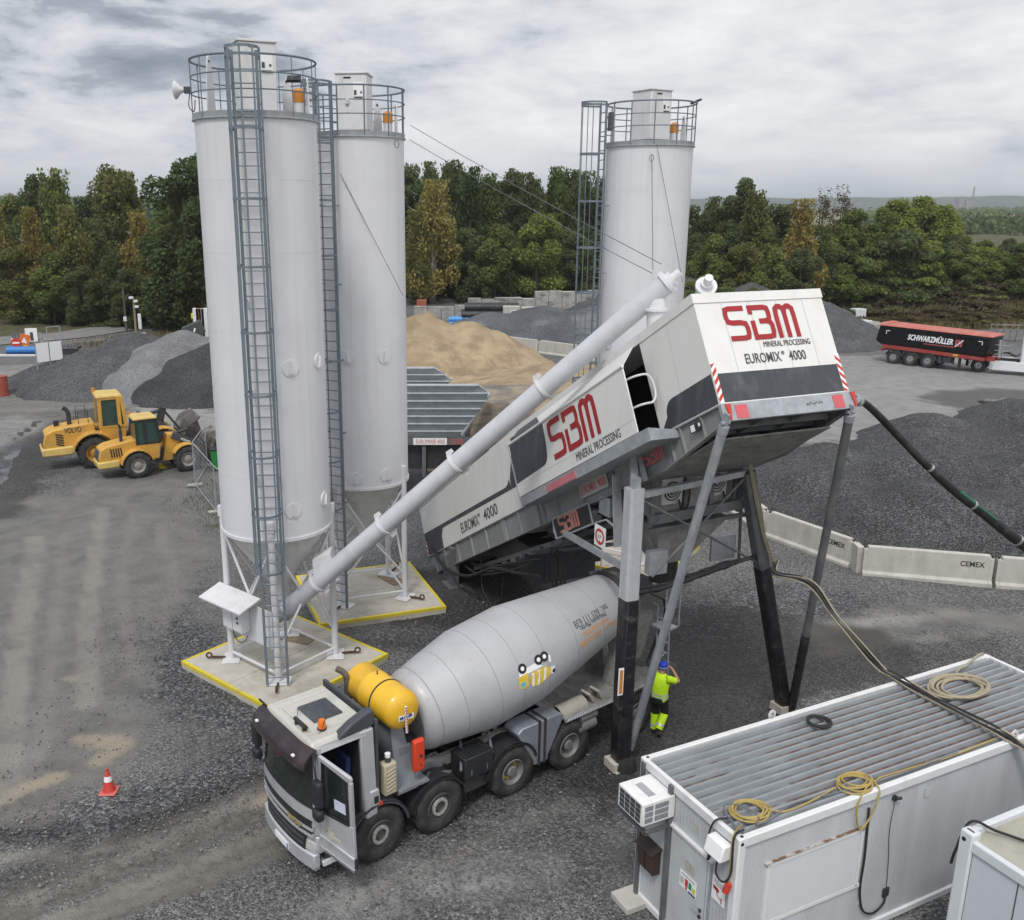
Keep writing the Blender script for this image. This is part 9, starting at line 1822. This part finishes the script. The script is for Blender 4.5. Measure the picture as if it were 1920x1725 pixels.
def notice_board():
 b = atz(99, 722); t = thing('notice_board', 'white framed notice board on a concrete foot in front of the grey heap', 'notice board', b, R(52))
 mb = MB(); mb.hexa([(-1.2, -.3, -.1), (1.2, -.3, -.1), (-1.2, .3, -.1), (1.2, .3, -.1), (-1.1, -.2, .95), (1.1, -.2, .95), (-1.1, .2, .95), (1.1, .2, .95)]); mb.build('concrete_foot', precast, t, bevel=.02)
 mb = MB();
 for x in (-.95, .0, .95): mb.bar((x, 0, .9), (x, 0, 3.1 if x < .5 else 4.0), .06, .06)
 mb.bar((-.95, 0, 3.1), (.95, 0, 3.1), .05, .05); mb.bar((0, 0, 4.0), (.95, 0, 4.0), .05, .05); mb.bar((0, 0, 3.0), (0, 0, 4.0), .05, .05); mb.build('post', galv, t)
 for x in (-.48, .48): mb = MB(); mb.box((x, -.05, 2.35), (.86, .02, 1.3)); mb.build('white_board', white_flat, t)
notice_board()
def pallets():
 rg = random.Random(6)
 b = atz(128, 676); t = thing('skip', 'dark open frame skip on the gravel behind the grey heap', 'skip', b, .1); mb = MB(); mb.hexa([(-.9, -.6, .1), (.9, -.6, .1), (-.9, .6, .1), (.9, .6, .1), (-1.0, -.7, 1.1), (1.0, -.7, 1.1), (-1.0, .7, 1.1), (1.0, .7, 1.1)]); mb.build('body', dark_steel, t, bevel=.03); mb = MB(); mb.b2((-1.05, -.75, 1.05), (1.05, -.68, 1.2)); mb.b2((-1.05, -.74, .5), (1.05, -.70, .58)); mb.build('rim', galv_dark, t, split=True)
 for k in range(6):
  u = 148+k*9; p = atz(u, 676-k*.8); s = thing('stillage', 'grey wire stillage in the row of scrap behind the grey heap', 'stillage', p, rg.uniform(-.2, .2), 'stillages behind the grey heap'); mb = MB(); hh = rg.uniform(1.1, 1.7)
  for x in (-.45, .45):
   for y in (-.4, .4): mb.bar((x, y, 0), (x, y, hh), .05, .05)
  for z in (.12, hh*.5, hh): mb.bar((-.45, -.4, z), (.45, -.4, z), .04, .04); mb.bar((-.45, .4, z), (.45, .4, z), .04, .04); mb.bar((-.45, -.4, z), (-.45, .4, z), .04, .04); mb.bar((.45, -.4, z), (.45, .4, z), .04, .04)
  mb.build('frame', cement_steel, s); mb = MB(); mb.box((0, 0, hh*.35), (.8, .7, hh*.5)); mb.build('contents', mat('mixed scrap', (.16, .13, .11), .8, var=.6, scale=5) if 'mixed scrap' not in bpy.data.materials else bpy.data.materials['mixed scrap'], s, bevel=.03)
 for k, (u, v) in enumerate(((216, 660), (226, 655), (236, 652), (245, 650), (252, 649), (266, 643))): p = atz(u, v); mb = MB(); mb.box((0, 0, .45), (.8, .6, .9) if k else (1.0, .5, 1.3)); o = mb.build('concrete_cube' if k else 'blue_container', precast if k else mat('blue sheet', (.05, .22, .36), .5, var=.1), bevel=.03); o.location = p; o.rotation_euler = (0, 0, .2); tag(o, 'pale concrete cube in the row beside the camera pole' if k else 'narrow blue crate at the end of the row of concrete cubes', 'block' if k else 'crate', 'concrete cubes by the road' if k else None)
 # tipped grey container with cones and white frames near the nearest silo
 b = aty(358, 650, 71); b.z = 0; t = thing('tilted_bin', 'tilted dark green steel bin on top of the heap edge beside the nearest silo', 'bin', (b.x+.3, 71, 2.3), .2); mb = MB(); mb.box((0, 0, .55), (1.5, 1.0, 1.0), Matrix.Rotation(R(-22), 3, 'Y')); mb.build('body', mat('dark green grey steel', (.055, .065, .06), .6, var=.2), t, bevel=.04)
 mb = MB(); mb.box((.1, -.52, .6), (.12, .02, .3), Matrix.Rotation(R(20), 3, 'Y')); mb.build('label', white_flat, t); mb = MB(); mb.b2((-.8, -.5, -2.3), (.8, .5, -.02)); mb.build('pedestal', old_block, t)
 for k, (u, lb) in enumerate(((360, 'orange cone standing on the stacked gear beside the silo, first of two'), (364, 'orange cone standing on the stacked gear beside the silo, second of two'))): p = aty(u, 634, 73); c = traffic_cone((p.x, 73, p.z-.9), lb, 1.7)
 for k in range(4): p = aty(372+k*5, 640, 74); mb = MB(); mb.b2((-.25, -.2, 0), (.25, .2, 4.2)); o = mb.build('plastic_barrier', white_paint if k != 1 else orange_paint, bevel=.05); o.location = (p.x, 74, 0); tag(o, ('upright white plastic barrier stacked beside the silo, leftmost', 'upright orange plastic barrier among the white ones', 'upright white plastic barrier beside the orange one', 'upright white plastic barrier touching the silo edge')[k], 'barrier')
 p = aty(367, 592, 78); t = thing('yellow_sign', 'yellow board hanging on the tree edge left of the nearest silo', 'sign', (p.x, 78, 0)); mb = MB(); mb.box((0, 0, p.z), (.75, .04, .42)); mb.build('board', mat('bright yellow board', (.70, .62, .04), .5), t); mb = MB(); mb.cyl((.3, .05, 0), (.3, .05, p.z+.2), .03, n=6); mb.build('post', dark_steel, t); mb = MB(); mb.box((.24, -.025, p.z), (.08, .01, .2)); mb.box((-.08, -.025, p.z), (.4, .01, .06)); mb.build('print', dark_text, t, split=True)
 p = atz(405, 880); t = thing('wheelie_bin', 'green wheelie bin half hidden behind the nearest silo', 'bin', (p.x+.1, p.y, 0), .3); mb = MB(); mb.hexa([(-.25, -.3, .05), (.25, -.3, .05), (-.25, .3, .05), (.25, .3, .05), (-.3, -.36, 1.0), (.3, -.36, 1.0), (-.3, .36, 1.0), (.3, .36, 1.0)]); mb.build('body', mat('green plastic', (.02, .22, .05), .5), t, bevel=.03); mb = MB(); mb.box((0, 0, 1.04), (.64, .78, .07)); mb.build('lid', black_plastic, t, bevel=.02)
 p = atz(306, 878); mb = MB(); mb.prism([(-.16, -.12, 0), (.2, -.12, 0), (-.16, -.12, .22)], (0, .24, 0)); o = mb.build('wheel_chock', yellow_line, bevel=.01); o.location = p; tag(o, 'yellow wheel chock at the front wheel of the smaller loader', 'wheel chock')
pallets()
# ---- back row: block wall, pipes, culvert, bags
def backrow():
 rg = random.Random(9); a = Vector((-4.0, 101, 0)); b = Vector((16.5, 103, 0));
 t = thing('block_wall', 'weathered wall of stacked concrete blocks along the forest edge', 'wall', a, math.atan2(b.y-a.y, b.x-a.x)); L_ = (b-a).length; n = 14
 for k in range(n):
  w = L_/n; h = 1.6 if k < 4 else 2.4 if k < 9 else 3.1; h *= rg.uniform(.94, 1.04); mb = MB(); mb.b2((k*w+.02, -.4+rg.uniform(-.06, .06), 0), ((k+1)*w-.02, .4, h)); mb.build('block', old_block, t, bevel=.03)
 def stack(u, v, n_rows, n_per, r, L2, m_, lab, g, dz=0, ang=0):
  c = aty(u, v, 96); c.z = 0; i = 0
  for k in range(n_rows):
   for j in range(n_per-k):
    y = c.y+(j+k*.5)*r*2.02; z = r+k*r*1.75; x0 = c.x+rg.uniform(-.25, .25); i += 1; hpipe((x0, y, z), (x0+L2*math.cos(ang), y+L2*math.sin(ang), z), r, lab, m_, 'plastic_pipe', g)
 blackp = mat('black pipe plastic', (.022, .023, .025), .5, var=.2, dirt=(.12, .12, .115), damt=.4, dscale=(2, 2, 2)); ltb = mat('light blue pipe plastic', (.06, .27, .58), .45, var=.12)
 stack(868, 592, 3, 4, .42, 5.6, blackp, 'thick black plastic pipe in the stack before the block wall', 'stacked black pipes'); stack(846, 598, 2, 3, .26, 4.4, ltb, 'blue pipe in the small stack left of the black pipes', 'blue pipes, small stack'); hpipe((.9, 93.5, .55), (5.0, 93.8, .55), .30, 'single brown grey pipe lying before the black pipe stack', mat('brown grey pipe', (.10, .09, .08), .6))
 stack(990, 598, 3, 4, .27, 5.2, ltb, 'blue pipe in the large bundle right of the concrete culvert', 'blue pipes, large bundle')
 c = aty(958, 592, 96.5); c.z = .3; t = thing('culvert_block', 'square concrete culvert block with a round black opening', 'culvert', c); mb = MB(); mb.box((0, 0, .9), (1.7, 1.5, 1.8)); mb.build('block', precast, t, bevel=.05); mb = MB(); mb.lathe([(.38, 0), (.5, 0), (.5, .03), (.38, .03)], (.25, -.75, .95), (0, -1, 0), 24, caps=False); mb.build('opening_rim', white_paint, t); mb = MB(); mb.cyl((.25, -.752, .95), (.25, -.76, .95), .40, n=24); mb.build('opening', black_void, t)
 mb = MB(); mb.box((0, 0, .7), (3.6, 1.2, 1.4)); o = mb.build('concrete_block', precast, bevel=.06); o.location = (9.3, 99, .3); tag(o, 'plain pale concrete block between culvert and blue pipes', 'block')
 p = atz(791, 592); mb = MB(); mb.box((0, 0, .9), (1.1, .8, 1.8)); o = mb.build('brick_pallet', mat('brick red', (.30, .10, .06), .8, var=.2), bevel=.03); o.location = p; tag(o, 'brick red pallet load behind the sand heap', 'pallet load')
 for k in range(5): p = atz(802+k*11, 600); mb = MB(); mb.lathe([(.001, 0), (.5, .02), (.58, .3), (.5, .62), (.2, .75), (.001, .76)], n=14); o = mb.build('white_sack', white_paint, smooth=True); o.location = (p.x, p.y, -.02); tag(o, 'white sack in the row behind the sand heap', 'sack', 'white sacks behind the sand heap')
 for k, (u, v, lb) in enumerate(((1606, 608, 'wrapped white pallet load on the bank beside the dark heap, upper one'), (1617, 622, 'wrapped white pallet load beside the dark heap, lower one'), (1632, 622, 'grey slab pallet beside the white wrapped loads'), (1641, 626, 'stack of grey kerb stones beside the tipper trailer rear'))):
  p = atz(u, v); mb = MB(); mb.box((0, 0, .6), (1.3, 1.0, 1.1 if k < 2 else .8)); o = mb.build('pallet_load', old_block if k > 1 else mat('white wrap', (.62, .64, .66), .35, var=.1) if 'white wrap' not in bpy.data.materials else bpy.data.materials['white wrap'], bevel=.04); o.location = (p.x, p.y, .0 if k else .5); o.rotation_euler = (0, 0, .3); tag(o, lb, 'pallet load')
 for k in range(3):
  p = atz(1880+12*k, 640); t = thing('railing', 'grey stacked railing panel behind the trailer coupling', 'railing', p, -.3, 'railing panels behind the trailer'); mb = MB()
  for z in (.3, .7, 1.1, 1.5): mb.bar((-1.2, 0, z), (1.2, 0, z), .06, .06)
  for x in (-1.1, 0, 1.1): mb.bar((x, 0, 0), (x, 0, 1.6), .07, .07)
  mb.build('panel', cement_steel, t)
backrow()
# ---- far distance: works with chimney, houses, tree lines
def far():
 hz = mat('far grey building', (.26, .25, .27), .9, var=.1); p = aty(1800, 405, 1500)
 t = thing('factory', 'far grey factory tower with a tall thin chimney on the horizon', 'factory', (p.x, 1500, 0)); b0 = p.z-12
 for x, w, h in ((-14, 11, 20), (-3, 9, 33), (8, 10, 30), (-8, 30, 9)): mb = MB(); mb.b2((x-w/2, -6, b0-30), (x+w/2, 6, p.z+h*.78)); mb.build('block', hz, t)
 mb = MB(); mb.cyl((16, 0, b0-30), (16.5, 0, p.z+44), 1.5, 1.1, n=12); mb.build('chimney', mat('far chimney', (.30, .26, .26), .9), t)
 rf = mat('far red roof', (.26, .12, .09), .9, var=.1); wl = mat('far pale wall', (.55, .53, .49), .9)
 for u, v, w, lb in ((1834, 436, 15, 'far long house with red brown roof among the trees, left one'), (1851, 436, 11, 'far house with red brown roof beside the long one'), (1885, 430, 11, 'far white gabled house at the right edge of the distant village')):
  p = aty(u, v, 640); t = thing('house', lb, 'house', (p.x, 640, 0), .3); hh = max(3.5, p.z); mb = MB(); mb.b2((-w/2, -4, -3), (w/2, 4, hh)); mb.build('wall', wl, t); mb = MB(); mb.prism([(-w/2-.4, -4.4, hh), (-w/2-.4, 4.4, hh), (-w/2-.4, 0, hh+3.6)], (w+.8, 0, 0)); mb.build('roof', rf, t)
 rg = np.random.default_rng(3); mb = MB(); me_t = []
 def treeline(y, x0, x1, hh, n, nm, m_):
  q = [];
  for k in range(n):
   x = rg.uniform(x0, x1); yy = y+rg.uniform(-25, 25); s = hh*rg.uniform(.55, 1.1)
   for j in range(40):
    d = rg.normal(size=3); d /= np.linalg.norm(d); c = np.array([x, yy, s*.5])+d*np.array([s*.42, s*.42, s*.5])*rg.uniform(.5, 1); t1 = rg.normal(size=3); t2 = np.cross(t1, d); t2 /= np.linalg.norm(t2); t1 = np.cross(d, t2); e = s*.10; q += [c-t1*e, c-t2*e, c+t1*e, c+t2*e]
  q = np.array(q); m = len(q)//4; me = bpy.data.meshes.new(nm); me.from_pydata(q.tolist(), [], [(4*i, 4*i+1, 4*i+2, 4*i+3) for i in range(m)]); me.materials.append(m_); o = bpy.data.objects.new(nm, me); C.objects.link(o); o['kind'] = 'stuff'; o['label'] = 'distant belt of trees across the fields'; o['category'] = 'trees'
 for y, hh, n in ((330, 9, 90), (450, 9, 110), (600, 10, 140), (760, 10, 150), (1000, 12, 170), (1350, 13, 190)): treeline(y, y*.44, y*.66, hh, n, 'distant_trees', LEAF['dark'] if y % 100 else LEAF['green'])
 treeline(520, -190, -150, 16, 60, 'distant_trees', LEAF['dark'])
far()
def stones_loose():
 rg = np.random.default_rng(12); reg = [([(0, 1545), (230, 1530), (440, 1450), (480, 1360)], .9, 2200), ([(470, 1350), (330, 1260), (280, 1160)], 1.5, 1700), ([(0, 1690), (240, 1600), (480, 1500)], .5, 700), ([(560, 1715), (900, 1650), (1130, 1530)], 2.2, 2600), ([(100, 1300), (60, 1450), (250, 1400)], 2, 250), ([(1290, 1160), (1450, 1110), (1700, 1130)], 1.6, 1300), ([(760, 1190), (1010, 1110)], 1.5, 700), ([(120, 1000), (300, 1000), (100, 1150)]  , 3, 120)]
 V_, F_ = [], []; base = np.array([(1, 0, 0), (-1, 0, 0), (0, 1, 0), (0, -1, 0), (0, 0, 1), (0, 0, -1)], float); fc = [(0, 2, 4), (2, 1, 4), (1, 3, 4), (3, 0, 4), (2, 0, 5), (1, 2, 5), (3, 1, 5), (0, 3, 5)]
 for pl, wd, n in reg:
  P_ = np.array(gp(*pl)); sl_ = np.linalg.norm(np.diff(P_, axis=0), axis=1); w = sl_/sl_.sum()
  for k in range(n):
   i = rg.choice(len(w), p=w); f = rg.random(); x, y = P_[i]*(1-f)+P_[i+1]*f+rg.normal(size=2)*wd*.6; s = .012+.022*rg.random()**3; a = rg.uniform(0, 6.28); c_, s_ = math.cos(a), math.sin(a)
   v = base*np.array([s*rg.uniform(.8, 1.6), s, s*rg.uniform(.5, .9)])+rg.normal(size=(6, 3))*s*.18; v = np.stack([v[:, 0]*c_-v[:, 1]*s_+x, v[:, 0]*s_+v[:, 1]*c_+y, v[:, 2]+s*.35+.012], -1); o = len(V_)*6; V_.append(v); F_ += [(a_+o, b_+o, d_+o) for a_, b_, d_ in fc]
 me = bpy.data.meshes.new('gravel'); me.from_pydata(np.concatenate(V_).tolist(), [], F_)
 m, nt, N, L, bs = _nodes('loose stone'); gm = N('ShaderNodeNewGeometry'); r = N('ShaderNodeValToRGB'); L(gm.outputs['Random Per Island'], r.inputs[0]); r.color_ramp.elements[0].color = (.09, .09, .09, 1); r.color_ramp.elements[1].color = (.27, .27, .265, 1); k = r.color_ramp.elements.new(.6); k.color = (.11, .11, .112, 1); L(r.outputs[0], bs.inputs['Base Color']); bs.inputs['Roughness'].default_value = .9
 me.materials.append(m); o = bpy.data.objects.new('gravel', me); C.objects.link(o); o['kind'] = 'stuff'; o['label'] = 'loose stones scattered over the yard'; o['category'] = 'gravel'
stones_loose()
def haze():
 m = bpy.data.materials.new('pale air'); m.use_nodes = True; nt = m.node_tree; nt.nodes.clear(); o_ = nt.nodes.new('ShaderNodeOutputMaterial'); v = nt.nodes.new('ShaderNodeVolumePrincipled'); v.inputs['Color'].default_value = (.80, .86, .92, 1); v.inputs['Density'].default_value = .00022; v.inputs['Anisotropy'].default_value = .2; nt.links.new(v.outputs[0], o_.inputs['Volume'])
 mb = MB(); mb.b2((-7200, -7200, -1.6), (7200, 9200, 82)); o = mb.build('haze', m); o['kind'] = 'stuff'; o['label'] = 'thin haze over the far hills'; o['category'] = 'haze'
haze()
